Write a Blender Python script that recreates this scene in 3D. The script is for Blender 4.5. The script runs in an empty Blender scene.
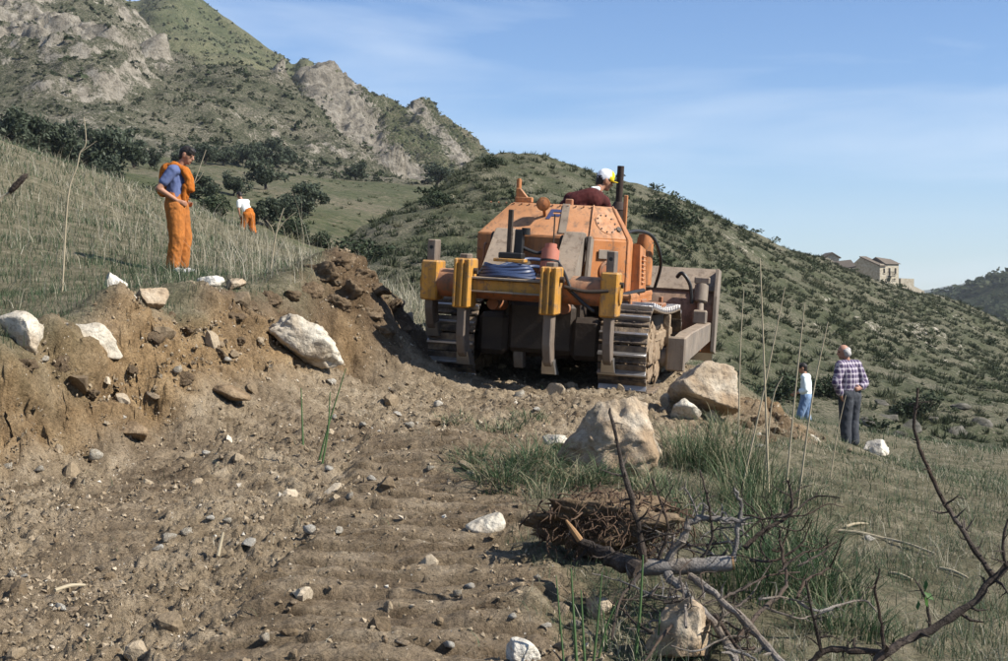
import bpy, bmesh, math, random
import numpy as np
from mathutils import Vector, Matrix, Euler

# ------------------------------------------------------------------ camera, sky, sun
scene = bpy.context.scene
C = scene.collection
FPX, U0, VH, CAMZ = 1400.0, 504.0, 295.0, 1.6      # focal length and horizon in photo pixels, eye height
cd = bpy.data.cameras.new('camera'); cam = bpy.data.objects.new('camera', cd); C.objects.link(cam)
cd.sensor_width = 36.0; cd.lens = 36.0 * FPX / 1008.0
cd.shift_y = -(330.5 - VH) / 1008.0
cd.clip_start = 0.05; cd.clip_end = 60000
cam.location = (0, 0, CAMZ); cam.rotation_euler = (math.radians(90), 0, 0)
scene.camera = cam

SUN_AZ, SUN_EL = math.radians(17), math.radians(40)      # from the right, a little behind the camera
SUN = Vector((math.cos(SUN_EL) * math.cos(SUN_AZ), -math.cos(SUN_EL) * math.sin(SUN_AZ), math.sin(SUN_EL)))
sl = bpy.data.lights.new('sun', 'SUN'); so = bpy.data.objects.new('sun', sl); C.objects.link(so)
sl.energy = 5.0; sl.angle = math.radians(0.53); sl.color = (1.0, 0.945, 0.86)
so.rotation_euler = SUN.to_track_quat('Z', 'Y').to_euler(); so.location = (30, -20, 40)

world = bpy.data.worlds.new('World'); scene.world = world; world.use_nodes = True
wn, wl = world.node_tree.nodes, world.node_tree.links
wn.clear()
wo = wn.new('ShaderNodeOutputWorld'); bg = wn.new('ShaderNodeBackground'); sky = wn.new('ShaderNodeTexSky')
sky.sky_type = 'NISHITA'; sky.sun_disc = False
sky.sun_elevation = SUN_EL; sky.sun_rotation = math.atan2(SUN.x, SUN.y)
sky.altitude = 300; sky.air_density = 1.0; sky.dust_density = 0.1; sky.ozone_density = 6.0
# thin cirrus: streaky noise on the view direction
tc = wn.new('ShaderNodeTexCoord'); mp = wn.new('ShaderNodeMapping')
mp.inputs['Scale'].default_value = (1.0, 1.0, 5.5); mp.inputs['Rotation'].default_value = (0.0, 0.16, 0.3)
wl.new(tc.outputs['Generated'], mp.inputs['Vector'])
n1 = wn.new('ShaderNodeTexNoise'); n1.inputs['Scale'].default_value = 2.6; n1.inputs['Detail'].default_value = 9
n1.inputs['Roughness'].default_value = 0.52; n1.inputs['Distortion'].default_value = 0.35
wl.new(mp.outputs['Vector'], n1.inputs['Vector'])
cr = wn.new('ShaderNodeValToRGB'); cr.color_ramp.elements[0].position = 0.44; cr.color_ramp.elements[1].position = 0.74
cr.color_ramp.elements[0].color = (0, 0, 0, 1); cr.color_ramp.elements[1].color = (0.62, 0.62, 0.62, 1)
wl.new(n1.outputs['Fac'], cr.inputs['Fac'])
mx = wn.new('ShaderNodeMix'); mx.data_type = 'RGBA'
tint = wn.new('ShaderNodeMix'); tint.data_type = 'RGBA'; tint.blend_type = 'MULTIPLY'; tint.inputs['Factor'].default_value = 1.0; tint.inputs['B'].default_value = (0.88, 0.985, 1.12, 1)
wl.new(sky.outputs['Color'], tint.inputs['A'])
wl.new(cr.outputs['Color'], mx.inputs['Factor']); wl.new(tint.outputs['Result'], mx.inputs['A'])
mx.inputs['B'].default_value = (6.8, 7.7, 8.8, 1)
wl.new(mx.outputs['Result'], bg.inputs['Color']); bg.inputs['Strength'].default_value = 0.074
wl.new(bg.outputs['Background'], wo.inputs['Surface'])

vs = scene.view_settings
vs.view_transform = 'Standard'; vs.look = 'None'; vs.gamma = 1.0; vs.use_curve_mapping = False
vs.exposure = 0.80
scene.render.engine = 'CYCLES'
cy = scene.cycles
cy.use_denoising = True
cy.max_bounces = 5; cy.diffuse_bounces = 2; cy.glossy_bounces = 2; cy.transparent_max_bounces = 6; cy.volume_bounces = 0
cy.caustics_reflective = False; cy.caustics_refractive = False

# ------------------------------------------------------------------ helpers
rng = np.random.default_rng(7)
random.seed(7)

def px(u, v, Y):
    """photo pixel seen at depth Y -> world point"""
    return Vector(((u - U0) / FPX * Y, Y, CAMZ - (v - VH) / FPX * Y))

def tag(o, label=None, cat=None, group=None, kind=None):
    if label: o['label'] = label
    if cat: o['category'] = cat
    if group: o['group'] = group
    if kind: o['kind'] = kind
    return o

def empty(name, loc=(0, 0, 0), rot=(0, 0, 0), label=None, cat=None, group=None):
    o = bpy.data.objects.new(name, None); C.objects.link(o); o.empty_display_size = 0.1
    o.location = loc; o.rotation_euler = rot
    return tag(o, label, cat, group)

def link(name, me, mat=None, parent=None, loc=None, rot=None, scale=None):
    o = bpy.data.objects.new(name, me); C.objects.link(o)
    if mat is not None and len(me.materials) == 0:
        for m in (mat if isinstance(mat, (list, tuple)) else [mat]): me.materials.append(m)
    if parent: o.parent = parent
    if loc is not None: o.location = loc
    if rot is not None: o.rotation_euler = rot
    if scale is not None: o.scale = scale
    return o

def np_mesh(name, verts, faces, smooth=False, attrs=None, mat_idx=None):
    """verts (n,3); faces (m,k) array or a list of such arrays with different k; attrs: dict name -> per-vertex float or (n,3) colour"""
    me = bpy.data.meshes.new(name)
    verts = np.asarray(verts, dtype=np.float32)
    fl = faces if isinstance(faces, list) else [faces]
    fl = [np.asarray(f, dtype=np.int32) for f in fl if len(f)]
    me.vertices.add(len(verts)); me.vertices.foreach_set('co', verts.ravel())
    loops = np.concatenate([f.ravel() for f in fl])
    tot = np.concatenate([np.full(len(f), f.shape[1], np.int32) for f in fl])
    start = np.concatenate([[0], np.cumsum(tot)[:-1]]).astype(np.int32)
    me.loops.add(len(loops)); me.loops.foreach_set('vertex_index', loops)
    me.polygons.add(len(tot)); me.polygons.foreach_set('loop_start', start); me.polygons.foreach_set('loop_total', tot)
    if mat_idx is not None: me.polygons.foreach_set('material_index', np.asarray(mat_idx, np.int32))
    me.polygons.foreach_set('use_smooth', np.full(len(tot), bool(smooth)))
    me.update(calc_edges=True)
    for k, a in (attrs or {}).items():
        a = np.asarray(a, np.float32)
        if a.ndim == 1:
            at = me.attributes.new(k, 'FLOAT', 'POINT'); at.data.foreach_set('value', a)
        else:
            at = me.attributes.new(k, 'FLOAT_COLOR', 'POINT')
            at.data.foreach_set('color', np.concatenate([a, np.ones((len(a), 1), np.float32)], 1).ravel())
    me.validate()
    return me

# --- vectorised gradient noise
_perm = np.random.default_rng(3).permutation(4096)
_g = np.random.default_rng(4).normal(size=(4096, 3)); _g /= np.linalg.norm(_g, axis=1)[:, None]
def noise3(p):
    p = np.asarray(p, float); i = np.floor(p).astype(np.int64); f = p - i
    w = f * f * f * (f * (f * 6 - 15) + 10)
    out = np.zeros(len(p))
    for dx in (0, 1):
        for dy in (0, 1):
            for dz in (0, 1):
                h = _perm[(_perm[(_perm[(i[:, 0] + dx) & 4095] + i[:, 1] + dy) & 4095] + i[:, 2] + dz) & 4095]
                g = _g[h]
                d = g[:, 0] * (f[:, 0] - dx) + g[:, 1] * (f[:, 1] - dy) + g[:, 2] * (f[:, 2] - dz)
                ww = (w[:, 0] if dx else 1 - w[:, 0]) * (w[:, 1] if dy else 1 - w[:, 1]) * (w[:, 2] if dz else 1 - w[:, 2])
                out += d * ww
    return out * 1.6
def fbm(p, oct=4, lac=2.03, gain=0.5):
    p = np.asarray(p, float); a, s, t = 1.0, np.zeros(len(p)), 0.0
    for _ in range(oct):
        s += a * noise3(p); t += a; p = p * lac + 17.3; a *= gain
    return s / t
def ridged(p, oct=4, lac=2.1, gain=0.5):
    p = np.asarray(p, float); a, s, t = 1.0, np.zeros(len(p)), 0.0
    for _ in range(oct):
        s += a * (1 - 2 * np.abs(noise3(p))); t += a; p = p * lac + 11.7; a *= gain
    return s / t
def xyz(x, y, z=0.0):
    x = np.asarray(x, float).ravel(); y = np.asarray(y, float).ravel()
    return np.stack([x, y, np.broadcast_to(np.asarray(z, float).ravel() if np.ndim(z) else np.full(1, z), x.shape)], 1)
def sstep(a, b, x):
    t = np.clip((x - a) / (b - a), 0, 1); return t * t * (3 - 2 * t)

# --- materials
MATS = {}
def nodes_of(m):
    m.use_nodes = True; return m.node_tree.nodes, m.node_tree.links
def ramp(nn, cols, poss=None):
    r = nn.new('ShaderNodeValToRGB'); e = r.color_ramp.elements
    n = len(cols); poss = poss or [i / (n - 1) for i in range(n)]
    while len(e) < n: e.new(0.5)
    for i in range(n):
        e[i].position = poss[i]; c = cols[i]; e[i].color = (c[0], c[1], c[2], 1)
    return r
def noise_node(nn, ll, scale, detail=5, rough=0.55, vec=None, dist=0.0):
    n = nn.new('ShaderNodeTexNoise'); n.inputs['Scale'].default_value = scale; n.inputs['Detail'].default_value = detail
    n.inputs['Roughness'].default_value = rough; n.inputs['Distortion'].default_value = dist
    if vec is not None: ll.new(vec, n.inputs['Vector'])
    return n
def mixc(nn, ll, fac, a, b, mode='MIX'):
    m = nn.new('ShaderNodeMix'); m.data_type = 'RGBA'; m.blend_type = mode
    for inp, val in (('Factor', fac), ('A', a), ('B', b)):
        s = m.inputs[inp]
        if hasattr(val, 'node'): ll.new(val, s)
        elif isinstance(val, (tuple, list)): s.default_value = (*val[:3], 1)
        else: s.default_value = val
    return m.outputs['Result']
def mathn(nn, ll, op, a, b=None, clamp=False):
    m = nn.new('ShaderNodeMath'); m.operation = op; m.use_clamp = clamp
    for i, val in enumerate((a, b)):
        if val is None: continue
        if hasattr(val, 'node'): ll.new(val, m.inputs[i])
        else: m.inputs[i].default_value = val
    return m.outputs[0]
def bump(nn, ll, h, dist, strength=1.0, normal=None):
    b = nn.new('ShaderNodeBump'); b.inputs['Distance'].default_value = dist; b.inputs['Strength'].default_value = strength
    ll.new(h, b.inputs['Height'])
    if normal is not None: ll.new(normal, b.inputs['Normal'])
    return b.outputs['Normal']
def new_mat(name, rough=0.8, metal=0.0, spec=0.3):
    m = bpy.data.materials.new(name); nn, ll = nodes_of(m)
    b = nn['Principled BSDF']; b.inputs['Roughness'].default_value = rough; b.inputs['Metallic'].default_value = metal
    b.inputs['Specular IOR Level'].default_value = spec
    MATS[name] = m
    return m, nn, ll, b
def obj_vec(nn, kind='Object'):
    return nn.new('ShaderNodeTexCoord').outputs[kind]
def world_vec(nn):
    return nn.new('ShaderNodeNewGeometry').outputs['Position']
def simple(name, cols, scale=4.0, rough=0.7, metal=0.0, bump_d=0.0, bump_s=30.0, spec=0.3, poss=None, detail=5, world=False):
    m, nn, ll, b = new_mat(name, rough, metal, spec)
    v = world_vec(nn) if world else obj_vec(nn)
    n = noise_node(nn, ll, scale, detail, 0.6, v)
    r = ramp(nn, cols, poss); ll.new(n.outputs['Fac'], r.inputs['Fac']); ll.new(r.outputs['Color'], b.inputs['Base Color'])
    if bump_d:
        n2 = noise_node(nn, ll, bump_s, 4, 0.6, v)
        ll.new(bump(nn, ll, n2.outputs['Fac'], bump_d), b.inputs['Normal'])
    return m
# ------------------------------------------------------------------ the near ground (bulldozed bench on a slope)
# control points: photo pixel and depth in metres (depths from ground contact of machine and men and their sizes)
GP = [
 # the bench (road) towards the machine
 (-250,700,5.6),(100,661,6.1),(300,661,6.1),(504,661,6.1),(100,560,7.95),(300,560,8.0),(504,560,8.0),(60,505,9.3),(200,500,9.5),(400,500,9.75),(520,500,9.75),
 (230,450,11.2),(400,440,12.0),(520,440,12.1),(320,415,13.0),(430,405,14.2),(540,405,14.3),
 (462,372,17.2),(520,386,16.4),(625,391,16.0),(560,360,19.0),(500,352,20.5),(610,352,20.5),
 # foot and top of the cut bank on the left
 (-250,500,9.4),(-250,330,10.4),(0,447,10.6),(0,350,11.0),(60,437,11.2),(60,326,11.7),(130,424,11.9),(130,306,12.6),(190,412,12.2),(190,292,14.0),(0,338,11.7),(60,316,12.5),(130,299,13.5),(190,286,15.2),(245,281,16.2),(300,278,17.2),(-250,325,11.2),
 (250,398,13.0),(245,287,15.0),(300,385,13.9),(300,284,15.9),(350,374,15.6),(335,268,16.4),(365,268,16.8),(400,350,17.2),(395,305,18.0),(420,340,18.6),
 (300,335,14.9),(60,385,11.45),(130,365,12.25),(190,350,13.0),(250,340,13.9),(250,375,13.3),(190,385,12.5),
 # grass slope on the left
 (-300,290,14.0),(0,300,14.2),(60,296,14.6),(175,273,19.0),(90,262,18.5),(0,230,20.5),(0,165,29.0),(0,141,37.0),(-300,60,34.0),(100,215,28.0),(100,174,42.0),
 (180,228,30.0),(200,208,46.0),(245,240,53.0),(245,258,33.0),(290,268,26.0),(330,264,40.0),(380,290,27.0),(400,291,36.0),(440,315,28.0),(300,258,55.0),
 (160,240,66.0),(50,200,66.0),(-300,130,66.0),(350,300,66.0),
 # shoulder, gully and slope on the right
 (560,640,6.5),(640,650,6.5),(560,520,8.9),(640,560,7.7),(600,480,10.2),(670,478,10.6),(720,470,11.2),(720,560,8.0),(760,640,6.7),(820,700,5.9),
 (700,418,14.4),(740,430,14.6),(770,432,16.8),(800,445,17.6),(720,372,19.0),(760,400,22.0),(820,445,21.0),
 (800,540,9.7),(900,560,9.3),(900,500,12.2),(800,480,12.8),(880,460,20.0),(846,449,23.0),(803,434,34.0),(1000,600,8.4),(1000,500,13.0),(1000,456,24.0),(960,447,31.0),
 (1000,700,6.4),(1250,560,10.0),(1250,480,22.0),(900,441,36.0),(1250,470,36.0),(700,420,36.0),(580,375,36.0),(500,340,34.0),
 (803,442,48.0),(960,450,48.0),(1250,470,50.0),(600,420,50.0),(450,360,48.0),(400,330,62.0),(600,440,66.0),(850,470,66.0),(1250,480,66.0),
 # under and beside the camera
 (504,1900,1.4),(-1500,1900,1.4),(2500,2000,1.4),(-250,1000,3.2),(504,990,3.3),(1250,1050,3.2),
]
_gp = np.array([list(px(*g)) for g in GP])
def _rbf_fit(pts, vals, c=0.12):
    d = np.sqrt(((pts[:, None] - pts[None]) ** 2).sum(-1) + c * c)
    n = len(pts); A = np.zeros((n + 3, n + 3)); A[:n, :n] = d + np.eye(n) * 0.02
    A[:n, n] = 1; A[:n, n + 1:] = pts; A[n:, :n] = A[:n, n:].T
    return np.linalg.solve(A, np.concatenate([vals, np.zeros(3)]))
_gw = _rbf_fit(_gp[:, :2], _gp[:, 2])
def ground_base(x, y):
    x = np.asarray(x, float).ravel(); y = np.asarray(y, float).ravel(); out = np.empty(len(x)); n = len(_gp)
    for s in range(0, len(x), 20000):
        a, b = x[s:s + 20000], y[s:s + 20000]
        d = np.sqrt((a[:, None] - _gp[None, :, 0]) ** 2 + (b[:, None] - _gp[None, :, 1]) ** 2 + 0.0144)
        out[s:s + 20000] = d @ _gw[:n] + _gw[n] + _gw[n + 1] * a + _gw[n + 2] * b
    return out

def in_poly(u, v, poly):
    inside = np.zeros(len(u), bool); n = len(poly); j = n - 1
    for i in range(n):
        xi, yi = poly[i]; xj, yj = poly[j]
        c = ((yi > v) != (yj > v)) & (u < (xj - xi) * (v - yi) / (yj - yi + 1e-12) + xi)
        inside ^= c; j = i
    return inside
def poly_xy(pts):      # (u, v, Y) outline -> outline on the ground plan
    return [((u - U0) / FPX * Y, Y) for u, v, Y in pts]
# outline of the bare, bulldozed soil in plan
DIRT = poly_xy([(-600,800,3.0),(-300,350,10.3),(0,350,10.95),(60,326,11.75),(130,306,12.7),(190,290,13.7),(245,285,14.6),(300,280,15.5),(335,266,16.8),(370,266,17.2),
  (405,300,18.6),(430,335,19.6),(480,340,23.0),(700,350,23.0),(715,372,18.5),(775,425,18.2),(812,440,18.6),(800,448,16.2),(740,440,13.8),(690,440,12.9),(640,470,11.0),(590,480,10.0),(545,500,9.4),
  (535,560,8.0),(560,640,6.4),(640,800,4.5),(640,1900,1.5),(-1500,1900,1.0)])
def smooth_mask(x, y, poly, width, jitter=0.0, js=1.5):
    """signed-distance mask (1 inside) with a noisy rim"""
    x = np.asarray(x, float).ravel(); y = np.asarray(y, float).ravel()
    ins = in_poly(x, y, poly); d = np.full(len(x), 1e9)
    for i in range(len(poly)):
        ax, ay = poly[i - 1]; bx, by = poly[i]
        dx, dy = bx - ax, by - ay; t = np.clip(((x - ax) * dx + (y - ay) * dy) / (dx * dx + dy * dy + 1e-9), 0, 1)
        d = np.minimum(d, np.hypot(x - ax - t * dx, y - ay - t * dy))
    d = np.where(ins, d, -d)
    if jitter: d = d + jitter * fbm(xyz(x * js, y * js, 5.0), 4)
    return sstep(-width, width, d)
BANK = poly_xy([(-300,480,9.5),(-300,340,10.5),(0,350,11.1),(60,326,11.8),(130,306,12.7),(190,292,13.6),(245,287,14.5),(300,284,15.4),(335,268,16.5),(370,266,17.4),(410,310,18.8),
  (400,352,17.0),(350,376,15.4),(300,388,14.3),(250,400,13.3),(190,414,12.4),(130,426,11.7),(60,440,11.0),(0,450,10.4)])
HEAPR = poly_xy([(660,420,14.6),(700,425,15.2),(770,430,15.6),(815,445,17.0),(800,430,18.6),(760,420,18.6),(700,410,17.0)])
# ridge of loose spoil left by the blade beside the cut (centre, radius, height)
HEAPS = [((335, 16.9), 0.5, 0.16), ((385, 17.8), 0.4, 0.10), ((290, 15.6), 0.4, 0.12), ((215, 14.1), 0.4, 0.12), ((118, 12.7), 0.35, 0.12),
         ((745, 15.6), 0.5, 0.25), ((775, 16.8), 0.55, 0.28), ((700, 14.9), 0.35, 0.12), ((215, 12.9), 0.35, 0.10), ((120, 11.6), 0.3, 0.10), ((40, 11.0), 0.3, 0.1)]
def ground_masks(x, y):
    dirt = smooth_mask(x, y, DIRT, 0.22, 0.45, 1.3)
    bank = smooth_mask(x, y, BANK, 0.18, 0.15, 2.5)
    heap = smooth_mask(x, y, HEAPR, 0.3, 0.2, 2.0)
    # the pass of the tracks: grouser prints on the bench
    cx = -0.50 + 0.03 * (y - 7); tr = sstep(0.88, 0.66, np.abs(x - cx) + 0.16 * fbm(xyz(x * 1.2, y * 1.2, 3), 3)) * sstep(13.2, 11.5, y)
    cx2 = -2.4 - 0.10 * (y - 8); tr2 = sstep(0.42, 0.25, np.abs(x - cx2) + 0.12 * fbm(xyz(x * 1.5, y * 1.5, 9), 3)) * sstep(12.5, 11.0, y) * sstep(6.0, 8.0, y)
    return dirt, bank, heap, tr, tr2
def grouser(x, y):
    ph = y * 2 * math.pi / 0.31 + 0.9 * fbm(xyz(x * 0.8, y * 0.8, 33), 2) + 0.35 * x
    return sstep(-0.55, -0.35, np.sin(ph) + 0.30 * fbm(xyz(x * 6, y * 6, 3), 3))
def ground(x, y, masks=None):
    x = np.asarray(x, float).ravel(); y = np.asarray(y, float).ravel()
    z = ground_base(x, y)
    dirt, bank, heap, tr, tr2 = masks or ground_masks(x, y)
    for (hu, hY), r, h in HEAPS:
        hx = (hu - U0) / FPX * hY
        d2 = ((x - hx) ** 2 + ((y - hY) * 0.8) ** 2) / (r * r); z = z + h * np.exp(-d2 * 1.6)
    soil = np.clip(dirt + heap, 0, 1)
    flat = np.clip(1 - 0.80 * tr - 0.45 * tr2, 0, 1)
    lumpy = np.abs(noise3(xyz(x * 3.3, y * 3.3, z * 3.3))) ; lump2 = np.abs(noise3(xyz(x * 8.1, y * 8.1, z * 8.1))); lump3 = np.abs(noise3(xyz(x * 19., y * 19., z * 19.)))
    lump4 = np.abs(noise3(xyz(x * 41., y * 41., z * 41.)))
    near = sstep(22, 14, y)
    z = z + soil * flat * (0.085 * (lumpy - 0.3) + 0.065 * (lump2 - 0.3) + 0.042 * (lump3 - 0.3) * near + 0.026 * (lump4 - .3) * near)
    rough = np.clip(bank + heap, 0, 1)
    e = fbm(xyz(x * 1.7, y * 1.7, z * 1.7 + 8), 4); e2 = ridged(xyz(x * 3.2, y * 3.2, z * 3.2 + 12), 4)
    z = z + rough * (0.20 * e + 0.04 * (e2 - 0.3))
    z = z + (1 - soil) * (0.07 * fbm(xyz(x * 0.9, y * 0.9, 21), 4) + 0.03 * lump2 * near)
    # grouser prints
    rid = grouser(x, y) * 1.1 + 0.30 * fbm(xyz(x * 9, y * 9, 2), 3)
    z = z + tr * 0.115 * rid * (0.75 + 0.7 * fbm(xyz(x * 1.4, y * 1.4, 44), 2)) - 0.03 * tr
    ph2 = (y * 0.97 + x * 0.1) * 2 * math.pi / 0.26
    z = z + tr2 * (0.012 * np.sin(ph2) - 0.02)
    return z
def gz(x, y):
    return float(ground(np.array([x]), np.array([y]))[0])
def gpx(u, Y, dz=0.0):
    x = (u - U0) / FPX * Y
    return Vector((x, Y, gz(x, Y) + dz))

def fresh_soil(x, y):
    """dark, newly turned soil of the spoil heap"""
    f = np.zeros(len(x))
    for u, Y, r in ((335, 16.6, 0.9), (375, 17.2, 0.8), (300, 15.6, 0.7), (400, 17.8, 0.7), (755, 16.2, 0.9), (215, 14.3, 0.6)):
        f += np.exp(-(((x - (u - U0) / FPX * Y) ** 2 + (y - Y) ** 2) / (r * r)))
    return np.clip(f * (0.8 + 0.9 * fbm(xyz(x * 2, y * 2, 70), 3)), 0, 1)
def build_ground():
    a = np.concatenate([np.linspace(-1.5, -0.40, 40)[:-1], np.linspace(-0.40, 0.40, 520), np.linspace(0.40, 1.5, 40)[1:]])
    yy = np.concatenate([np.geomspace(0.8, 4.6, 40)[:-1], np.geomspace(4.6, 24.0, 440)[:-1], np.geomspace(24, 75.0, 90)])
    A, Y = np.meshgrid(a, yy); x = (A * Y).ravel(); y = Y.ravel()
    mk = ground_masks(x, y); z = ground(x, y, mk)
    nr, nc = A.shape; idx = np.arange(nr * nc).reshape(nr, nc)
    f = np.stack([idx[:-1, :-1], idx[:-1, 1:], idx[1:, 1:], idx[1:, :-1]], -1).reshape(-1, 4)
    dirt, bank, heap, tr, tr2 = mk
    P = np.stack([x, y, z], 1)
    # overhanging, broken face of the cut: push it about sideways too
    s = np.clip(bank + heap, 0, 1)
    G3 = P.reshape(nr, nc, 3); N = np.cross(np.gradient(G3, axis=1), np.gradient(G3, axis=0)).reshape(-1, 3); N /= np.linalg.norm(N, axis=1)[:, None] + 1e-9
    d = 0.20 * (np.abs(noise3(P * 1.9)) - 0.25) + 0.07 * (np.abs(noise3(P * 4.6 + 3)) - 0.25) + 0.025 * (np.abs(noise3(P * 10. + 9)) - 0.25) + 0.012 * noise3(P * 23.)
    P += N * (s * d)[:, None]
    me = np_mesh('ground', P, f, smooth=True, attrs={'fresh': fresh_soil(x, y), 'dirt': np.clip(dirt + heap, 0, 1), 'bank': np.clip(bank + heap, 0, 1), 'print': tr, 'lit_crust': tr * grouser(x, y) * np.clip(0.75 + 0.9 * fbm(xyz(x * 2.2, y * 2.2, 44), 3), 0, 1), 'rut': tr2})
    return me

def mat_ground():
    m, nn, ll, b = new_mat('ground_soil', 0.95, 0, 0.15)
    v = world_vec(nn)
    def at(n):
        q = nn.new('ShaderNodeAttribute'); q.attribute_name = n; return q.outputs['Fac']
    big = noise_node(nn, ll, 0.55, 4, 0.6, v).outputs['Fac']
    mid = noise_node(nn, ll, 3.5, 6, 0.65, v).outputs['Fac']
    fine = noise_node(nn, ll, 38, 5, 0.7, v).outputs['Fac']
    r1 = ramp(nn, [(0.160, 0.118, 0.072), (0.310, 0.242, 0.160), (0.45, 0.37, 0.265)], [0.30, 0.52, 0.75]); ll.new(mid, r1.inputs['Fac'])
    r2 = ramp(nn, [(0.155, 0.098, 0.046), (0.325, 0.218, 0.112), (0.44, 0.32, 0.18)], [0.28, 0.5, 0.75]); ll.new(mid, r2.inputs['Fac'])
    r3 = ramp(nn, [(0.085, 0.056, 0.033), (0.165, 0.115, 0.070)], [0.35, 0.65]); ll.new(mid, r3.inputs['Fac'])
    col = mixc(nn, ll, at('bank'), r1.outputs['Color'], r2.outputs['Color'])
    bigm = ramp(nn, [(0, 0, 0), (1, 1, 1)], [0.50, 0.68]); ll.new(big, bigm.inputs['Fac'])
    col = mixc(nn, ll, mathn(nn, ll, 'MULTIPLY', bigm.outputs['Color'], 0.55), col, r3.outputs['Color'])
    col = mixc(nn, ll, mathn(nn, ll, 'MULTIPLY', at('rut'), 0.35), col, r3.outputs['Color'])
    col = mixc(nn, ll, mathn(nn, ll, 'MULTIPLY', at('fresh'), 0.85), col, r3.outputs['Color'])
    col = mixc(nn, ll, mathn(nn, ll, 'MULTIPLY', at('print'), 0.75), col, r3.outputs['Color'])  # prints start dark: shade of the grooves painted into the soil colour
    col = mixc(nn, ll, mathn(nn, ll, 'MULTIPLY', at('lit_crust'), 0.8), col, r1.outputs['Color'])  # pads back to pale dried soil, which doubles as their painted sunlit tone
    # grassy soil elsewhere: litter and dry soil
    r4 = ramp(nn, [(0.085, 0.082, 0.046), (0.165, 0.148, 0.092), (0.29, 0.25, 0.172)], [0.30, 0.5, 0.72]); ll.new(mid, r4.inputs['Fac'])
    col = mixc(nn, ll, at('dirt'), r4.outputs['Color'], col)
    sp = ramp(nn, [(0.62, 0.62, 0.62), (1.0, 1.0, 1.0), (1.3, 1.28, 1.24)], [0.30, 0.52, 0.78]); ll.new(fine, sp.inputs['Fac'])
    col = mixc(nn, ll, 1.0, col, sp.outputs['Color'], 'MULTIPLY')
    # tiny pale chips of limestone
    vo = nn.new('ShaderNodeTexVoronoi'); vo.inputs['Scale'].default_value = 26; ll.new(v, vo.inputs['Vector'])
    chip = ramp(nn, [(1, 1, 1), (0, 0, 0)], [0.10, 0.16]); ll.new(vo.outputs['Distance'], chip.inputs['Fac'])
    sel = mathn(nn, ll, 'GREATER_THAN', noise_node(nn, ll, 9, 2, 0.5, v).outputs['Fac'], 0.60)
    col = mixc(nn, ll, mathn(nn, ll, 'MULTIPLY', chip.outputs['Color'], sel), col, (0.55, 0.50, 0.42))
    ll.new(col, b.inputs['Base Color'])
    h1 = noise_node(nn, ll, 60, 6, 0.75, v).outputs['Fac']
    h2 = noise_node(nn, ll, 16, 5, 0.7, v).outputs['Fac']
    vb = nn.new('ShaderNodeTexVoronoi'); vb.inputs['Scale'].default_value = 17; vb.inputs['Randomness'].default_value = 1.0
    wv = nn.new('ShaderNodeVectorMath'); wv.operation = 'ADD'; nz = noise_node(nn, ll, 9, 4, 0.6, v); sc = nn.new('ShaderNodeVectorMath'); sc.operation = 'SCALE'; sc.inputs['Scale'].default_value = 0.10
    ll.new(nz.outputs['Color'], sc.inputs[0]); ll.new(v, wv.inputs[0]); ll.new(sc.outputs[0], wv.inputs[1]); ll.new(wv.outputs[0], vb.inputs['Vector'])
    vc = nn.new('ShaderNodeTexVoronoi'); vc.inputs['Scale'].default_value = 46; ll.new(wv.outputs[0], vc.inputs['Vector'])
    nb = bump(nn, ll, h2, 0.05); nb = bump(nn, ll, mathn(nn, ll, 'SUBTRACT', 1.0, vb.outputs['Distance']), 0.030, 0.8, nb); nb = bump(nn, ll, mathn(nn, ll, 'SUBTRACT', 1.0, vc.outputs['Distance']), 0.012, 0.8, nb); nb = bump(nn, ll, h1, 0.020, 1.0, nb)
    ll.new(nb, b.inputs['Normal'])
    return m
M_GROUND = mat_ground()
ground_obj = link('ground', build_ground(), M_GROUND); tag(ground_obj, 'bare bulldozed soil bench on a grassy hillside', None, None, 'structure')

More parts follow.
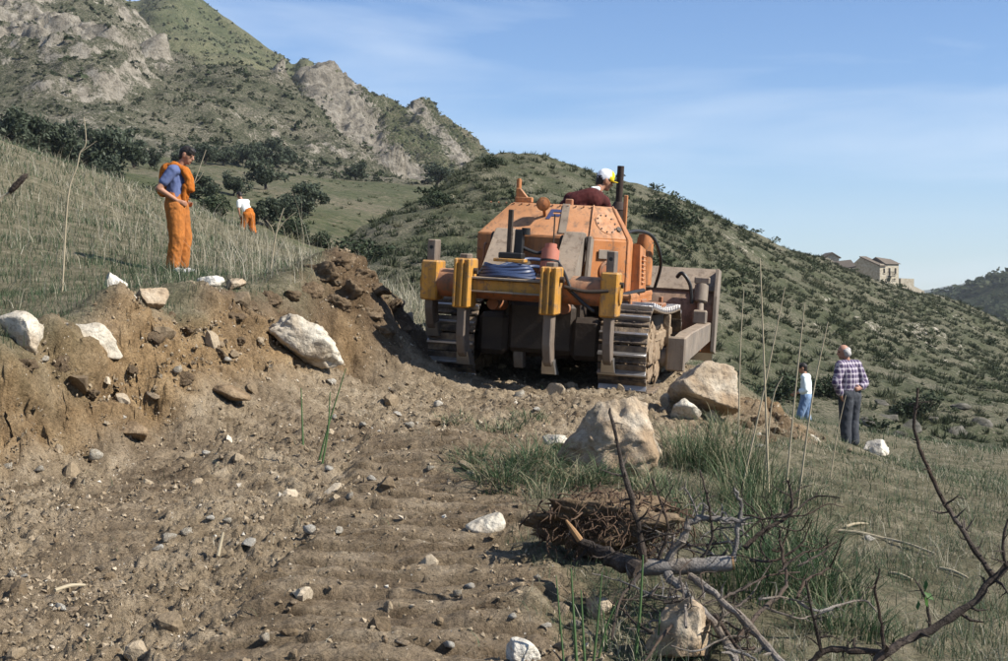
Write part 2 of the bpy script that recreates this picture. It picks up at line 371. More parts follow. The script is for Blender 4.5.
# ------------------------------------------------------------------ distant terrain, built from ridge and foot lines
def curve(us, pts):
    """smooth interpolation through (u, val...) points"""
    p = np.array(sorted(pts), float); out = []
    for k in range(1, p.shape[1]):
        x, y = p[:, 0], p[:, k]
        m = np.gradient(y, x)
        i = np.clip(np.searchsorted(x, us) - 1, 0, len(x) - 2)
        h = x[i + 1] - x[i]; t = np.clip((us - x[i]) / h, 0, 1)
        d = (y[i + 1] - y[i]) / h; m0 = m[i]; m1 = m[i + 1]
        lim = 3 * np.abs(d); m0 = np.clip(m0, -lim, lim); m1 = np.clip(m1, -lim, lim)
        out.append((2*t**3-3*t**2+1)*y[i] + (t**3-2*t**2+t)*h*m0 + (-2*t**3+3*t**2)*y[i+1] + (t**3-t**2)*h*m1)
    return out
class Terrain:
    """surface swept through depth lines; each line gives (u, v, Y) points, foot first, ridge last but one, then a hidden back slope"""
    def __init__(s, lines, u0, u1, nu, nt, disp=None, back=(120, -30)):
        us = np.linspace(u0, u1, nu); L = []
        for ln in lines:
            v, Y = curve(us, ln); L.append(np.stack([(us - U0) / FPX * Y, Y, CAMZ - (v - VH) / FPX * Y], 1))
        if back: L.append(L[-1] + (L[-1] / L[-1][:, 1:2]) * np.array([back[0], back[0], 0]) * np.array([1, 1, 0]) + np.array([0, 0, back[1]]))
        L = np.array(L); k = len(L); n_per = nt; rows = []
        for i in range(k - 1):
            n = n_per if i < k - 2 or not back else max(6, nt // 5)
            p0 = L[max(i - 1, 0)]; p1 = L[i]; p2 = L[i + 1]; p3 = L[min(i + 2, k - 1)]
            soft = 0.5 if not (back and i >= k - 3) else 0.0
            for t in np.linspace(0, 1, n, endpoint=False):
                lin = p1 * (1 - t) + p2 * t
                cat = 0.5 * (2*p1 + (p2-p0)*t + (2*p0-5*p1+4*p2-p3)*t*t + (3*p1-p0-3*p2+p3)*t**3)
                rows.append(lin * (1 - soft) + cat * soft)
        rows.append(L[-1]); s.G = np.array(rows); s.nr, s.nc = s.G.shape[:2]
        s.ridge_row = (len(lines) - 1) * n_per
        if disp is not None:
            nrm = s.normals(); P = s.G.reshape(-1, 3)
            tt = np.repeat(np.clip(np.arange(s.nr) / s.ridge_row, 0, 1.5), s.nc)
            d = disp(P, tt)
            if isinstance(d, tuple): s.G = (P + nrm * d[0][:, None] + np.array([0, 0, 1]) * d[1][:, None]).reshape(s.G.shape)
            else: s.G = (P + nrm * d[:, None]).reshape(s.G.shape)
    def normals(s):
        du = np.gradient(s.G, axis=1); dr = np.gradient(s.G, axis=0)
        n = np.cross(du, dr).reshape(-1, 3); n /= np.linalg.norm(n, axis=1)[:, None] + 1e-9
        n *= np.where(n[:, 2:3] < 0, -1, 1); return n
    def mesh(s, name, attrs=None):
        idx = np.arange(s.nr * s.nc).reshape(s.nr, s.nc)
        f = np.stack([idx[:-1, :-1], idx[:-1, 1:], idx[1:, 1:], idx[1:, :-1]], -1).reshape(-1, 4)
        return np_mesh(name, s.G.reshape(-1, 3), f, True, attrs)
    def sample(s, n, rs, rmax=None, w=None):
        """n random points (world) + normals + grid coords; uniform over surface area"""
        rmax = rmax or s.ridge_row
        G = s.G[:rmax + 1]; a = np.linalg.norm(np.cross(G[:-1, 1:] - G[:-1, :-1], G[1:, :-1] - G[:-1, :-1]), axis=-1)
        if w is not None: a = a * w[:rmax, :s.nc - 1]
        c = np.cumsum(a.ravel()); k = np.searchsorted(c, rs.random(n) * c[-1]); k = np.clip(k, 0, a.size - 1)
        i, j = np.divmod(k, s.nc - 1); fu, fv = rs.random(n)[:, None], rs.random(n)[:, None]
        P = (G[i, j] * (1 - fu) + G[i, j + 1] * fu) * (1 - fv) + (G[i + 1, j] * (1 - fu) + G[i + 1, j + 1] * fu) * fv
        return P, s.normals().reshape(s.nr, s.nc, 3)[i, j], i, j
    def at_px(s, u, v):
        """world point of the surface seen at a photo pixel (nearest grid vertex)"""
        G = s.G[:s.ridge_row + 1].reshape(-1, 3)
        uu = U0 + FPX * G[:, 0] / G[:, 1]; vv = VH - FPX * (G[:, 2] - CAMZ) / G[:, 1]
        return Vector(G[np.argmin((uu - u) ** 2 + (vv - v) ** 2)])

# scrub hill on the right (house on its crest)
HILL_R = [(150,300,85),(330,252,92),(370,225,98),(400,207,104),(440,184,112),(470,163,120),(500,154,126),(530,154,130),(560,160,134),(600,172,140),(640,184,146),(700,207,155),(760,236,166),(800,251,175),
          (830,262,183),(850,270,188),(880,283,195),(900,288,200),(945,298,212),(1008,323,225),(1100,362,240),(1300,420,260),(1600,450,260)]
HILL_M = [(150,320,74),(330,278,76),(400,250,80),(450,235,84),(500,228,88),(560,225,92),(640,240,98),(700,258,102),(800,302,112),(900,338,124),(1008,372,132),(1300,440,140),(1600,460,140)]
HILL_F = [(150,350,62),(330,330,60),(450,330,60),(560,345,60),(640,372,60),(700,392,61),(800,420,62),(900,428,64),(1008,436,66),(1300,450,70),(1600,470,70)]
HILL_B = [(150,420,56),(330,400,54),(450,400,54),(560,410,54),(700,436,55),(800,452,55),(900,462,56),(1008,470,57),(1300,490,60),(1600,500,60)]
def disp_hill(P, t):
    d = 1.6 * fbm(P / 22.0, 4) + 0.55 * fbm(P / 5.0, 4) + 0.22 * fbm(P / 1.6, 3)
    up = np.where(t < 0.99, 0, 0)
    return d * np.clip(t * 2.2, 0.1, 1) * np.where(t > 0.9, 0.55, 1.0)
hill = Terrain([HILL_B, HILL_F, HILL_M, HILL_R], 150, 1600, 460, 66, disp_hill, back=(260, -10.0))
# olive grove, a sloping field behind the grass crest
FLD = [[(-500,150,56),(0,182,56),(100,206,56),(240,264,56),(330,288,58),(420,318,60),(520,345,62),(700,400,62)],
       [(-500,120,100),(0,164,100),(100,180,100),(240,217,98),(330,240,96),(420,268,96),(520,300,96),(700,330,96)],
       [(-500,110,150),(0,150,150),(100,166,150),(240,194,150),(330,209,148),(420,228,146),(520,250,146),(700,300,146)],
       [(-500,90,240),(0,131,240),(100,149,240),(240,166,240),(330,179,240),(420,188,240),(520,196,240),(700,240,240)],
       [(-500,70,330),(0,112,330),(100,130,330),(240,148,330),(330,166,330),(420,180,330),(520,192,330),(700,240,330)]]
field = Terrain(FLD, -500, 700, 260, 36, lambda P, t: 1.0 * fbm(P / 30.0, 3) + 0.25 * fbm(P / 4.0, 3), back=None)
# rocky mountain on the left
M1R = [(-600,-420,560),(-300,-260,540),(0,-95,500),(60,-55,480),(100,-18,460),(125,2,450),(145,22,440),(162,42,432),(200,62,415),(230,78,400),(265,95,385),(290,108,372),(320,128,358),(345,146,345),(380,167,325),(420,187,300),(460,200,285),(520,215,280)]
M1M = [(-600,-120,360),(-300,-30,360),(0,40,350),(100,58,340),(162,92,335),(230,118,325),(290,140,315),(345,160,300),(420,192,275),(520,220,268)]
M1F = [(-600,110,235),(-300,125,235),(0,140,235),(100,156,235),(240,173,235),(330,184,238),(420,194,250),(520,225,255)]
def disp_m1(P, t):
    edge = np.clip(t * 3, 0, 1) * np.where(t > 0.93, 0.45, 1.0)
    big = 13.0 * fbm(P / np.array([75., 75., 75.]), 3)
    rg = ridged(P / np.array([34., 34., 48.]) + 9, 5)
    rock = sstep(0.0, 0.35, rock_mask(P))
    return edge * (big + 10.0 * (rg - 0.3) * (0.35 + 0.9 * rock) + 5.0 * fbm(P / 11.0, 4) * (0.3 + rock) + 0.9 * fbm(P / 3.2, 3))
def rock_mask(P):
    u = U0 + FPX * P[:, 0] / P[:, 1]; 
    left = sstep(200, 60, u)                      # bare limestone on the mountain's left flank
    return 0.20 * left - 0.07 + 0.75 * fbm(P / np.array([34., 34., 70.]) + 3, 5) + 0.35 * (ridged(P / np.array([60., 60., 110.]) + 7, 3) - 0.35)
m1 = Terrain([M1F, M1M, M1R], -600, 520, 390, 105, disp_m1, back=(200, -60))
# green peak behind
M2R = [(-300,-60,900),(60,-20,880),(110,-10,860),(132,0,850),(170,-16,840),(200,-2,830),(215,8,825),(250,31,815),(285,56,805),(298,64,800),(303,58,800),(309,60,800),(316,72,795),(340,95,785),(400,140,770),(500,190,760)]
M2F = [(-300,100,520),(60,110,520),(132,110,520),(200,110,520),(285,125,520),(340,150,520),(400,175,520),(500,205,520)]
m2 = Terrain([M2F, M2R], -300, 500, 260, 90, lambda P, t: np.clip(t * 3, 0, 1) * np.where(t > 0.95, 0.35, 1.0) * (16 * fbm(P / 110., 3) + 5 * fbm(P / 28., 4) + 2.0 * fbm(P / 8., 3)), back=(250, -60))
# bare rock ridge with cliffs
M3R = [(285,92,640),(300,80,640),(308,73,640),(318,71,640),(332,75,642),(345,81,645),(360,90,650),(385,102,655),(400,110,660),(415,109,660),(422,104,660),(428,104,660),(434,111,662),(446,121,665),(465,138,670),(478,148,672),(490,156,675),(520,176,680),(560,200,690),(700,240,700)]
M3M = [(285,128,560),(300,124,560),(318,120,556),(345,128,560),(385,142,565),(425,148,570),(465,164,575),(490,174,580),(560,205,590),(700,245,600)]
M3F = [(285,150,470),(300,160,470),(330,176,470),(360,186,470),(420,194,470),(490,200,470),(560,215,470),(700,250,470)]
def cliff_mask(P):
    u = U0 + FPX * P[:, 0] / P[:, 1]; v = VH - FPX * (P[:, 2] - CAMZ) / P[:, 1]
    band = np.exp(-((u - (322 + (v - 75) * 0.75)) / 32.0) ** 2) + 0.7 * np.exp(-((u - (420 + (v - 110) * 0.9)) / 16.0) ** 2)
    return band
def disp_m3(P, t):
    c = cliff_mask(P); e = np.clip(t * 3, 0, 1) * np.where(t > 0.94, 0.4, 1.0)
    return e * (9 * fbm(P / 60., 3) + (5 + 9 * c) * (ridged(P / np.array([22., 22., 60.]), 5) - 0.3) + 2.2 * fbm(P / 7., 4))
m3 = Terrain([M3F, M3M, M3R], 285, 700, 300, 110, disp_m3, back=(200, -60))
# far hills on the right
M4R = [(820,330,1250),(900,306,1230),(930,298,1220),(955,291,1200),(975,283,1180),(1000,275,1160),(1030,268,1150),(1100,250,1140),(1300,232,1140),(1700,225,1140)]
M4F = [(820,380,620),(930,380,620),(1008,380,620),(1100,380,620),(1300,390,620),(1700,400,620)]
m4 = Terrain([M4F, M4R], 820, 1700, 240, 70, lambda P, t: np.clip(t * 3, 0, 1) * (20 * fbm(P / 120., 3) * np.where(t > .9, .3, 1) + 5 * fbm(P / 25., 4) + 2.5 * fbm(P / 8., 3)), back=(300, -60))
M5R = [(700,300,5000),(820,300,5000),(900,294,5000),(935,289,5000),(965,284,5000),(1008,287,5000),(1100,291,5000),(1400,293,5000)]
M5F = [(700,306,3800),(900,306,3800),(1100,306,3800),(1400,306,3800)]
m5 = Terrain([M5F, M5R], 700, 1400, 120, 20, lambda P, t: 12 * fbm(P / 200., 3) * t, back=(400, -25))

def terrain_mat(name, veg, soil, rock, rock_attr=True, scale=1.0, rock_w=1.0, bump_d=0.5):
    m, nn, ll, b = new_mat(name, 0.95, 0, 0.1)
    v = world_vec(nn)
    n1 = noise_node(nn, ll, 0.06 / scale, 6, 0.62, v).outputs['Fac']
    n2 = noise_node(nn, ll, 0.45 / scale, 6, 0.7, v).outputs['Fac']
    n3 = noise_node(nn, ll, 2.2 / scale, 4, 0.7, v).outputs['Fac']
    rv = ramp(nn, veg, [0.32, 0.5, 0.68][:len(veg)]); ll.new(n2, rv.inputs['Fac'])
    rs_ = ramp(nn, soil, [0.35, 0.65]); ll.new(n3, rs_.inputs['Fac'])
    rr = ramp(nn, rock, [0.30, 0.5, 0.72][:len(rock)]); ll.new(n2, rr.inputs['Fac'])
    patch = ramp(nn, [(0, 0, 0), (1, 1, 1)], [0.46, 0.60]); 
    ll.new(mathn(nn, ll, 'ADD', mathn(nn, ll, 'MULTIPLY', n1, 0.45), mathn(nn, ll, 'MULTIPLY', n3, 0.55)), patch.inputs['Fac'])
    col = mixc(nn, ll, patch.outputs['Color'], rv.outputs['Color'], rs_.outputs['Color'])
    if rock_attr:
        q = nn.new('ShaderNodeAttribute'); q.attribute_name = 'rock'
        s = mathn(nn, ll, 'ADD', q.outputs['Fac'], mathn(nn, ll, 'MULTIPLY', mathn(nn, ll, 'SUBTRACT', n2, 0.5), 1.1))
        s = mathn(nn, ll, 'ADD', s, mathn(nn, ll, 'MULTIPLY', mathn(nn, ll, 'SUBTRACT', n3, 0.5), 0.7))
        rm = ramp(nn, [(0, 0, 0), (rock_w,) * 3], [0.45, 0.62]); ll.new(s, rm.inputs['Fac'])
        col = mixc(nn, ll, rm.outputs['Color'], col, rr.outputs['Color'])
    ll.new(col, b.inputs['Base Color'])
    nb = bump(nn, ll, n2, bump_d * 2.0 * scale); nb = bump(nn, ll, n3, bump_d * 0.6 * scale, 1.0, nb); ll.new(nb, b.inputs['Normal'])
    return m
VEG = [(0.030, 0.040, 0.016), (0.060, 0.072, 0.030), (0.105, 0.112, 0.052)]
SOIL = [(0.13, 0.115, 0.070), (0.24, 0.21, 0.145)]
ROCK = [(0.10, 0.088, 0.070), (0.27, 0.24, 0.19), (0.44, 0.40, 0.33)]
def rockattr(T, f):
    P = T.G.reshape(-1, 3); n = T.normals(); return f(P, n)
hill_u = lambda P: U0 + FPX * P[:, 0] / P[:, 1]
def hill_rock(P, n):
    k = fbm(P / np.array([9., 9., 5.]) + 4, 4); u = hill_u(P)
    right = sstep(760, 900, u)
    return np.clip(0.02 + 0.50 * k + 0.26 * right * sstep(-0.1, .3, fbm(P / 16. + 8, 3)) + 0.25 * sstep(0.9, 0.75, n[:, 2]), 0, 1)
hill_obj = link('scrub_hill', hill.mesh('scrub_hill', {'rock': rockattr(hill, hill_rock)}), terrain_mat('hill_ground', [(0.026, 0.033, 0.016), (0.048, 0.055, 0.028), (0.080, 0.082, 0.047)], [(0.090, 0.084, 0.056), (0.18, 0.16, 0.115)], ROCK, scale=0.35, bump_d=0.35)); tag(hill_obj, kind='structure')
field_obj = link('field', field.mesh('field', {'rock': np.zeros(field.nr * field.nc)}),
   terrain_mat('field_ground', [(0.036, 0.046, 0.021), (0.058, 0.068, 0.032), (0.092, 0.090, 0.050)], [(0.090, 0.080, 0.052), (0.165, 0.14, 0.096)], ROCK, scale=1.5, bump_d=0.25)); tag(field_obj, kind='structure')
def m1_rock(P, n):
    return np.clip(0.30 + 0.9 * rock_mask(P) + 0.30 * sstep(0.80, 0.55, n[:, 2]), 0, 1)
m1_obj = link('rocky_mountain', m1.mesh('rocky_mountain', {'rock': rockattr(m1, m1_rock)}), terrain_mat('mountain_ground', [(0.038, 0.044, 0.024), (0.064, 0.070, 0.040), (0.105, 0.106, 0.066)], [(0.13, 0.118, 0.085), (0.24, 0.215, 0.16)], ROCK, scale=1.0, bump_d=0.8)); tag(m1_obj, kind='structure')
m2_obj = link('green_peak', m2.mesh('green_peak', {'rock': rockattr(m2, lambda P, n: np.clip(0.10 + 0.5 * fbm(P / 50., 4), 0, 1))}), terrain_mat('peak_ground', [(0.045, 0.056, 0.026), (0.072, 0.082, 0.040), (0.105, 0.112, 0.058)], [(0.12, 0.12, 0.06), (0.18, 0.165, 0.10)], ROCK, scale=2.2, bump_d=0.5)); tag(m2_obj, kind='structure')
m3_obj = link('rock_ridge', m3.mesh('rock_ridge', {'rock': rockattr(m3, lambda P, n: np.clip(0.16 + 0.75 * cliff_mask(P) + 0.35 * fbm(P / 30., 4), 0, 1))}), terrain_mat('ridge_ground', VEG, SOIL, ROCK, scale=1.6, bump_d=1.0)); tag(m3_obj, kind='structure')
m4_obj = link('far_wooded_hill', m4.mesh('far_wooded_hill', {'rock': np.zeros(m4.nr * m4.nc)}), terrain_mat('far_hill_ground', [(0.018, 0.028, 0.012), (0.035, 0.050, 0.02), (0.06, 0.075, 0.032)], [(0.04, 0.05, 0.025), (0.09, 0.09, 0.05)], ROCK, scale=5, bump_d=1.0)); tag(m4_obj, kind='structure')
m5_obj = link('distant_hill', m5.mesh('distant_hill', {'rock': np.zeros(m5.nr * m5.nc)}), MATS['far_hill_ground']); tag(m5_obj, kind='structure')
# plain that carries it all to the horizon
pl = 5900.0
_pa = np.array([(-pl, -pl, -40), (pl, -pl, -40), (pl, pl, -40), (-pl, pl, -40)])
plain = link('plain', np_mesh('plain', _pa, np.array([[0, 1, 2, 3]])), MATS['far_hill_ground']); tag(plain, kind='structure')
# ------------------------------------------------------------------ mesh builder
class MB:
    def __init__(s): s.bm = bmesh.new()
    def _xf(s, vs, loc=(0, 0, 0), rot=None):
        M = Matrix.Translation(loc) @ ((rot if isinstance(rot, Matrix) else Euler(rot).to_matrix().to_4x4()) if rot is not None else Matrix())
        bmesh.ops.transform(s.bm, matrix=M, verts=vs)
    def box(s, c, size, rot=None, bev=0.012, taper=None, seg=1):
        r = bmesh.ops.create_cube(s.bm, size=1.0); vs = r['verts']
        for v in vs:
            v.co = Vector((v.co.x * size[0], v.co.y * size[1], v.co.z * size[2]))
            if taper and v.co.z > 0: v.co.x *= taper[0]; v.co.y *= taper[1]
        if bev:
            es = list({e for v in vs for e in v.link_edges})
            r2 = bmesh.ops.bevel(s.bm, geom=es, offset=min(bev, min(size) * 0.45), segments=seg, affect='EDGES', profile=0.5)
            vs = list({v for f in r2['faces'] for v in f.verts} | {v for v in vs if v.is_valid})
        s._xf(vs, c, rot); return s
    def cyl(s, p0, p1, r0, r1=None, n=16, bev=0.0):
        p0, p1 = Vector(p0), Vector(p1); d = p1 - p0
        r = bmesh.ops.create_cone(s.bm, cap_ends=True, cap_tris=False, segments=n, radius1=r0, radius2=r0 if r1 is None else r1, depth=d.length); vs = r['verts']
        if bev:
            es = [e for e in {e for v in vs for e in v.link_edges} if any(len(f.verts) > 4 for f in e.link_faces)]
            r2 = bmesh.ops.bevel(s.bm, geom=es, offset=bev, segments=2, affect='EDGES'); vs = list({v for f in r2['faces'] for v in f.verts} | {v for v in vs if v.is_valid})
        M = d.normalized().to_track_quat('Z', 'Y').to_matrix().to_4x4()
        s._xf(vs, (p0 + p1) / 2, M); return s
    def hull(s, loops, caps=True):
        """loft through loops of equal vertex count"""
        R = [[s.bm.verts.new(p) for p in lp] for lp in loops]; n = len(R[0])
        for a, b in zip(R, R[1:]):
            for i in range(n):
                try: s.bm.faces.new((a[i], a[(i + 1) % n], b[(i + 1) % n], b[i]))
                except ValueError: pass
        if caps:
            s.bm.faces.new(list(reversed(R[0]))); s.bm.faces.new(R[-1])
        return s
    def tube(s, pts, r, n=8, closed=False, caps=True, flat=None):
        pts = [Vector(p) for p in pts]; m = len(pts)
        rr = r if isinstance(r, (list, tuple)) else [r] * m
        t0 = (pts[1] - pts[0]).normalized(); up = Vector((0, 0, 1)) if abs(t0.z) < 0.9 else Vector((1, 0, 0))
        nrm = t0.cross(up).normalized(); loops = []
        for i in range(m):
            t = ((pts[min(i + 1, m - 1)] - pts[max(i - 1, 0)])).normalized()
            nrm = (nrm - t * nrm.dot(t)).normalized(); b = t.cross(nrm)
            loops.append([pts[i] + (nrm * math.cos(2 * math.pi * k / n) + b * math.sin(2 * math.pi * k / n)) * rr[i] for k in range(n)])
        return s.hull(loops, caps)
    def lathe(s, prof, c=(0, 0, 0), rot=None, n=20):
        loops = [[(rad * math.cos(2 * math.pi * k / n), rad * math.sin(2 * math.pi * k / n), z) for k in range(n)] for rad, z in prof]
        before = set(s.bm.verts); s.hull(loops); vs = [v for v in s.bm.verts if v not in before]
        s._xf(vs, c, rot); return s
    def prism(s, pts2, x0, x1, axis='x', bev=0.0):
        """outline in the plane across `axis`, extruded from x0 to x1"""
        def P(a, b, t): return {'x': (t, a, b), 'y': (a, t, b), 'z': (a, b, t)}[axis]
        before = set(s.bm.verts)
        s.hull([[P(a, b, x0) for a, b in pts2], [P(a, b, x1) for a, b in pts2]])
        if bev:
            vs = [v for v in s.bm.verts if v not in before]; es = list({e for v in vs for e in v.link_edges})
            bmesh.ops.bevel(s.bm, geom=es, offset=bev, segments=1, affect='EDGES')
        return s
    def mesh(s, name, smooth=False, angle=35):
        bmesh.ops.recalc_face_normals(s.bm, faces=s.bm.faces[:])
        me = bpy.data.meshes.new(name); s.bm.to_mesh(me); s.bm.free()
        if smooth:
            me.polygons.foreach_set('use_smooth', [True] * len(me.polygons))
            try: me.set_sharp_from_angle(angle=math.radians(angle))
            except Exception: pass
        return me
    def build(s, name, mat, parent=None, smooth=True, loc=None, rot=None):
        return link(name, s.mesh(name, smooth), mat, parent, loc, rot)

def smooth_path(pts, n=6):
    pts = [Vector(p) for p in pts]; out = []
    for i in range(len(pts) - 1):
        p0, p1, p2, p3 = pts[max(i - 1, 0)], pts[i], pts[i + 1], pts[min(i + 2, len(pts) - 1)]
        for k in range(n):
            t = k / n
            out.append(0.5 * ((2 * p1) + (p2 - p0) * t + (2 * p0 - 5 * p1 + 4 * p2 - p3) * t * t + (3 * p1 - p0 - 3 * p2 + p3) * t ** 3))
    out.append(pts[-1]); return out

# ------------------------------------------------------------------ machine paint and steel
def worn_paint(name, col, dust=(0.34, 0.25, 0.16), bare=(0.16, 0.11, 0.075), dust_amt=0.55, chip=0.62, rough=0.55):
    m, nn, ll, b = new_mat(name, rough, 0, 0.35)
    v = obj_vec(nn); g = nn.new('ShaderNodeNewGeometry')
    n1 = noise_node(nn, ll, 2.2, 6, 0.65, v).outputs['Fac']; n2 = noise_node(nn, ll, 11, 6, 0.7, v).outputs['Fac']
    r = ramp(nn, [tuple(c * 0.78 for c in col), col, tuple(min(1, c * 1.15 + 0.02) for c in col)], [0.3, 0.5, 0.7]); ll.new(n1, r.inputs['Fac'])
    # dust settles on faces that look up
    up = nn.new('ShaderNodeSeparateXYZ'); ll.new(g.outputs['Normal'], up.inputs[0])
    d = mathn(nn, ll, 'MULTIPLY', mathn(nn, ll, 'ADD', mathn(nn, ll, 'MULTIPLY', up.outputs['Z'], 0.55), mathn(nn, ll, 'SUBTRACT', n1, 0.35)), dust_amt, True)
    col_ = mixc(nn, ll, d, r.outputs['Color'], dust)
    c = ramp(nn, [(0, 0, 0), (1, 1, 1)], [chip, chip + 0.07]); ll.new(n2, c.inputs['Fac'])
    col_ = mixc(nn, ll, mathn(nn, ll, 'MULTIPLY', c.outputs['Color'], 0.75), col_, bare)
    # streaks of oil and dirt running down
    mpn = nn.new('ShaderNodeMapping'); mpn.inputs['Scale'].default_value = (14, 14, 1.6); ll.new(v, mpn.inputs['Vector'])
    n3 = noise_node(nn, ll, 1.0, 4, 0.6, mpn.outputs['Vector']).outputs['Fac']
    s = ramp(nn, [(0, 0, 0), (1, 1, 1)], [0.50, 0.72]); ll.new(n3, s.inputs['Fac'])
    col_ = mixc(nn, ll, mathn(nn, ll, 'MULTIPLY', s.outputs['Color'], 0.75), col_, tuple(x * 0.6 for x in bare))
    ll.new(col_, b.inputs['Base Color'])
    rr = ramp(nn, [(rough - 0.12,) * 3, (min(1, rough + 0.3),) * 3], [0.35, 0.65]); ll.new(n2, rr.inputs['Fac']); ll.new(rr.outputs['Color'], b.inputs['Roughness'])
    ll.new(bump(nn, ll, n2, 0.004), b.inputs['Normal'])
    return m
M_OR = worn_paint('orange_paint', (0.42, 0.150, 0.040), dust=(0.34, 0.23, 0.14), dust_amt=0.8, chip=0.565)
M_OR2 = worn_paint('orange_paint_dirty', (0.30, 0.105, 0.04), dust_amt=0.8, chip=0.54)
M_YE = worn_paint('yellow_paint', (0.47, 0.225, 0.030), dust=(0.30, 0.20, 0.11), dust_amt=0.7, chip=0.52, bare=(0.20, 0.13, 0.08))
M_GR = worn_paint('dusty_grey_steel', (0.19, 0.16, 0.13), dust_amt=0.7, chip=0.6, rough=0.65)
M_SHK = worn_paint('dark_worn_steel', (0.13, 0.105, 0.085), dust_amt=0.6, chip=0.58, rough=0.55)
M_TIP = simple('polished_steel', [(0.30, 0.28, 0.26), (0.52, 0.50, 0.47)], 9, 0.38, 0.85, 0.003, 40)
M_SHOE = simple('track_steel', [(0.20, 0.19, 0.19), (0.38, 0.36, 0.34), (0.50, 0.47, 0.44)], 5, 0.36, 0.8, 0.006, 25, poss=[0.3, 0.5, 0.75])
M_SHOEM = simple('muddy_track_steel', [(0.045, 0.04, 0.038), (0.13, 0.10, 0.075), (0.27, 0.20, 0.13)], 6, 0.7, 0.25, 0.012, 22, poss=[0.35, 0.5, 0.66])
M_MUD = simple('dried_mud', [(0.13, 0.085, 0.05), (0.25, 0.18, 0.115), (0.33, 0.255, 0.175)], 5, 0.95, 0, 0.02, 22, poss=[0.3, 0.5, 0.72])
M_DARK = simple('oily_dark_steel', [(0.022, 0.018, 0.015), (0.075, 0.055, 0.04)], 5, 0.6, 0.2, 0.006, 20)
M_BLK = simple('black_rubber', [(0.012, 0.012, 0.013), (0.030, 0.029, 0.028)], 8, 0.45, 0, 0.001, 30)
M_BLUE = simple('blue_hose', [(0.020, 0.032, 0.075), (0.05, 0.075, 0.15)], 8, 0.4, 0, 0.001, 30)
M_RED = simple('faded_red_paint', [(0.34, 0.11, 0.07), (0.48, 0.19, 0.13)], 7, 0.6, 0, 0.002, 30)
M_EXH = simple('rusty_exhaust', [(0.018, 0.014, 0.013), (0.06, 0.035, 0.025)], 7, 0.75, 0.1, 0.003, 40)
M_LOGO = simple('dark_blue_decal', [(0.03, 0.04, 0.10), (0.06, 0.07, 0.15)], 9, 0.6)

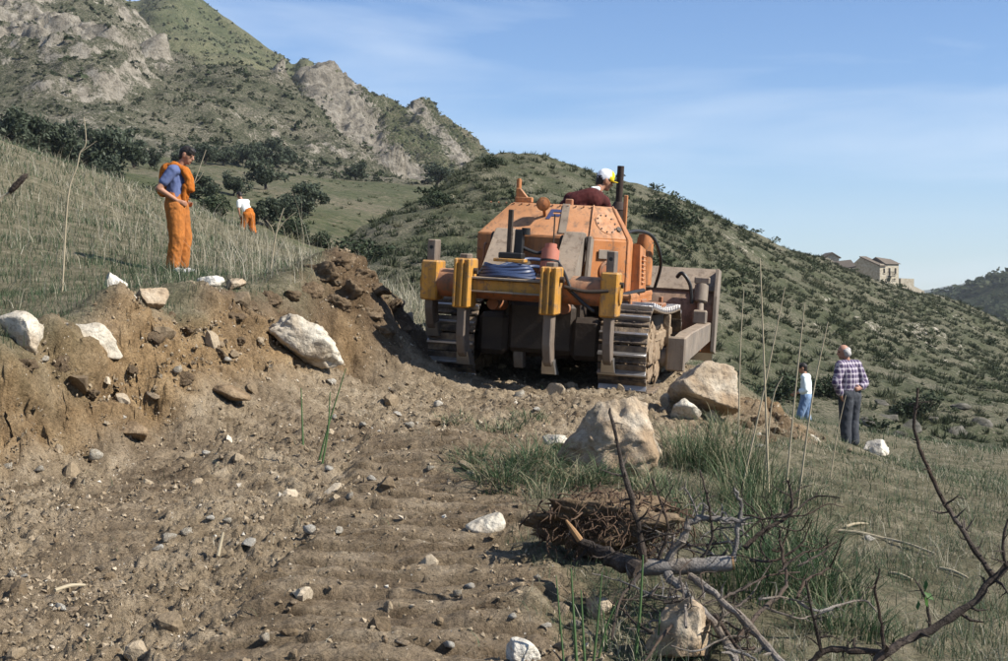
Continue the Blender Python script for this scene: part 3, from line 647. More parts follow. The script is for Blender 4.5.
def build_dozer():
    YAW, PITCH, ROLL = -13.0, 1.6, 3.6
    D = empty('bulldozer', (0.475, 16.85, 0.505), label='orange crawler bulldozer seen from behind with its yellow ripper raised', cat='bulldozer')
    D.rotation_mode = 'YXZ'
    D.rotation_euler = (Matrix.Rotation(math.radians(YAW), 3, 'Z') @ Matrix.Rotation(math.radians(PITCH), 3, 'X') @ Matrix.Rotation(math.radians(ROLL), 3, 'Y')).to_euler('YXZ')
    # ---- tracks
    path = []
    RS, RF, LT = 0.50, 0.44, 2.95
    def add(y, z): path.append(Vector((0, y, z)))
    for a in np.linspace(0, 1, 24, endpoint=False): add(a * LT, 0.0 + 0.0)                         # bottom, rear to front
    for a in np.linspace(-90, 90, 16, endpoint=False): add(LT + RF * math.cos(math.radians(a)), RF + RF * math.sin(math.radians(a)))
    for a in np.linspace(0, 1, 24, endpoint=False): add(LT * (1 - a), 2 * RF + (2 * RS - 2 * RF) * a - 0.05 * math.sin(math.pi * a) + 0.0)
    for a in np.linspace(90, 270, 16, endpoint=False): add(RS * math.cos(math.radians(a)), RS + RS * math.sin(math.radians(a)))
    seg = [(path[(i + 1) % len(path)] - path[i]).length for i in range(len(path))]; tot = sum(seg); NS = 42
    def at(s_):
        s_ %= tot; i = 0
        while s_ > seg[i]: s_ -= seg[i]; i += 1
        a, b = path[i], path[(i + 1) % len(path)]; return a.lerp(b, s_ / seg[i]), (b - a).normalized()
    sh = MB(); pitch = tot / NS
    sh.box((0, 0, -0.012), (0.56, pitch * 0.97, 0.024), bev=0.004)
    sh.prism([(-0.030, -0.02), (-0.014, -0.085), (0.012, -0.085), (0.020, -0.02)], -0.28, 0.28, 'x', 0.003)     # grouser bar, outward = -z
    sh.box((0, pitch * 0.42, -0.03), (0.56, 0.022, 0.02), bev=0.004)
    for bx in (-0.10, 0.10):
        for by in (0.05, 0.09): sh.cyl((bx, by, -0.024), (bx, by, -0.040), 0.013, n=6)
    shoe_me = sh.mesh('track_shoe', True)
    shoe_me.materials.append(M_SHOEM); shoe_me.materials.append(M_SHOE)
    for p_ in shoe_me.polygons: p_.material_index = 1 if p_.center.z < -0.045 else 0
    for side in (-1, 1):
        cx = 1.02 * side + (-0.02)
        ch = MB()
        ch.prism([(p.y, p.z) for p in [ (q - Vector((0, LT / 2, 0.46))) * 0.93 + Vector((0, LT / 2, 0.46)) for q in path[::2]]], cx - 0.09, cx + 0.09, 'x')
        T = ch.build('track', M_DARK, D)
        for k in range(NS):
            p, t = at((k + 0.3) * pitch); out = Vector((0, t.z, -t.y))     # outward normal of a path running rear->front along the bottom
            X = Vector((1, 0, 0)); Zl = -out; Yl = Zl.cross(X)
            M = Matrix((X, Yl, Zl)).transposed().to_4x4(); M.translation = p + Vector((cx, 0, 0))
            s_ = link('track_shoe', shoe_me, None, T); s_.matrix_local = M
        # frame, sprocket, idler, rollers, mud
        fr = MB(); fr.box((cx + 0.02 * side, LT / 2, 0.46), (0.40, 2.2, 0.34), bev=0.03); fr.box((cx + 0.19 * side, LT / 2 + 0.2, 0.62), (0.10, 1.7, 0.12), bev=0.02)
        fr.box((cx, LT / 2, 0.78), (0.12, 0.25, 0.30), bev=0.02); fr.box((cx + 0.24 * side, LT * 0.62, 0.66), (0.09, 0.10, 0.42), bev=0.01)
        fr.build('track_frame', M_MUD, D)
        sp = MB()
        for k in range(13):
            a = 2 * math.pi * k / 13
            sp.box((0, 0.43 * math.cos(a), 0.43 * math.sin(a)), (0.08, 0.09, 0.09), rot=(a, 0, 0), bev=0.01)
        sp.cyl((-0.05, 0, 0), (0.05, 0, 0), 0.42, n=26); sp.cyl((-0.20, 0, 0), (0.20, 0, 0), 0.26, n=20, bev=0.03); sp.cyl((-0.26, 0, 0), (0.26, 0, 0), 0.12, n=12)
        sp.build('sprocket', M_MUD if side > 0 else M_DARK, D, loc=(cx, 0.0, RS))
        idl = MB(); idl.cyl((-0.09, 0, 0), (0.09, 0, 0), 0.38, n=26, bev=0.03); idl.cyl((-0.15, 0, 0), (0.15, 0, 0), 0.14, n=14); idl.build('idler', M_MUD, D, loc=(cx, LT, RF))
        for k in range(6):
            ro = MB(); ro.cyl((-0.17, 0, 0), (0.17, 0, 0), 0.11, n=16, bev=0.02); ro.cyl((-0.2, 0, 0), (0.2, 0, 0), 0.06, n=10); ro.build('track_roller', M_MUD, D, loc=(cx, 0.42 + 0.42 * k, 0.19))
        # caked mud round the final drive and on the frame
        rs = random.Random(5 + side); mud = MB()
        for k in range(46):
            yy = rs.uniform(-0.35, 2.4); zz = rs.uniform(0.12, 0.72) if yy > 0.3 else rs.uniform(0.2, 0.85); r = rs.uniform(0.04, 0.13)
            ic = bmesh.ops.create_icosphere(mud.bm, subdivisions=3, radius=r); cc = Vector((cx + side * rs.uniform(0.15, 0.22), yy, zz)); vs_ = ic['verts']
            q_ = np.array([v.co[:] for v in vs_]); f_ = 1 + 0.7 * fbm(q_ * 13 + k * 3.3, 4) + 0.25 * fbm(q_ * 40 + k, 3)
            for v, s_ in zip(vs_, f_): v.co = Vector((v.co.x * 0.32, v.co.y * 1.5, v.co.z * 1.1)) * float(s_) + cc
        tag(mud.build('caked_mud', M_MUD, D), kind='stuff')
        fd = MB(); fd.box((cx - 0.46 * side, 0.0, 0.62), (0.36, 0.8, 0.5), bev=0.06); fd.build('final_drive', M_DARK, D)
    # ---- chassis
    ca = MB(); ca.box((0, 1.3, 0.82), (0.95, 3.2, 0.62), bev=0.03); ca.box((0, -0.22, 0.72), (0.8, 0.3, 0.6), bev=0.05); ca.box((0, 1.2, 0.45), (0.7, 2.6, 0.2), bev=0.04); ca.build('chassis', M_DARK, D)
    fl = MB(); fl.box((0, 1.35, 1.16), (1.7, 1.3, 0.06), bev=0.01); fl.build('floor_plate', M_OR2, D)
    for side in (-1, 1):
        fe = MB(); fe.box((0.80 * side, 0.95, 1.13), (0.42, 2.0, 0.05), bev=0.01); fe.box((0.99 * side, 0.95, 1.10), (0.03, 2.0, 0.14), bev=0.008); fe.build('fender', M_OR, D)
        # side console boxes ahead of the tank
        cb = MB(); cb.hull([[(0.60 * side, 0.9, 1.16), (0.97 * side, 0.9, 1.16), (0.97 * side, 1.55, 1.16), (0.60 * side, 1.55, 1.16)], [(0.60 * side, 0.9, 1.80), (0.95 * side, 0.9, 1.76), (0.95 * side, 1.45, 1.70), (0.60 * side, 1.45, 1.74)]])
        cbo = cb.build('side_console', M_OR, D, smooth=False)
        for k in range(7):
            lv = MB(); lv.box((0.975 * side, 1.18, 1.28 + 0.055 * k), (0.03, 0.20, 0.022), rot=(0, 0.5 * side, 0), bev=0.004); lv.build('louvre', M_OR, cbo)
    # ---- fuel tank across the rear
    B0 = [(-0.92, 0.0), (0.46, 0.0), (0.86, 0.42), (0.86, 0.9), (-0.92, 0.9)]
    T0 = [(-0.60, 0.40), (0.42, 0.40), (0.62, 0.58), (0.62, 0.9), (-0.60, 0.9)]
    tk = MB(); tk.hull([[(x, y, 1.10) for x, y in B0], [(x, y, 1.80) for x, y in B0], [(x, y, 2.20) for x, y in T0]])
    es = [e for e in tk.bm.edges]; bmesh.ops.bevel(tk.bm, geom=es, offset=0.018, segments=2, affect='EDGES')
    tank = tk.build('fuel_tank', M_OR, D)
    def slope(x, t): return Vector((x, 0.40 * t, 1.80 + 0.40 * t))       # point on the sloping rear plate
    nS = Vector((0, -0.4, 0.4)).normalized()
    w = MB(); w.tube([(0.46, -0.008, 1.12), (0.46, -0.008, 1.80), (0.42, 0.395, 2.205)], 0.012, 6); w.build('weld_seam', M_OR, tank)
    w = MB(); w.tube([(0.86, 0.42, 1.12), (0.865, 0.415, 1.80), (0.625, 0.575, 2.205)], 0.012, 6); w.build('weld_seam', M_OR, tank)
    w = MB(); w.tube([(-0.91, -0.004, 1.80), (0.46, -0.006, 1.80)], 0.010, 6); w.build('weld_seam', M_OR, tank)
    # round access covers on the chamfered corner
    cn = Vector((0.42, -0.40, 0)).normalized()
    cf = Vector((0.60, -0.571, 0.60)).normalized()
    pc = Vector((0.592, 0.335, 1.98))
    cv = MB(); cv.cyl(pc - cf * 0.03, pc + cf * 0.012, 0.15, n=28); cv.build('access_cover', M_OR, tank)
    bl = MB()
    for k in range(10):
        a = 2 * math.pi * k / 10; q = Vector((0, 0, 1)); e1 = cf.cross(q).normalized(); e2 = cf.cross(e1)
        p = pc + cf * 0.012 + (e1 * math.cos(a) + e2 * math.sin(a)) * 0.128; bl.cyl(p, p + cf * 0.012, 0.011, n=6)
    tag(bl.build('cover_bolts', M_DARK, tank), kind='stuff')
    hp = Vector((0.742, 0.415, 1.93)); hole = MB(); hole.cyl(hp - cf * 0.02, hp + cf * 0.008, 0.035, n=16); hole.build('filler_hole', M_DARK, tank)
    p2 = Vector((0.66, 0.21, 1.42)); cv = MB(); cv.lathe([(0.13, 0), (0.13, 0.02), (0.10, 0.03), (0.09, 0.015), (0.0, 0.015)], p2, cn.to_track_quat('Z', 'Y').to_matrix().to_4x4(), 22); cv.build('drain_cover', M_OR2, tank)
    bo = MB()
    for x_ in np.linspace(-0.86, 0.40, 14): bo.cyl((x_, -0.002, 1.17), (x_, -0.016, 1.17), 0.014, n=6); bo.cyl((x_, 0.372, 2.168 + 0.012), (x_, 0.36, 2.192), 0.010, n=6)
    for z_ in np.linspace(1.25, 1.72, 5): bo.cyl((-0.88, -0.002, z_), (-0.88, -0.016, z_), 0.012, n=6)
    tag(bo.build('tank_bolts', M_OR2, tank), kind='stuff')
    hd = MB(); hd.tube(smooth_path([(-0.80, -0.02, 1.45), (-0.80, -0.09, 1.46), (-0.80, -0.09, 1.66), (-0.80, -0.02, 1.67)], 3), 0.013, 7); hd.build('grab_handle', M_OR2, tank)
    pl_ = MB(); pl_.box((0.62, 0.135, 1.62), (0.16, 0.012, 0.11), rot=(0, 0, math.atan2(0.42, 0.40)), bev=0.003); pl_.build('data_plate', M_GR, tank)
    # oil-stained fuel gauge strip and blue mark on the plate
    st = MB(); a, b_ = slope(0.12, 0.98), slope(0.12, 0.05)
    st.hull([[slope(0.04, 1.0) + nS * 0.004, slope(0.13, 1.0) + nS * 0.004, slope(0.13, 1.0) + nS * 0.012, slope(0.04, 1.0) + nS * 0.012], [slope(0.07, 0.1) + nS * 0.004, slope(0.16, 0.1) + nS * 0.004, slope(0.16, 0.1) + nS * 0.012, slope(0.07, 0.1) + nS * 0.012]])
    st.build('oil_stain', MATS['dusty_grey_steel'], tank)
    lg = MB(); o0 = slope(-0.13, 0.52)
    ex = Vector((1, 0, 0)); ez = Vector((0, 0.4, 0.4)).normalized()
    def bar(x0, z0, x1, z1):
        q = [o0 + ex * (x + 0.25 * z) + ez * z + nS * h for h in (0.004, 0.007) for x, z in ((x0, z0), (x1, z0), (x1, z1), (x0, z1))]
        lg.hull([q[:4], q[4:]])
    bar(0, 0, 0.05, 0.17); bar(0.0505, 0.125, 0.18, 0.17); bar(0.0505, 0.05, 0.15, 0.09)
    lg.build('maker_mark', M_LOGO, tank, smooth=False)
    # rear work lamp
    lb = slope(-0.15, 0.62); lp = lb + nS * 0.17 + Vector((0, 0, 0.02))
    rot = Vector((0.12, -1, -0.12)).to_track_quat('Z', 'Y').to_matrix().to_4x4()
    lm = MB(); lm.lathe([(0.0, -0.09), (0.045, -0.085), (0.075, -0.04), (0.083, 0.01), (0.085, 0.035), (0.075, 0.04)], lp, rot, 22)
    lamp = lm.build('work_lamp', M_OR, D)
    l2 = MB(); l2.lathe([(0.0745, 0.036), (0.05, 0.046), (0.0, 0.05)], lp, rot, 22); l2.build('lamp_glass', worn_paint('painted_over_lens', (0.55, 0.20, 0.07), dust_amt=0.5), lamp)
    l3 = MB(); l3.cyl(lb, lp, 0.022, n=8); l3.build('lamp_bracket', M_OR, lamp)
    # handrail bracket on the tank's left shoulder
    br = MB(); br.box((-0.50, 0.62, 2.24), (0.22, 0.09, 0.07), bev=0.01); br.prism([(-0.60, 2.27), (-0.45, 2.27), (-0.55, 2.38), (-0.60, 2.38)], 0.58, 0.66, 'y', 0.006); br.cyl((-0.575, 0.62, 2.37), (-0.575, 0.62, 2.50), 0.032, n=14, bev=0.01); br.build('guard_bracket', M_OR, D)
    # ---- seat, engine hood, exhaust, cleaners
    se = MB(); se.box((0.10, 1.24, 1.60), (0.62, 0.52, 0.22), bev=0.05, seg=3); se.box((0.10, 0.96, 1.84), (0.60, 0.10, 0.56), bev=0.05, seg=3); se.build('seat', M_BLK, D)
    ho = MB(); ho.hull([[(-0.42, 1.95, 1.1), (0.42, 1.95, 1.1), (0.42, 1.95, 1.74), (0.36, 1.95, 1.82), (-0.36, 1.95, 1.82), (-0.42, 1.95, 1.74)], [(-0.42, 3.7, 1.0), (0.42, 3.7, 1.0), (0.42, 3.7, 1.62), (0.36, 3.7, 1.70), (-0.36, 3.7, 1.70), (-0.42, 3.7, 1.62)]])
    ho.build('engine_hood', M_OR, D, smooth=False)
    ra = MB(); ra.box((0, 3.78, 1.22), (0.98, 0.16, 1.05), bev=0.03); ra.build('radiator_guard', M_OR, D)
    da = MB(); da.hull([[(-0.45, 1.80, 1.16), (0.5, 1.80, 1.16), (0.5, 1.95, 1.16), (-0.45, 1.95, 1.16)], [(-0.45, 1.80, 1.95), (0.5, 1.80, 1.95), (0.5, 1.95, 1.90), (-0.45, 1.95, 1.90)]]); da.build('dashboard', M_OR2, D)
    exh = MB(); exh.cyl((0.45, 2.25, 1.60), (0.45, 2.25, 2.22), 0.12, n=20, bev=0.02); exh.cyl((0.45, 2.25, 2.21), (0.45, 2.25, 2.32), 0.12, 0.060, n=20); exh.cyl((0.45, 2.25, 2.30), (0.45, 2.25, 2.80), 0.046, n=18); exh.build('exhaust_stack', M_EXH, D)
    ac = MB(); ac.cyl((0.88, 1.85, 1.22), (0.88, 1.85, 1.80), 0.12, n=20, bev=0.02); ac.cyl((0.88, 1.85, 1.80), (0.88, 1.85, 1.90), 0.08, n=16); ac.build('oil_filter_canister', M_OR, D)
    h1 = MB(); h1.lathe([(0.03, -0.08), (0.09, -0.05), (0.115, 0.03), (0.105, 0.05)], (0.82, 2.35, 1.82), (Vector((0.3, 1, 0)).to_track_quat('Z', 'Y').to_matrix().to_4x4()), 20); h1.cyl((0.82, 2.35, 1.1), (0.82, 2.35, 1.76), 0.035, n=10)
    h1.build('front_lamp', M_OR, D)
    dr = MB(); dr.lathe([(0.0, -0.12), (0.13, -0.12), (0.14, -0.10), (0.14, 0.10), (0.13, 0.12), (0.0, 0.12)], (0.70, 2.15, 1.62), (0, math.pi / 2, 0), 22); dr.build('air_cleaner', M_OR, D)
    hs = MB(); hs.tube(smooth_path([(0.72, 0.95, 1.88), (0.86, 1.25, 1.93), (1.02, 1.6, 1.86), (1.10, 1.95, 1.55), (1.02, 2.1, 1.2)]), 0.022, 8); hs.build('hose', M_BLK, D)
    hs = MB(); hs.tube(smooth_path([(0.55, -0.28, 1.08), (0.72, -0.1, 1.10), (0.9, 0.25, 1.16), (1.05, 0.7, 1.20)]), 0.028, 8); hs.build('hose', M_BLK, D)
    stp = MB(); stp.box((1.10, 1.0, 1.02), (0.36, 0.5, 0.05), bev=0.01); stp.box((1.0, 1.05, 0.98), (0.06, 0.4, 0.2), bev=0.01); stp.build('step', M_OR2, D)
    for lx in (0.0, 0.10):
        le = MB(); le.tube([(lx, 1.7, 1.2), (lx, 1.66, 1.8), (lx, 1.62, 2.05)], 0.014, 8); le.cyl((lx, 1.62, 2.03), (lx, 1.61, 2.12), 0.028, n=10, bev=0.008); le.build('lever', M_BLK, D)
    pst = MB(); pst.box((0.72, 1.02, 2.06), (0.05, 0.05, 0.62), bev=0.008); pst.build('guard_post', M_OR, D)
    lid = MB(); lid.box((0.08, 0.60, 2.215), (0.09, 0.09, 0.12), bev=0.01); lid.build('tank_filler_neck', M_OR2, D)
    # ---- ripper
    RY, RH = -0.74, 1.20
    for ax in (-0.54, 0.30):
        ar = MB()
        ar.prism([(-0.02, 1.86), (-0.14, 1.87), (-0.26, 1.74), (-0.86, 1.32), (-0.80, 1.12), (-0.62, 1.10), (0.02, 1.55)], ax - 0.125, ax + 0.125, 'x', 0.015)
        A = ar.build('ripper_arm', M_GR, D)
        for sx in (-0.15, 0.15):
            pn = MB(); pn.cyl((ax + sx - 0.02, -0.10, 1.74), (ax + sx + 0.02, -0.10, 1.74), 0.085, n=18, bev=0.01); pn.build('pivot_pin', M_DARK, A)
        sd = MB(); sd.box((ax + 0.19, -0.16, 1.52), (0.05, 0.16, 0.60), rot=(-0.25, 0, 0), bev=0.01); sd.build('arm_side_plate', M_GR if ax > 0 else M_DARK, A)
        lk = MB(); lk.cyl((ax * 0.8, 0.05, 0.95), (ax, -0.62, 0.98), 0.07, n=14); lk.build('lower_link', M_OR2, D)
        cyl_ = MB(); cyl_.cyl((ax * 0.55, 0.02, 1.45), (ax * 0.62, -0.35, 1.22), 0.065, n=16); cyl_.cyl((ax * 0.62, -0.35, 1.22), (ax * 0.68, -0.62, 1.06), 0.03, n=12); cyl_.build('ripper_cylinder', M_DARK, D)
    bm_ = MB(); bm_.cyl((-1.16, RY, RH), (0.84, RY, RH), 0.165, n=28, bev=0.01); beam = bm_.build('ripper_beam', M_OR2, D)
    lg_ = MB(); lg_.box((-0.24, RY - 0.22, RH + 0.00), (0.94, 0.26, 0.14), bev=0.012); lg_.build('front_channel', M_YE, beam)
    tp = MB(); tp.box((-0.24, RY - 0.16, RH + 0.085), (1.0, 0.50, 0.025), bev=0.005); tp.build('deck_plate', M_GR, beam)
    lip = MB(); lip.box((-0.27, RY - 0.37, RH - 0.065), (1.0, 0.07, 0.02), bev=0.004); lip.build('edge_strip', M_GR, beam)
    SH = [(-1.24, 1.45, 0.99, 0.56, True), (-0.77, 1.50, 0.94, 0.28, False), (0.23, 1.46, 0.92, 0.24, False), (0.86, 1.43, 0.92, 0.28, True)]
    for i, (sx, zt, zb, tip, outer) in enumerate(SH):
        yy = RY if outer else RY - 0.30
        pk = MB(); wd = 0.20
        pk.box((sx, yy, (zt + zb) / 2), (wd, 0.34, zt - zb), bev=0.018)
        if outer: pk.cyl((sx - wd / 2 - 0.02, yy + 0.02, RH), (sx + wd / 2 + 0.02, yy + 0.02, RH), 0.15, n=22, bev=0.015)
        else:
            for q in (-0.075, 0.0, 0.075): pk.box((sx + q, yy - 0.18, (zt + zb) / 2), (0.035, 0.05, (zt - zb) * 0.98), bev=0.01)
        P = pk.build('shank_holder', M_YE, D)
        pn = MB(); pn.cyl((sx + wd / 2 + 0.003, yy - 0.04, zt - 0.14), (sx + wd / 2 + 0.05, yy - 0.04, zt - 0.14), 0.035, n=12); pn.build('retaining_pin', M_DARK, P)
        sk = MB(); top = zt + (0.24 if outer else 0.05)
        sk.prism([(yy - 0.13, top), (yy + 0.10, top), (yy + 0.10, tip + 0.34), (yy + 0.20, tip + 0.12), (yy + 0.28, tip + 0.02), (yy + 0.14, tip + 0.04), (yy - 0.04, tip + 0.14), (yy - 0.13, tip + 0.34)], sx - 0.048, sx + 0.048, 'x', 0.01)
        S = sk.build('ripper_shank', M_SHK, D)
        tt = MB(); tt.hull([[(sx - 0.065, yy + 0.02, tip + 0.15), (sx + 0.065, yy + 0.02, tip + 0.15), (sx + 0.065, yy + 0.17, tip + 0.17), (sx - 0.065, yy + 0.17, tip + 0.17)],
                            [(sx - 0.08, yy + 0.10, tip), (sx + 0.08, yy + 0.10, tip), (sx + 0.07, yy + 0.40, tip - 0.03), (sx - 0.07, yy + 0.40, tip - 0.03)]]); tt.build('ripper_tip', M_TIP, S)
        if outer:
            hl = MB(); hl.cyl((sx, yy - 0.1305, top - 0.09), (sx, yy - 0.134, top - 0.09), 0.022, n=14); hl.build('pin_hole', M_BLK, S)
    # centre link hanging behind the ripper
    cl = MB(); cl.prism([(-0.30, 0.92), (-0.18, 0.92), (-0.16, 0.34), (-0.10, 0.22), (-0.24, 0.22), (-0.30, 0.36)], -0.33, -0.21, 'x', 0.01); cl.build('drawbar', M_GR, D)
    # coiled hoses, valve and pump on the ripper deck
    hc = MB()
    for k in range(5):
        r = 0.34 - 0.02 * k; z = RH + 0.12 + 0.028 * k; pts = []
        for a in np.linspace(0, 2 * math.pi, 28):
            pts.append((-0.34 + r * math.cos(a), RY - 0.06 + r * 0.62 * math.sin(a), z + 0.012 * math.sin(3 * a + k)))
        hc.tube(pts, 0.024, 7)
    hc.build('coiled_hose', M_BLUE, D)
    vl = MB(); vl.box((-0.30, RY - 0.10, RH + 0.30), (0.36, 0.22, 0.04), bev=0.008); vl.build('mounting_plate', M_YE, D)
    vl = MB(); vl.box((-0.29, RY - 0.10, RH + 0.355), (0.28, 0.18, 0.07), bev=0.012); vl.box((-0.22, RY - 0.05, RH + 0.52), (0.10, 0.10, 0.28), bev=0.012); vl.cyl((-0.15, RY - 0.05, RH + 0.60), (-0.15, RY - 0.05, RH + 0.68), 0.05, n=14); vl.build('valve_block', M_BLK, D)
    vl = MB(); vl.box((-0.32, RY - 0.12, RH + 0.62), (0.055, 0.055, 0.52), bev=0.008); vl.build('valve_lever', M_DARK, D)
    mo = MB(); mo.cyl((0.13, RY - 0.02, RH + 0.16), (0.13, RY + 0.05, RH + 0.46), 0.105, n=22, bev=0.02); mo.cyl((0.13, RY + 0.05, RH + 0.46), (0.13, RY + 0.06, RH + 0.51), 0.07, n=18); MO = mo.build('hydraulic_motor', M_RED, D)
    mo = MB(); mo.cyl((0.13, RY + 0.012, RH + 0.30), (0.13, RY + 0.017, RH + 0.325), 0.109, n=22); mo.build('motor_band', M_BLK, MO)
    for pts, r, mt in ((((-0.20, -0.78, 1.66), (-0.02, -0.74, 1.60), (0.10, -0.70, 1.63), (0.22, -0.74, 1.52), (0.34, -0.86, 1.38), (0.44, -0.95, 1.20)), 0.020, M_BLK),
                       (((0.10, -0.68, 1.62), (0.20, -0.60, 1.58), (0.24, -0.7, 1.42)), 0.016, M_BLK),
                       (((-0.36, -0.72, 1.36), (-0.1, -0.5, 1.44), (0.05, -0.1, 1.38)), 0.020, M_BLUE),
                       (((-0.46, -0.70, 1.42), (-0.2, -0.45, 1.52), (0.02, -0.05, 1.50)), 0.020, M_BLUE),
                       (((0.36, -0.95, 1.24), (0.60, -0.93, 1.20), (0.86, -0.90, 1.22)), 0.022, M_DARK),
                       (((0.40, -0.92, 1.22), (0.56, -0.90, 1.08), (0.70, -0.88, 0.98)), 0.022, M_BLK)):
        h = MB(); h.tube(smooth_path(pts), r, 8); h.build('hose', mt, D)
    rd = MB(); rd.cyl((0.14, RY + 0.14, RH + 0.40), (0.14, RY + 0.14, RH + 0.86), 0.009, n=6); rd.build('rod', M_DARK, D)
    # ---- blade and its frame
    BY = 4.05
    mb = MB(); prof = [(BY + 0.10, 0.36), (BY - 0.02, 0.55), (BY - 0.06, 0.80), (BY - 0.02, 1.06), (BY + 0.10, 1.24), (BY + 0.42, 1.50), (BY + 0.47, 1.47), (BY + 0.16, 1.18), (BY + 0.05, 1.02), (BY + 0.01, 0.80), (BY + 0.05, 0.58), (BY + 0.16, 0.40)]
    mb.prism(prof, -1.66, 1.66, 'x'); bl = mb.build('blade', worn_paint('blade_paint', (0.24, 0.12, 0.07), dust=(0.27, 0.225, 0.17), dust_amt=0.9, chip=0.5), D)
    tp = MB(); tp.hull([[(-1.66, BY + 0.09, 1.247), (1.66, BY + 0.09, 1.247), (1.66, BY + 0.07, 1.275), (-1.66, BY + 0.07, 1.275)], [(-1.66, BY + 0.46, 1.555), (1.66, BY + 0.46, 1.555), (1.66, BY + 0.44, 1.585), (-1.66, BY + 0.44, 1.585)]]); tp.build('blade_top_plate', M_GR, bl)
    ce = MB(); ce.box((0, BY + 0.15, 0.33), (3.36, 0.03, 0.20), rot=(0.5, 0, 0), bev=0.006); ce.build('cutting_edge', M_TIP, bl)
    for side in (-1, 1):
        ep = MB(); ep.prism([(BY - 0.16, 0.40), (BY + 0.22, 0.34), (BY + 0.52, 1.56), (BY + 0.04, 1.60), (BY - 0.10, 1.20)], 1.66 * side, 1.71 * side, 'x', 0.006); ep.build('end_plate', M_GR, bl)
        rb = MB(); rb.box((1.50 * side, BY - 0.10, 0.82), (0.05, 0.14, 0.86), bev=0.008); rb.build("blade_rib", M_OR2, bl); rb = MB(); rb.box((0.9 * side, BY - 0.10, 0.80), (0.05, 0.12, 0.7), bev=0.008); rb.build('blade_rib', M_OR2, bl)
        pa = MB(); pa.hull([[(1.33 * side, 1.45, 0.34), (1.50 * side, 1.45, 0.34), (1.50 * side, 1.45, 0.70), (1.33 * side, 1.45, 0.70)], [(1.36 * side, 2.2, 0.40), (1.54 * side, 2.2, 0.40), (1.54 * side, 2.2, 0.76), (1.36 * side, 2.2, 0.76)],
                            [(1.47 * side, BY - 0.12, 0.54), (1.65 * side, BY - 0.12, 0.54), (1.65 * side, BY - 0.12, 0.82), (1.47 * side, BY - 0.12, 0.82)]])
        bmesh.ops.bevel(pa.bm, geom=pa.bm.edges[:], offset=0.015, segments=1, affect='EDGES')
        PA = pa.build('push_arm', M_GR, D)
        tr = MB(); tr.cyl((1.10 * side, 1.55, 0.46), (1.36 * side, 1.55, 0.46), 0.12, n=18); tr.box((1.42 * side, 1.44, 0.52), (0.24, 0.10, 0.44), bev=0.02); tr.build('trunnion', M_GR, PA)
        st = MB(); st.cyl((1.50 * side, BY - 0.32, 0.86), (1.48 * side, BY - 0.16, 1.12), 0.05, n=14); st.cyl((1.48 * side, BY - 0.16, 1.10), (1.48 * side, BY - 0.08, 1.36), 0.10, n=18, bev=0.015); st.box((1.48 * side, BY - 0.05, 1.42), (0.22, 0.14, 0.10), bev=0.015); st.box((1.50 * side, BY - 0.34, 0.90), (0.20, 0.16, 0.20), bev=0.02)
        st.build('tilt_brace', M_GR, D)
        lc = MB(); lc.cyl((0.60 * side, 3.72, 1.45), (0.62 * side, 3.88, 1.0), 0.06, n=14); lc.cyl((0.62 * side, 3.88, 1.0), (0.64 * side, BY - 0.04, 0.6), 0.032, n=12); lc.build('lift_cylinder', M_OR2, D)
    for o_ in D.children:
        if o_.name.split('.')[0] in ('blade', 'tilt_brace'): o_.location.z -= 0.13
        if o_.name.split('.')[0] == 'push_arm': o_.location.z -= 0.13
    hs = MB(); hs.tube(smooth_path([(1.12, BY - 0.12, 1.32), (1.2, BY - 0.2, 1.38), (1.32, BY - 0.2, 1.22), (1.36, BY - 0.2, 0.95)]), 0.028, 8); hs.build('hose', M_BLK, D)
    return D
dozer = build_dozer()
bpy.context.view_layer.update()
def dz_world(p): return dozer.matrix_world @ Vector(p)
# ------------------------------------------------------------------ people
def blob_bm(caps):
    """caps: (p0, p1, r0, r1[, axis, factor]) capsules; axis/factor squash the cross-section along an axis"""
    m = MB()
    for c in caps:
        p0, p1, r0, r1 = Vector(c[0]), Vector(c[1]), c[2], c[3]
        ax, k = (Vector(c[4]).normalized(), c[5]) if len(c) > 4 else (None, 1.0)
        d = p1 - p0; L = d.length
        t = d.normalized() if L > 1e-6 else Vector((0, 0, 1))
        e1 = t.orthogonal().normalized(); e2 = t.cross(e1); loops = []
        prof = [(-r0 * math.cos(a), r0 * math.sin(a)) for a in np.linspace(0.12, math.pi / 2, 5)] + [(L + r1 * math.sin(a), r1 * math.cos(a)) for a in np.linspace(0, math.pi / 2 - 0.12, 5)]
        mid = (p0 + p1) / 2
        for s, r in prof:
            lp = []
            for q in range(14):
                a = 2 * math.pi * q / 14; p = p0 + t * s + (e1 * math.cos(a) + e2 * math.sin(a)) * r
                if ax is not None:
                    base = p0 + t * s; o = p - base; p = base + o - ax * o.dot(ax) * (1 - k)
                lp.append(p)
            loops.append(lp)
        m.hull(loops)
    bmesh.ops.recalc_face_normals(m.bm, faces=m.bm.faces[:])
    return m.bm
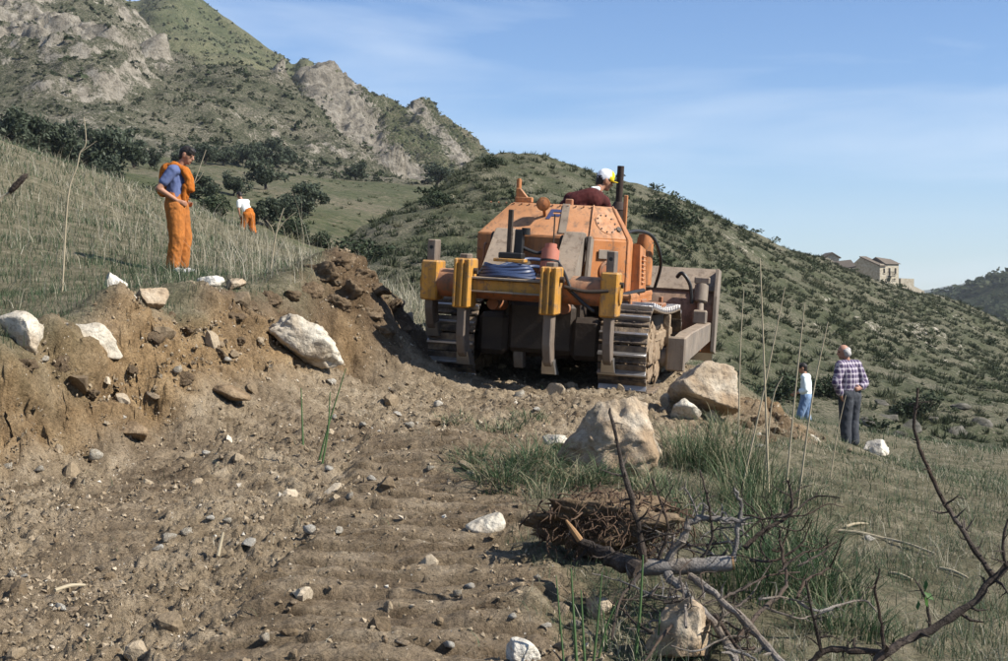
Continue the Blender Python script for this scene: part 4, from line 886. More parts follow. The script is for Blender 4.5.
def remesh(caps, voxel=0.009, smooth=3, folds=0.0, fold_scale=14.0, seed=0, cut=None):
    bm = blob_bm(caps); me = bpy.data.meshes.new('tmp'); bm.to_mesh(me); bm.free()
    o = bpy.data.objects.new('tmp', me); C.objects.link(o)
    r = o.modifiers.new('r', 'REMESH'); r.mode = 'VOXEL'; r.voxel_size = voxel
    if smooth: s = o.modifiers.new('s', 'SMOOTH'); s.iterations = smooth; s.factor = 0.5
    dg = bpy.context.evaluated_depsgraph_get(); out = bpy.data.meshes.new_from_object(o.evaluated_get(dg))
    bpy.data.objects.remove(o); bpy.data.meshes.remove(me)
    n = len(out.vertices); co = np.empty(n * 3, np.float32); out.vertices.foreach_get('co', co); co = co.reshape(-1, 3).astype(float)
    if folds:
        nr = np.empty(n * 3, np.float32); out.vertex_normals.foreach_get('vector', nr); nr = nr.reshape(-1, 3)
        f = ridged(co * np.array([fold_scale, fold_scale, fold_scale * 0.55]) + seed * 7.1, 3) + 0.6 * fbm(co * fold_scale * 0.4 + seed, 2)
        co = co + nr * (f * folds)[:, None]
        out.vertices.foreach_set('co', co.astype(np.float32).ravel())
    out.polygons.foreach_set('use_smooth', [True] * len(out.polygons)); out.update()
    return out
def V3(*a): return Vector(a)
M_SKIN = simple('skin', [(0.30, 0.145, 0.085), (0.40, 0.21, 0.135)], 9, 0.55, 0, 0.0008, 60)
M_SKIN2 = simple('sunburnt_skin', [(0.31, 0.155, 0.10), (0.40, 0.22, 0.155)], 9, 0.55, 0, 0.0008, 60)
M_HAIRB = simple('black_hair', [(0.010, 0.008, 0.007), (0.028, 0.022, 0.018)], 30, 0.5, 0, 0.004, 90)
M_HAIRG = simple('grey_hair', [(0.28, 0.26, 0.25), (0.48, 0.46, 0.44)], 30, 0.6, 0, 0.004, 90)
M_EYE = simple('eye_dark', [(0.01, 0.008, 0.006), (0.02, 0.015, 0.01)], 5, 0.3)
def cloth(name, a, b, scale=6.0, rough=0.9):
    return simple(name, [a, b], scale, rough, 0, 0.0015, 220, 0.1, [0.35, 0.68])
M_ORC = cloth('orange_workwear', (0.32, 0.095, 0.016), (0.46, 0.15, 0.028))
M_ORD = cloth('dusty_orange_workwear', (0.28, 0.105, 0.030), (0.44, 0.158, 0.038))
M_BLS = cloth('blue_cotton', (0.080, 0.105, 0.21), (0.125, 0.155, 0.28))
M_WHT = cloth('white_cotton', (0.66, 0.68, 0.64), (0.82, 0.83, 0.79))
M_PALE = cloth('pale_shirt_cotton', (0.62, 0.70, 0.70), (0.80, 0.84, 0.82))
M_JEAN = cloth('blue_denim', (0.10, 0.16, 0.27), (0.22, 0.31, 0.44))
M_DGR = cloth('charcoal_trousers', (0.035, 0.038, 0.045), (0.075, 0.08, 0.09))
M_MAR = cloth('maroon_wool', (0.055, 0.018, 0.017), (0.105, 0.030, 0.028))
M_SHOE1 = cloth('pale_grey_shoe', (0.36, 0.36, 0.36), (0.55, 0.55, 0.54)); M_SHOE2 = cloth('dark_leather', (0.03, 0.02, 0.015), (0.07, 0.05, 0.035))
M_CAPW = cloth('white_cap_cloth', (0.72, 0.73, 0.74), (0.84, 0.85, 0.85)); M_CAPY = cloth('yellow_cap_cloth', (0.72, 0.52, 0.02), (0.82, 0.62, 0.04))
def plaid():
    m, nn, ll, b = new_mat('plaid_flannel', 0.9, 0, 0.1)
    v = obj_vec(nn); sx = nn.new('ShaderNodeSeparateXYZ'); ll.new(v, sx.inputs[0])
    def stripe(sock, per, w, off=0.0):
        a = mathn(nn, ll, 'FRACT', mathn(nn, ll, 'ADD', mathn(nn, ll, 'DIVIDE', sock, per), off)); return mathn(nn, ll, 'LESS_THAN', a, w)
    h = mathn(nn, ll, 'ADD', sx.outputs['X'], mathn(nn, ll, 'MULTIPLY', sx.outputs['Y'], 0.8))
    c = mixc(nn, ll, mathn(nn, ll, 'MULTIPLY', stripe(h, 0.085, 0.45), 0.75), (0.30, 0.26, 0.30), (0.045, 0.030, 0.075))
    c = mixc(nn, ll, mathn(nn, ll, 'MULTIPLY', stripe(sx.outputs['Z'], 0.085, 0.45), 0.75), c, (0.050, 0.035, 0.085))
    c = mixc(nn, ll, mathn(nn, ll, 'MULTIPLY', stripe(h, 0.085, 0.12, 0.3), 0.65), c, (0.60, 0.56, 0.60))
    c = mixc(nn, ll, mathn(nn, ll, 'MULTIPLY', stripe(sx.outputs['Z'], 0.085, 0.12, 0.3), 0.65), c, (0.60, 0.56, 0.60))
    ll.new(c, b.inputs['Base Color']); return m
M_PLAID = plaid()

def hand_caps(w, d, side, curl=0.5, s=1.0):
    """hand at wrist w pointing along d; palm normal towards `side`"""
    d = Vector(d).normalized(); n = Vector(side); n = (n - d * n.dot(d)).normalized(); x = d.cross(n)
    caps = [(w, w + d * 0.075 * s, 0.028 * s, 0.036 * s, n, 0.5)]
    for i, (o, L) in enumerate(((-0.030, 0.075), (-0.010, 0.085), (0.010, 0.080), (0.029, 0.062))):
        b0 = w + d * 0.085 * s + x * o * s; b1 = b0 + (d * (1 - 0.3 * curl) + n * 0.6 * curl) * L * 0.5 * s; b2 = b1 + (d * (1 - 1.1 * curl) + n * 1.0 * curl).normalized() * L * 0.55 * s
        caps += [(b0, b1, 0.0105 * s, 0.0095 * s), (b1, b2, 0.0095 * s, 0.008 * s)]
    t0 = w + d * 0.025 * s - x * 0.030 * s; t1 = t0 + (d * 0.6 - x * 0.7 + n * 0.25).normalized() * 0.045 * s; t2 = t1 + (d * 0.95 - x * 0.15 + n * 0.4 * curl).normalized() * 0.035 * s
    caps += [(t0, t1, 0.015 * s, 0.012 * s), (t1, t2, 0.012 * s, 0.009 * s)]
    return caps
def head_caps(c, f, up=(0, 0, 1)):
    """head with face looking along f"""
    f = Vector(f).normalized(); up = Vector(up); up = (up - f * up.dot(f)).normalized(); r = f.cross(up)
    caps = [(c + up * 0.025 - f * 0.012, c + up * 0.035 - f * 0.005, 0.093, 0.092, r, 0.82), (c - up * 0.02 + f * 0.020, c - up * 0.060 + f * 0.040, 0.075, 0.050, r, 0.85),   # cranium, jaw
            (c - up * 0.085 + f * 0.062, c - up * 0.086 + f * 0.066, 0.026, 0.024),                                                                                  # chin
            (c + up * 0.030 + f * 0.082, c - up * 0.018 + f * 0.108, 0.012, 0.017), (c + up * 0.036 + f * 0.078 - r * 0.03, c + up * 0.036 + f * 0.078 + r * 0.03, 0.016, 0.016),   # nose, brow
            (c - up * 0.050 + f * 0.088 - r * 0.018, c - up * 0.050 + f * 0.088 + r * 0.018, 0.010, 0.010)]                                                           # lips
    for s in (-1, 1): caps.append((c + r * s * 0.079 - f * 0.012 + up * 0.018, c + r * s * 0.077 - f * 0.008 - up * 0.024, 0.020, 0.014, r, 0.5))                             # ears
    return caps, f, up, r
def hair_caps(c, f, up, r, bald=False):
    if bald: return [(c - f * 0.045 - up * 0.02 - r * 0.055, c - f * 0.045 - up * 0.02 + r * 0.055, 0.062, 0.062), (c - r * 0.062 + up * 0.02 - f * .02, c - f * 0.06 + up * 0.03 - r * 0.04, 0.045, 0.05), (c + r * 0.062 + up * 0.02 - f * .02, c - f * 0.06 + up * 0.03 + r * 0.04, 0.045, 0.05)]
    return [(c + up * 0.052 - f * 0.020, c + up * 0.055 + f * 0.015, 0.090, 0.082, r, 0.90), (c - f * 0.045 + up * 0.04, c - f * 0.052 - up * 0.03, 0.082, 0.062, r, 0.95), (c + up * 0.098 + f * 0.045, c + up * 0.085 + f * 0.072, 0.036, 0.026, r, 1.9)]

def person(P, loc, rotz, label, J, hair, parts_fn, scale=1.0, parent_rot=None, feet=True, skin=None, bald=False, voxel=0.0105, group=None):
    """J: joints in the person's own frame (x right in the picture, y away, z up from the soles)"""
    o = empty('person', loc, (0, 0, rotz), label, 'person', group); o.scale = (scale,) * 3
    f = Vector(J['f']).normalized(); side = f.cross(Vector((0, 0, 1))).normalized()
    hc, hf, hu, hr = head_caps(Vector(J['head']), J['hf'], J.get('hup', (0, 0, 1)))
    caps = list(hc); nk = Vector(J['neck'])
    caps += [(nk, Vector(J['head']) - hu * 0.05 - hf * 0.02, 0.058, 0.054)]
    caps += [(J['pelvis'], J['chest'], 0.145, 0.15, f, 0.68), (J['chest'], nk - Vector((0, 0, 0.06)), 0.15, 0.09, f, 0.68)]
    for s in ('R', 'L'):
        sh, el, wr = Vector(J['sh' + s]), Vector(J['el' + s]), Vector(J['wr' + s])
        caps += [(nk - Vector((0, 0, 0.05)), sh, 0.065, 0.062), (sh, el, 0.056, 0.043), (el, wr, 0.043, 0.029)]
        caps += hand_caps(wr + (wr - el).normalized() * 0.015, J.get('hd' + s, (wr - el)), J.get('pn' + s, -f), J.get('curl', 0.5))
        hp, kn, an = Vector(J['hip' + s]), Vector(J['kn' + s]), Vector(J['an' + s])
        caps += [(hp, kn, 0.085, 0.056), (kn, kn.lerp(an, 0.35), 0.054, 0.056), (kn.lerp(an, 0.35), an, 0.056, 0.036)]
        tf = Vector(J.get('toe' + s, f)); tf = tf.normalized(); caps += [(an - Vector((0, 0, 0.04)), an - Vector((0, 0, 0.045)) + tf * 0.15, 0.036, 0.026)]
    link('body', remesh(caps, voxel), skin or M_SKIN, o)
    link('hair', remesh(hair_caps(Vector(J['head']), hf, hu, hr, bald), 0.007, 2, 0.004, 40), hair, o)
    for s in (-1, 1):
        e = MB(); q = Vector(J['head']) + hu * 0.016 + hf * 0.083 + hr * s * 0.031; bmesh.ops.create_icosphere(e.bm, subdivisions=2, radius=0.011, matrix=Matrix.Translation(q)); e.build('eye', M_EYE, o)
    if feet:
        for s in ('R', 'L'):
            an = Vector(J['an' + s]); tf = Vector(J.get('toe' + s, f)).normalized(); g = Vector((0, 0, 1))
            link('shoe', remesh([(an - g * 0.035 - tf * 0.03, an - g * 0.042 + tf * 0.08, 0.048, 0.046), (an - g * 0.045 + tf * 0.08, an - g * 0.05 + tf * 0.17, 0.046, 0.034), (an + g * 0.02, an - g * 0.03, 0.05, 0.05)], 0.009, 2), J.get('shoe_mat', M_SHOE2), o)
    parts_fn(o, J, f, side)
    return o
def shirt_caps(J, f, sleeve=1.0, inf=0.018, hem=0.0):
    nk = Vector(J['neck']); pv = Vector(J['pelvis']); caps = [(pv + Vector((0, 0, hem)), J['chest'], 0.158 + inf, 0.158 + inf, f, 0.72), (J['chest'], nk - Vector((0, 0, 0.075)), 0.155 + inf, 0.09 + inf, f, 0.72)]
    for s in ('R', 'L'):
        sh, el, wr = Vector(J['sh' + s]), Vector(J['el' + s]), Vector(J['wr' + s])
        caps += [(nk - Vector((0, 0, 0.06)), sh, 0.066 + inf * .6, 0.066 + inf)]
        if sleeve <= 1: caps += [(sh, sh.lerp(el, sleeve), 0.064 + inf, 0.052 + inf)]
        else: caps += [(sh, el, 0.062 + inf, 0.05 + inf), (el, el.lerp(wr, sleeve - 1), 0.05 + inf, 0.036 + inf)]
    return caps
def trouser_caps(J, f, inf=0.022, top=0.10, cuff=0.0):
    pv = Vector(J['pelvis']); caps = [(pv + Vector((0, 0, top)), pv - Vector((0, 0, 0.02)), 0.142 + inf, 0.155 + inf, f, 0.74)]
    for s in ('R', 'L'):
        hp, kn, an = Vector(J['hip' + s]), Vector(J['kn' + s]), Vector(J['an' + s])
        caps += [(hp, kn, 0.098 + inf, 0.066 + inf), (kn, an + Vector((0, 0, 0.05 + cuff)), 0.066 + inf, 0.052 + inf), (pv, hp, 0.11 + inf, 0.10 + inf)]
    return caps

def on_ground(u, Y): p = gpx(u, Y); return p
# man in orange overalls, standing on the grass slope
J1 = dict(f=(1, -0.12, 0), hf=(0.90, -0.25, -0.34), hup=(0.3, 0, 1), head=(0.125, -0.01, 1.615), neck=(0.035, 0, 1.475), chest=(-0.02, 0, 1.27), pelvis=(-0.03, 0, 0.95),
  shR=(-0.03, -0.185, 1.40), elR=(-0.20, -0.27, 1.15), wrR=(0.015, -0.19, 1.00), hdR=(0.9, 0.25, -0.35), pnR=(0, 1, 0), shL=(0.0, 0.185, 1.40), elL=(-0.14, 0.28, 1.15), wrL=(0.03, 0.20, 1.0), pnL=(0, -1, 0), hdL=(0.9, -0.2, -0.3),
  hipR=(-0.02, -0.09, 0.90), knR=(0.015, -0.11, 0.50), anR=(-0.045, -0.10, 0.085), hipL=(-0.01, 0.09, 0.90), knL=(0.06, 0.10, 0.50), anL=(0.03, 0.12, 0.085), toeR=(1, -0.3, -0.05), toeL=(1, 0.1, -0.05), shoe_mat=M_SHOE1)
def wear1(o, J, f, side):
    link('shirt', remesh(shirt_caps(J, f, 0.62, 0.014, 0.06), 0.010, 2, 0.006, 15, 1), M_BLS, o)
    link('trousers', remesh(trouser_caps(J, f, 0.038, 0.09), 0.010, 2, 0.011, 12, 2), M_ORD, o)
    # upper half of the overall hanging over both shoulders and bunched behind the neck
    jk = [((-0.13, -0.06, 1.42), (-0.15, 0.06, 1.42), 0.085, 0.085), ((-0.16, -0.02, 1.42), (-0.19, -0.02, 1.14), 0.075, 0.085), ((-0.17, 0.08, 1.40), (-0.19, 0.08, 1.15), 0.07, 0.08)]
    for s in (-1, 1):
        pts = [V3(-0.13, 0.09 * s, 1.44), V3(-0.03, 0.105 * s, 1.49), V3(0.09, 0.105 * s, 1.43), V3(0.155, 0.09 * s, 1.30), V3(0.165, 0.08 * s, 1.16)]
        for a, b in zip(pts, pts[1:]): jk.append((a, b, 0.040, 0.040))
        jk.append((V3(0.12, 0.09 * s, 1.2), V3(0.09, 0.085 * s, 1.02), 0.036, 0.032))
    link('overall_top', remesh(jk, 0.010, 2, 0.012, 16, 3), M_ORC, o)
    b = MB(); b.box((0.07, -0.135, 0.83), (0.10, 0.012, 0.10), rot=(0, 0, 0.25), bev=0.004); b.build('pocket_flap', M_ORD, o)
man1 = person(None, on_ground(178, 19.0), 0, 'man in orange overalls and blue T-shirt, hands on hips on the grassy slope', J1, M_HAIRB, wear1, 0.985)
# man in white T-shirt, stooping as he walks through the tall grass
J2 = dict(f=(-0.55, 0.8, 0), hf=(-0.7, 0.6, -0.4), head=(-0.27, 0.13, 1.565), neck=(-0.18, 0.08, 1.41), chest=(-0.06, 0.02, 1.19), pelvis=(0.09, 0, 0.90),
  shR=(0.02, 0.13, 1.34), elR=(0.0, 0.28, 1.08), wrR=(-0.12, 0.40, 0.95), shL=(-0.24, -0.09, 1.32), elL=(-0.24, -0.12, 1.04), wrL=(-0.20, -0.05, 0.80), pnL=(1, 0, 0), pnR=(-1, 0, 0),
  hipR=(0.16, 0.06, 0.86), knR=(0.20, 0.10, 0.46), anR=(0.30, 0.02, 0.085), hipL=(0.02, -0.05, 0.86), knL=(-0.10, 0.0, 0.48), anL=(-0.14, 0.06, 0.085), hup=(-0.3, 0.3, 1))
def wear2(o, J, f, side):
    link('shirt', remesh(shirt_caps(J, f, 0.6, 0.018, 0.04), 0.013, 2, 0.006, 12, 4), M_WHT, o)
    link('trousers', remesh(trouser_caps(J, f, 0.045, 0.06), 0.013, 2, 0.010, 11, 5), M_ORC, o)
man2 = person(None, on_ground(246, 50.0), 0, 'stooping man in white T-shirt and orange trousers walking through far grass', J2, M_HAIRB, wear2, 1.0, voxel=0.014)
# elderly man in plaid shirt, watching with his back to the camera
J3 = dict(f=(-0.62, 0.78, 0), hf=(-0.93, -0.10, -0.10), head=(-0.075, -0.01, 1.60), neck=(-0.02, 0, 1.465), chest=(0.01, -0.01, 1.25), pelvis=(0.03, 0, 0.95),
  shL=(-0.155, -0.12, 1.385), elL=(-0.235, -0.20, 1.11), wrL=(-0.15, -0.15, 0.90), hdL=(0.35, 0.3, -0.8), pnL=(1, 0.4, 0), shR=(0.165, 0.10, 1.385), elR=(0.285, 0.05, 1.10), wrR=(0.20, -0.08, 1.02), hdR=(-0.9, -0.4, -0.1), pnR=(0, 1, 0),
  hipL=(-0.04, -0.05, 0.90), knL=(-0.05, -0.02, 0.49), anL=(-0.04, -0.06, 0.085), hipR=(0.10, 0.05, 0.90), knR=(0.10, 0.08, 0.49), anR=(0.11, 0.04, 0.085), curl=0.8)
def wear3(o, J, f, side):
    link('shirt', remesh(shirt_caps(J, f, 1.75, 0.022, 0.0), 0.010, 2, 0.007, 13, 6), M_PLAID, o)
    link('trousers', remesh(trouser_caps(J, f, 0.030, 0.03), 0.010, 2, 0.009, 11, 7), M_DGR, o)
    w = MB(); a = Vector(J['elL']).lerp(Vector(J['wrL']), 0.93); d = (Vector(J['wrL']) - Vector(J['elL'])).normalized()
    w.cyl(a - d * 0.013, a + d * 0.013, 0.037, n=18); w.build('wristwatch', MATS['polished_steel'], o)
man3 = person(None, on_ground(848, 23.0), 0, 'grey-haired man in purple plaid shirt and dark trousers standing at right', J3, M_HAIRG, wear3, 1.0, skin=M_SKIN2, bald=True)
# man in pale shirt and jeans, walking left
J4 = dict(f=(-0.9, 0.43, 0), hf=(-0.95, 0.3, -0.15), head=(-0.03, 0.02, 1.60), neck=(0.02, 0, 1.465), chest=(0.05, 0, 1.25), pelvis=(0.05, 0, 0.95),
  shL=(-0.03, -0.16, 1.385), elL=(0.0, -0.22, 1.10), wrL=(-0.20, -0.18, 1.02), pnL=(0, 1, 0), shR=(0.11, 0.15, 1.385), elR=(0.08, 0.22, 1.10), wrR=(-0.12, 0.2, 1.0), pnR=(0, -1, 0),
  hipL=(0.03, -0.08, 0.90), knL=(-0.10, -0.09, 0.52), anL=(-0.17, -0.09, 0.085), hipR=(0.07, 0.08, 0.90), knR=(0.09, 0.09, 0.48), anR=(0.14, 0.08, 0.09))
def wear4(o, J, f, side):
    link('shirt', remesh(shirt_caps(J, f, 1.55, 0.022, 0.06), 0.011, 2, 0.007, 13, 8), M_PALE, o)
    link('trousers', remesh(trouser_caps(J, f, 0.026, 0.06), 0.011, 2, 0.009, 11, 9), M_JEAN, o)
man4 = person(None, on_ground(804, 34.0), 0, 'dark-haired man in pale shirt and blue jeans walking below the bench', J4, M_HAIRB, wear4, 1.0, voxel=0.013)
# operator on the machine (own frame = the machine's frame)
J5 = dict(f=(0.25, 0.95, 0), hf=(0.86, 0.42, -0.28), head=(0.38, 1.38, 2.585), neck=(0.29, 1.30, 2.44), chest=(0.16, 1.20, 2.22), pelvis=(0.10, 1.18, 1.84),
  shL=(-0.03, 1.24, 2.33), elL=(-0.14, 1.45, 2.08), wrL=(0.02, 1.62, 2.08), shR=(0.40, 1.22, 2.31), elR=(0.47, 1.42, 2.06), wrR=(0.40, 1.62, 2.02), curl=0.9,
  hipL=(0.0, 1.24, 1.82), knL=(-0.08, 1.62, 1.80), anL=(-0.08, 1.74, 1.38), hipR=(0.22, 1.24, 1.82), knR=(0.28, 1.62, 1.80), anR=(0.28, 1.72, 1.38))
def wear5(o, J, f, side):
    c = shirt_caps(J, f, 1.85, 0.024, 0.03) + [((0.08, 1.12, 2.27), (0.26, 1.13, 2.34), 0.16, 0.15), ((0.0, 1.14, 2.2), (0.16, 1.12, 2.22), 0.15, 0.16), ((-0.04, 1.16, 2.22), (-0.12, 1.2, 2.1), 0.12, 0.1)]
    link('sweater', remesh(c, 0.010, 3, 0.006, 12, 10), M_MAR, o)
    link('trousers', remesh(trouser_caps(J, f, 0.026, 0.06), 0.011, 2, 0.009, 11, 9), M_DGR, o)
    link('collar', remesh([(V3(0.25, 1.26, 2.475), V3(0.31, 1.28, 2.48), 0.036, 0.036), (V3(0.26, 1.32, 2.465), V3(0.33, 1.35, 2.455), 0.034, 0.034)], 0.008, 2), M_PALE, o)
    h = Vector(J['head']); hf = Vector(J['hf']).normalized(); up = (Vector((0, 0, 1)) - hf * hf.z).normalized(); r = hf.cross(up)
    link('cap', remesh([(h + up * 0.068 - hf * 0.025, h + up * 0.075 + hf * 0.010, 0.096, 0.092, r, 0.92), (h - hf * 0.040 + up * 0.05, h - hf * .03 + up * 0.06, 0.088, 0.09, r, .95)], 0.008, 2), M_CAPW, o)
    link('cap_front', remesh([(h + up * 0.072 + hf * 0.028, h + up * 0.082 + hf * 0.030, 0.084, 0.080, r, 0.98), (h + up * 0.050 + hf * 0.07 - r * .03, h + up * 0.050 + hf * 0.07 + r * .03, 0.032, 0.032)], 0.008, 2), M_CAPY, o)
    v = MB(); pts = [(h + up * 0.045 + hf * (0.075 + 0.095 * math.cos(a)) + r * 0.085 * math.sin(a)) - up * 0.018 * abs(math.sin(a)) for a in np.linspace(-1.5, 1.5, 11)]
    v.hull([[p for p in pts], [p + up * 0.006 for p in pts]]); v.build('cap_visor', M_CAPY, o)
man5 = person(None, dozer.location - Vector((0, 0, 0.04)), 0, 'bulldozer operator in maroon sweater and white and yellow cap, looking right', J5, M_HAIRB, wear5, 1.0)
man5.rotation_mode = 'YXZ'; man5.rotation_euler = dozer.rotation_euler
# ------------------------------------------------------------------ rays to the ground
def hit(u, v, y0=4.0, y1=70.0):
    """first ground point seen at a photo pixel"""
    Y = np.geomspace(y0, y1, 700); x = (u - U0) / FPX * Y; z = CAMZ - (v - VH) / FPX * Y
    g = ground(x, Y); k = np.argmax(g > z)
    if not (g > z).any(): k = -1
    return Vector((x[k], Y[k], g[k]))

# ------------------------------------------------------------------ rocks
def rock_mat(name, cols, stain=(0.30, 0.20, 0.11), stain_amt=0.6):
    m, nn, ll, b = new_mat(name, 0.95, 0, 0.15); v = obj_vec(nn)
    n1 = noise_node(nn, ll, 3.0, 7, 0.65, v).outputs['Fac']; n2 = noise_node(nn, ll, 1.3, 4, 0.6, v, 0.6).outputs['Fac']; n3 = noise_node(nn, ll, 22, 6, 0.7, v).outputs['Fac']
    r = ramp(nn, cols, [0.3, 0.5, 0.72]); ll.new(n1, r.inputs['Fac'])
    s = ramp(nn, [(0, 0, 0), (1, 1, 1)], [0.46, 0.60]); ll.new(n2, s.inputs['Fac'])
    c = mixc(nn, ll, mathn(nn, ll, 'MULTIPLY', s.outputs['Color'], stain_amt), r.outputs['Color'], stain)
    d = ramp(nn, [(0.55, 0.55, 0.55), (1, 1, 1), (1.12, 1.12, 1.1)], [0.3, 0.5, 0.75]); ll.new(n3, d.inputs['Fac'])
    c = mixc(nn, ll, 1.0, c, d.outputs['Color'], 'MULTIPLY'); ll.new(c, b.inputs['Base Color'])
    nb = bump(nn, ll, n1, 0.06); nb = bump(nn, ll, n3, 0.018, 1.0, nb); ll.new(nb, b.inputs['Normal'])
    return m
M_ROCKP = rock_mat('pale_limestone', [(0.36, 0.31, 0.24), (0.50, 0.45, 0.36), (0.60, 0.56, 0.47)], stain_amt=0.45)
M_ROCKB = rock_mat('soil_stained_limestone', [(0.26, 0.19, 0.12), (0.38, 0.30, 0.21), (0.50, 0.43, 0.33)], stain=(0.24, 0.155, 0.085), stain_amt=0.75)
M_ROCKT = rock_mat('tan_limestone', [(0.27, 0.205, 0.13), (0.40, 0.325, 0.235), (0.50, 0.44, 0.345)], stain=(0.26, 0.175, 0.10), stain_amt=0.7)
M_STONEW = rock_mat('white_limestone', [(0.46, 0.42, 0.35), (0.58, 0.54, 0.46), (0.66, 0.63, 0.56)], stain_amt=0.25)
M_CLOD = rock_mat('dry_clay_clod', [(0.13, 0.088, 0.048), (0.22, 0.155, 0.092), (0.30, 0.225, 0.145)], stain=(0.15, 0.10, 0.055), stain_amt=0.5)
def rock_mesh(name, seed, size, sub=4, cuts=9, rough=0.13, sharp=0.94, fine=0.07, peak=0.0):
    rs = np.random.default_rng(seed); bm = bmesh.new(); bmesh.ops.create_icosphere(bm, subdivisions=sub, radius=1.0)
    co = np.array([v.co[:] for v in bm.verts]); fc = np.array([[v.index for v in f.verts] for f in bm.faces]); bm.free()
    for _ in range(cuts):
        n = rs.normal(size=3); n /= np.linalg.norm(n); h = rs.uniform(0.36, 0.80)
        d = co @ n - h; co -= np.outer(np.clip(d, 0, None) * sharp, n)
    co += (co / np.linalg.norm(co, axis=1)[:, None]) * (rough * fbm(co * 1.7 + seed * 3.1, 4) + fine * (ridged(co * 3.5 + seed, 5) - 0.3) + 0.03 * fbm(co * 12 + seed, 3))[:, None]
    if peak: t = np.clip((co[:, 2] + 0.7) / 1.6, 0, 1); co[:, 0] = co[:, 0] * (1.15 - peak * t) - 0.25 * peak * t; co[:, 1] *= 1.1 - 0.6 * peak * t
    co *= np.array(size) / 2 / np.abs(co).max(0)
    return np_mesh(name, co, fc, smooth=True)
def rock(name, u, vb, w_px, h_px, seed, mat, label, cat='rock', group=None, depth=0.85, rot=(0, 0, 0), sub=4, sink=0.25, Y=None, lift=0.0, **kw):
    p = hit(u, vb) if Y is None else gpx(u, Y)
    s = p.y / FPX; w, h = w_px * s, h_px * s
    hh = h / (1 - sink)
    me = rock_mesh(name, seed, (w, w * depth, hh), sub, **kw)
    o = link(name, me, mat, None, (p.x, p.y + w * depth * 0.3, p.z + hh * (0.5 - sink) + lift), rot)
    return tag(o, label, cat, group)
rock('boulder', 622, 476, 122, 92, 11, M_ROCKT, 'big peaked tan boulder standing on the shoulder right of the track prints', cuts=8, rot=(0, 0.0, 0.2), sink=0.12, sub=5, peak=0.5, rough=0.3)
rock('boulder', 712, 416, 82, 60, 23, M_ROCKT, 'rounded boulder lying against the right track of the bulldozer', sub=5, sink=0.1, Y=14.4, cuts=8)
rock('rock', 686, 416, 34, 24, 31, M_ROCKP, 'grey rock wedged at the left foot of the rounded boulder', sink=0.2, Y=14.2)
rock('rock', 556, 450, 30, 20, 42, M_ROCKP, 'squarish pale rock leaning beside the peaked tan boulder', cuts=14, sink=0.15)
rock('boulder', 304, 372, 88, 34, 57, M_ROCKP, 'large pale slab embedded in the earth bank left of the bulldozer', rot=(0.15, 0.35, 0.2), sub=5, sink=0.25, depth=0.6, Y=14.3, lift=0.16, rough=0.25)
rock('rock', 20, 340, 58, 34, 63, M_ROCKP, 'pale flat rock on the bank rim at the left edge', sink=0.28, Y=11.4)
rock('rock', 90, 340, 68, 30, 71, M_ROCKP, 'tilted pale slab on the bank rim, second from the left edge', rot=(0.1, 0.38, 0.1), sink=0.25, depth=0.6, Y=12.0, lift=0.02)
rock('rock', 112, 310, 28, 17, 83, M_STONEW, 'small whitish rock just behind the tilted slab on the rim', sink=0.25, Y=12.9)
rock('rock', 146, 312, 40, 26, 97, M_ROCKB, 'brownish rock on the bank rim below the man in overalls', sink=0.28, Y=13.1)
rock('rock', 207, 293, 32, 12, 101, M_STONEW, 'low white rock on the rim right of the brownish rock', sink=0.3, Y=14.6)
rock('rock', 233, 296, 24, 12, 103, M_ROCKB, 'low soil-covered rock on the rim next to the low white rock', sink=0.15, Y=14.8)
rock('rock', 879, 463, 30, 16, 111, M_STONEW, 'pale rock in the grass to the right of the man in plaid', sink=0.15, Y=18.5)
rock('rock', 810, 455, 26, 16, 121, M_ROCKP, 'pale slab at the end of the spoil heap near the man in plaid', rot=(0, 0.4, 0), sink=0.1, Y=17.2)
rock('rock', 486, 532, 42, 20, 131, M_ROCKP, 'flat pale rock half buried left of the root mass', sink=0.35, cuts=5)
rock('rock', 676, 655, 78, 62, 141, M_ROCKB, 'brown rock under the cut branches in the foreground', sink=0.2, sub=5, Y=6.35, cuts=10)
rock('rock', 522, 661, 40, 22, 151, M_STONEW, 'white stone at the bottom edge below the root mass', sink=0.3)
rock('rock', 598, 618, 34, 24, 161, M_ROCKB, 'soil-stained rock left of the brown foreground rock', sink=0.25, Y=6.9)
rock('rock', 132, 444, 44, 18, 171, M_CLOD, 'dark clay block at the foot of the left bank', sink=0.2, cat='clod')
rock('rock', 230, 405, 40, 15, 181, M_CLOD, 'flat upturned clay slab at the foot of the bank, left of the pale embedded slab', rot=(0, 0.3, 0), sink=0.15, cat='clod')
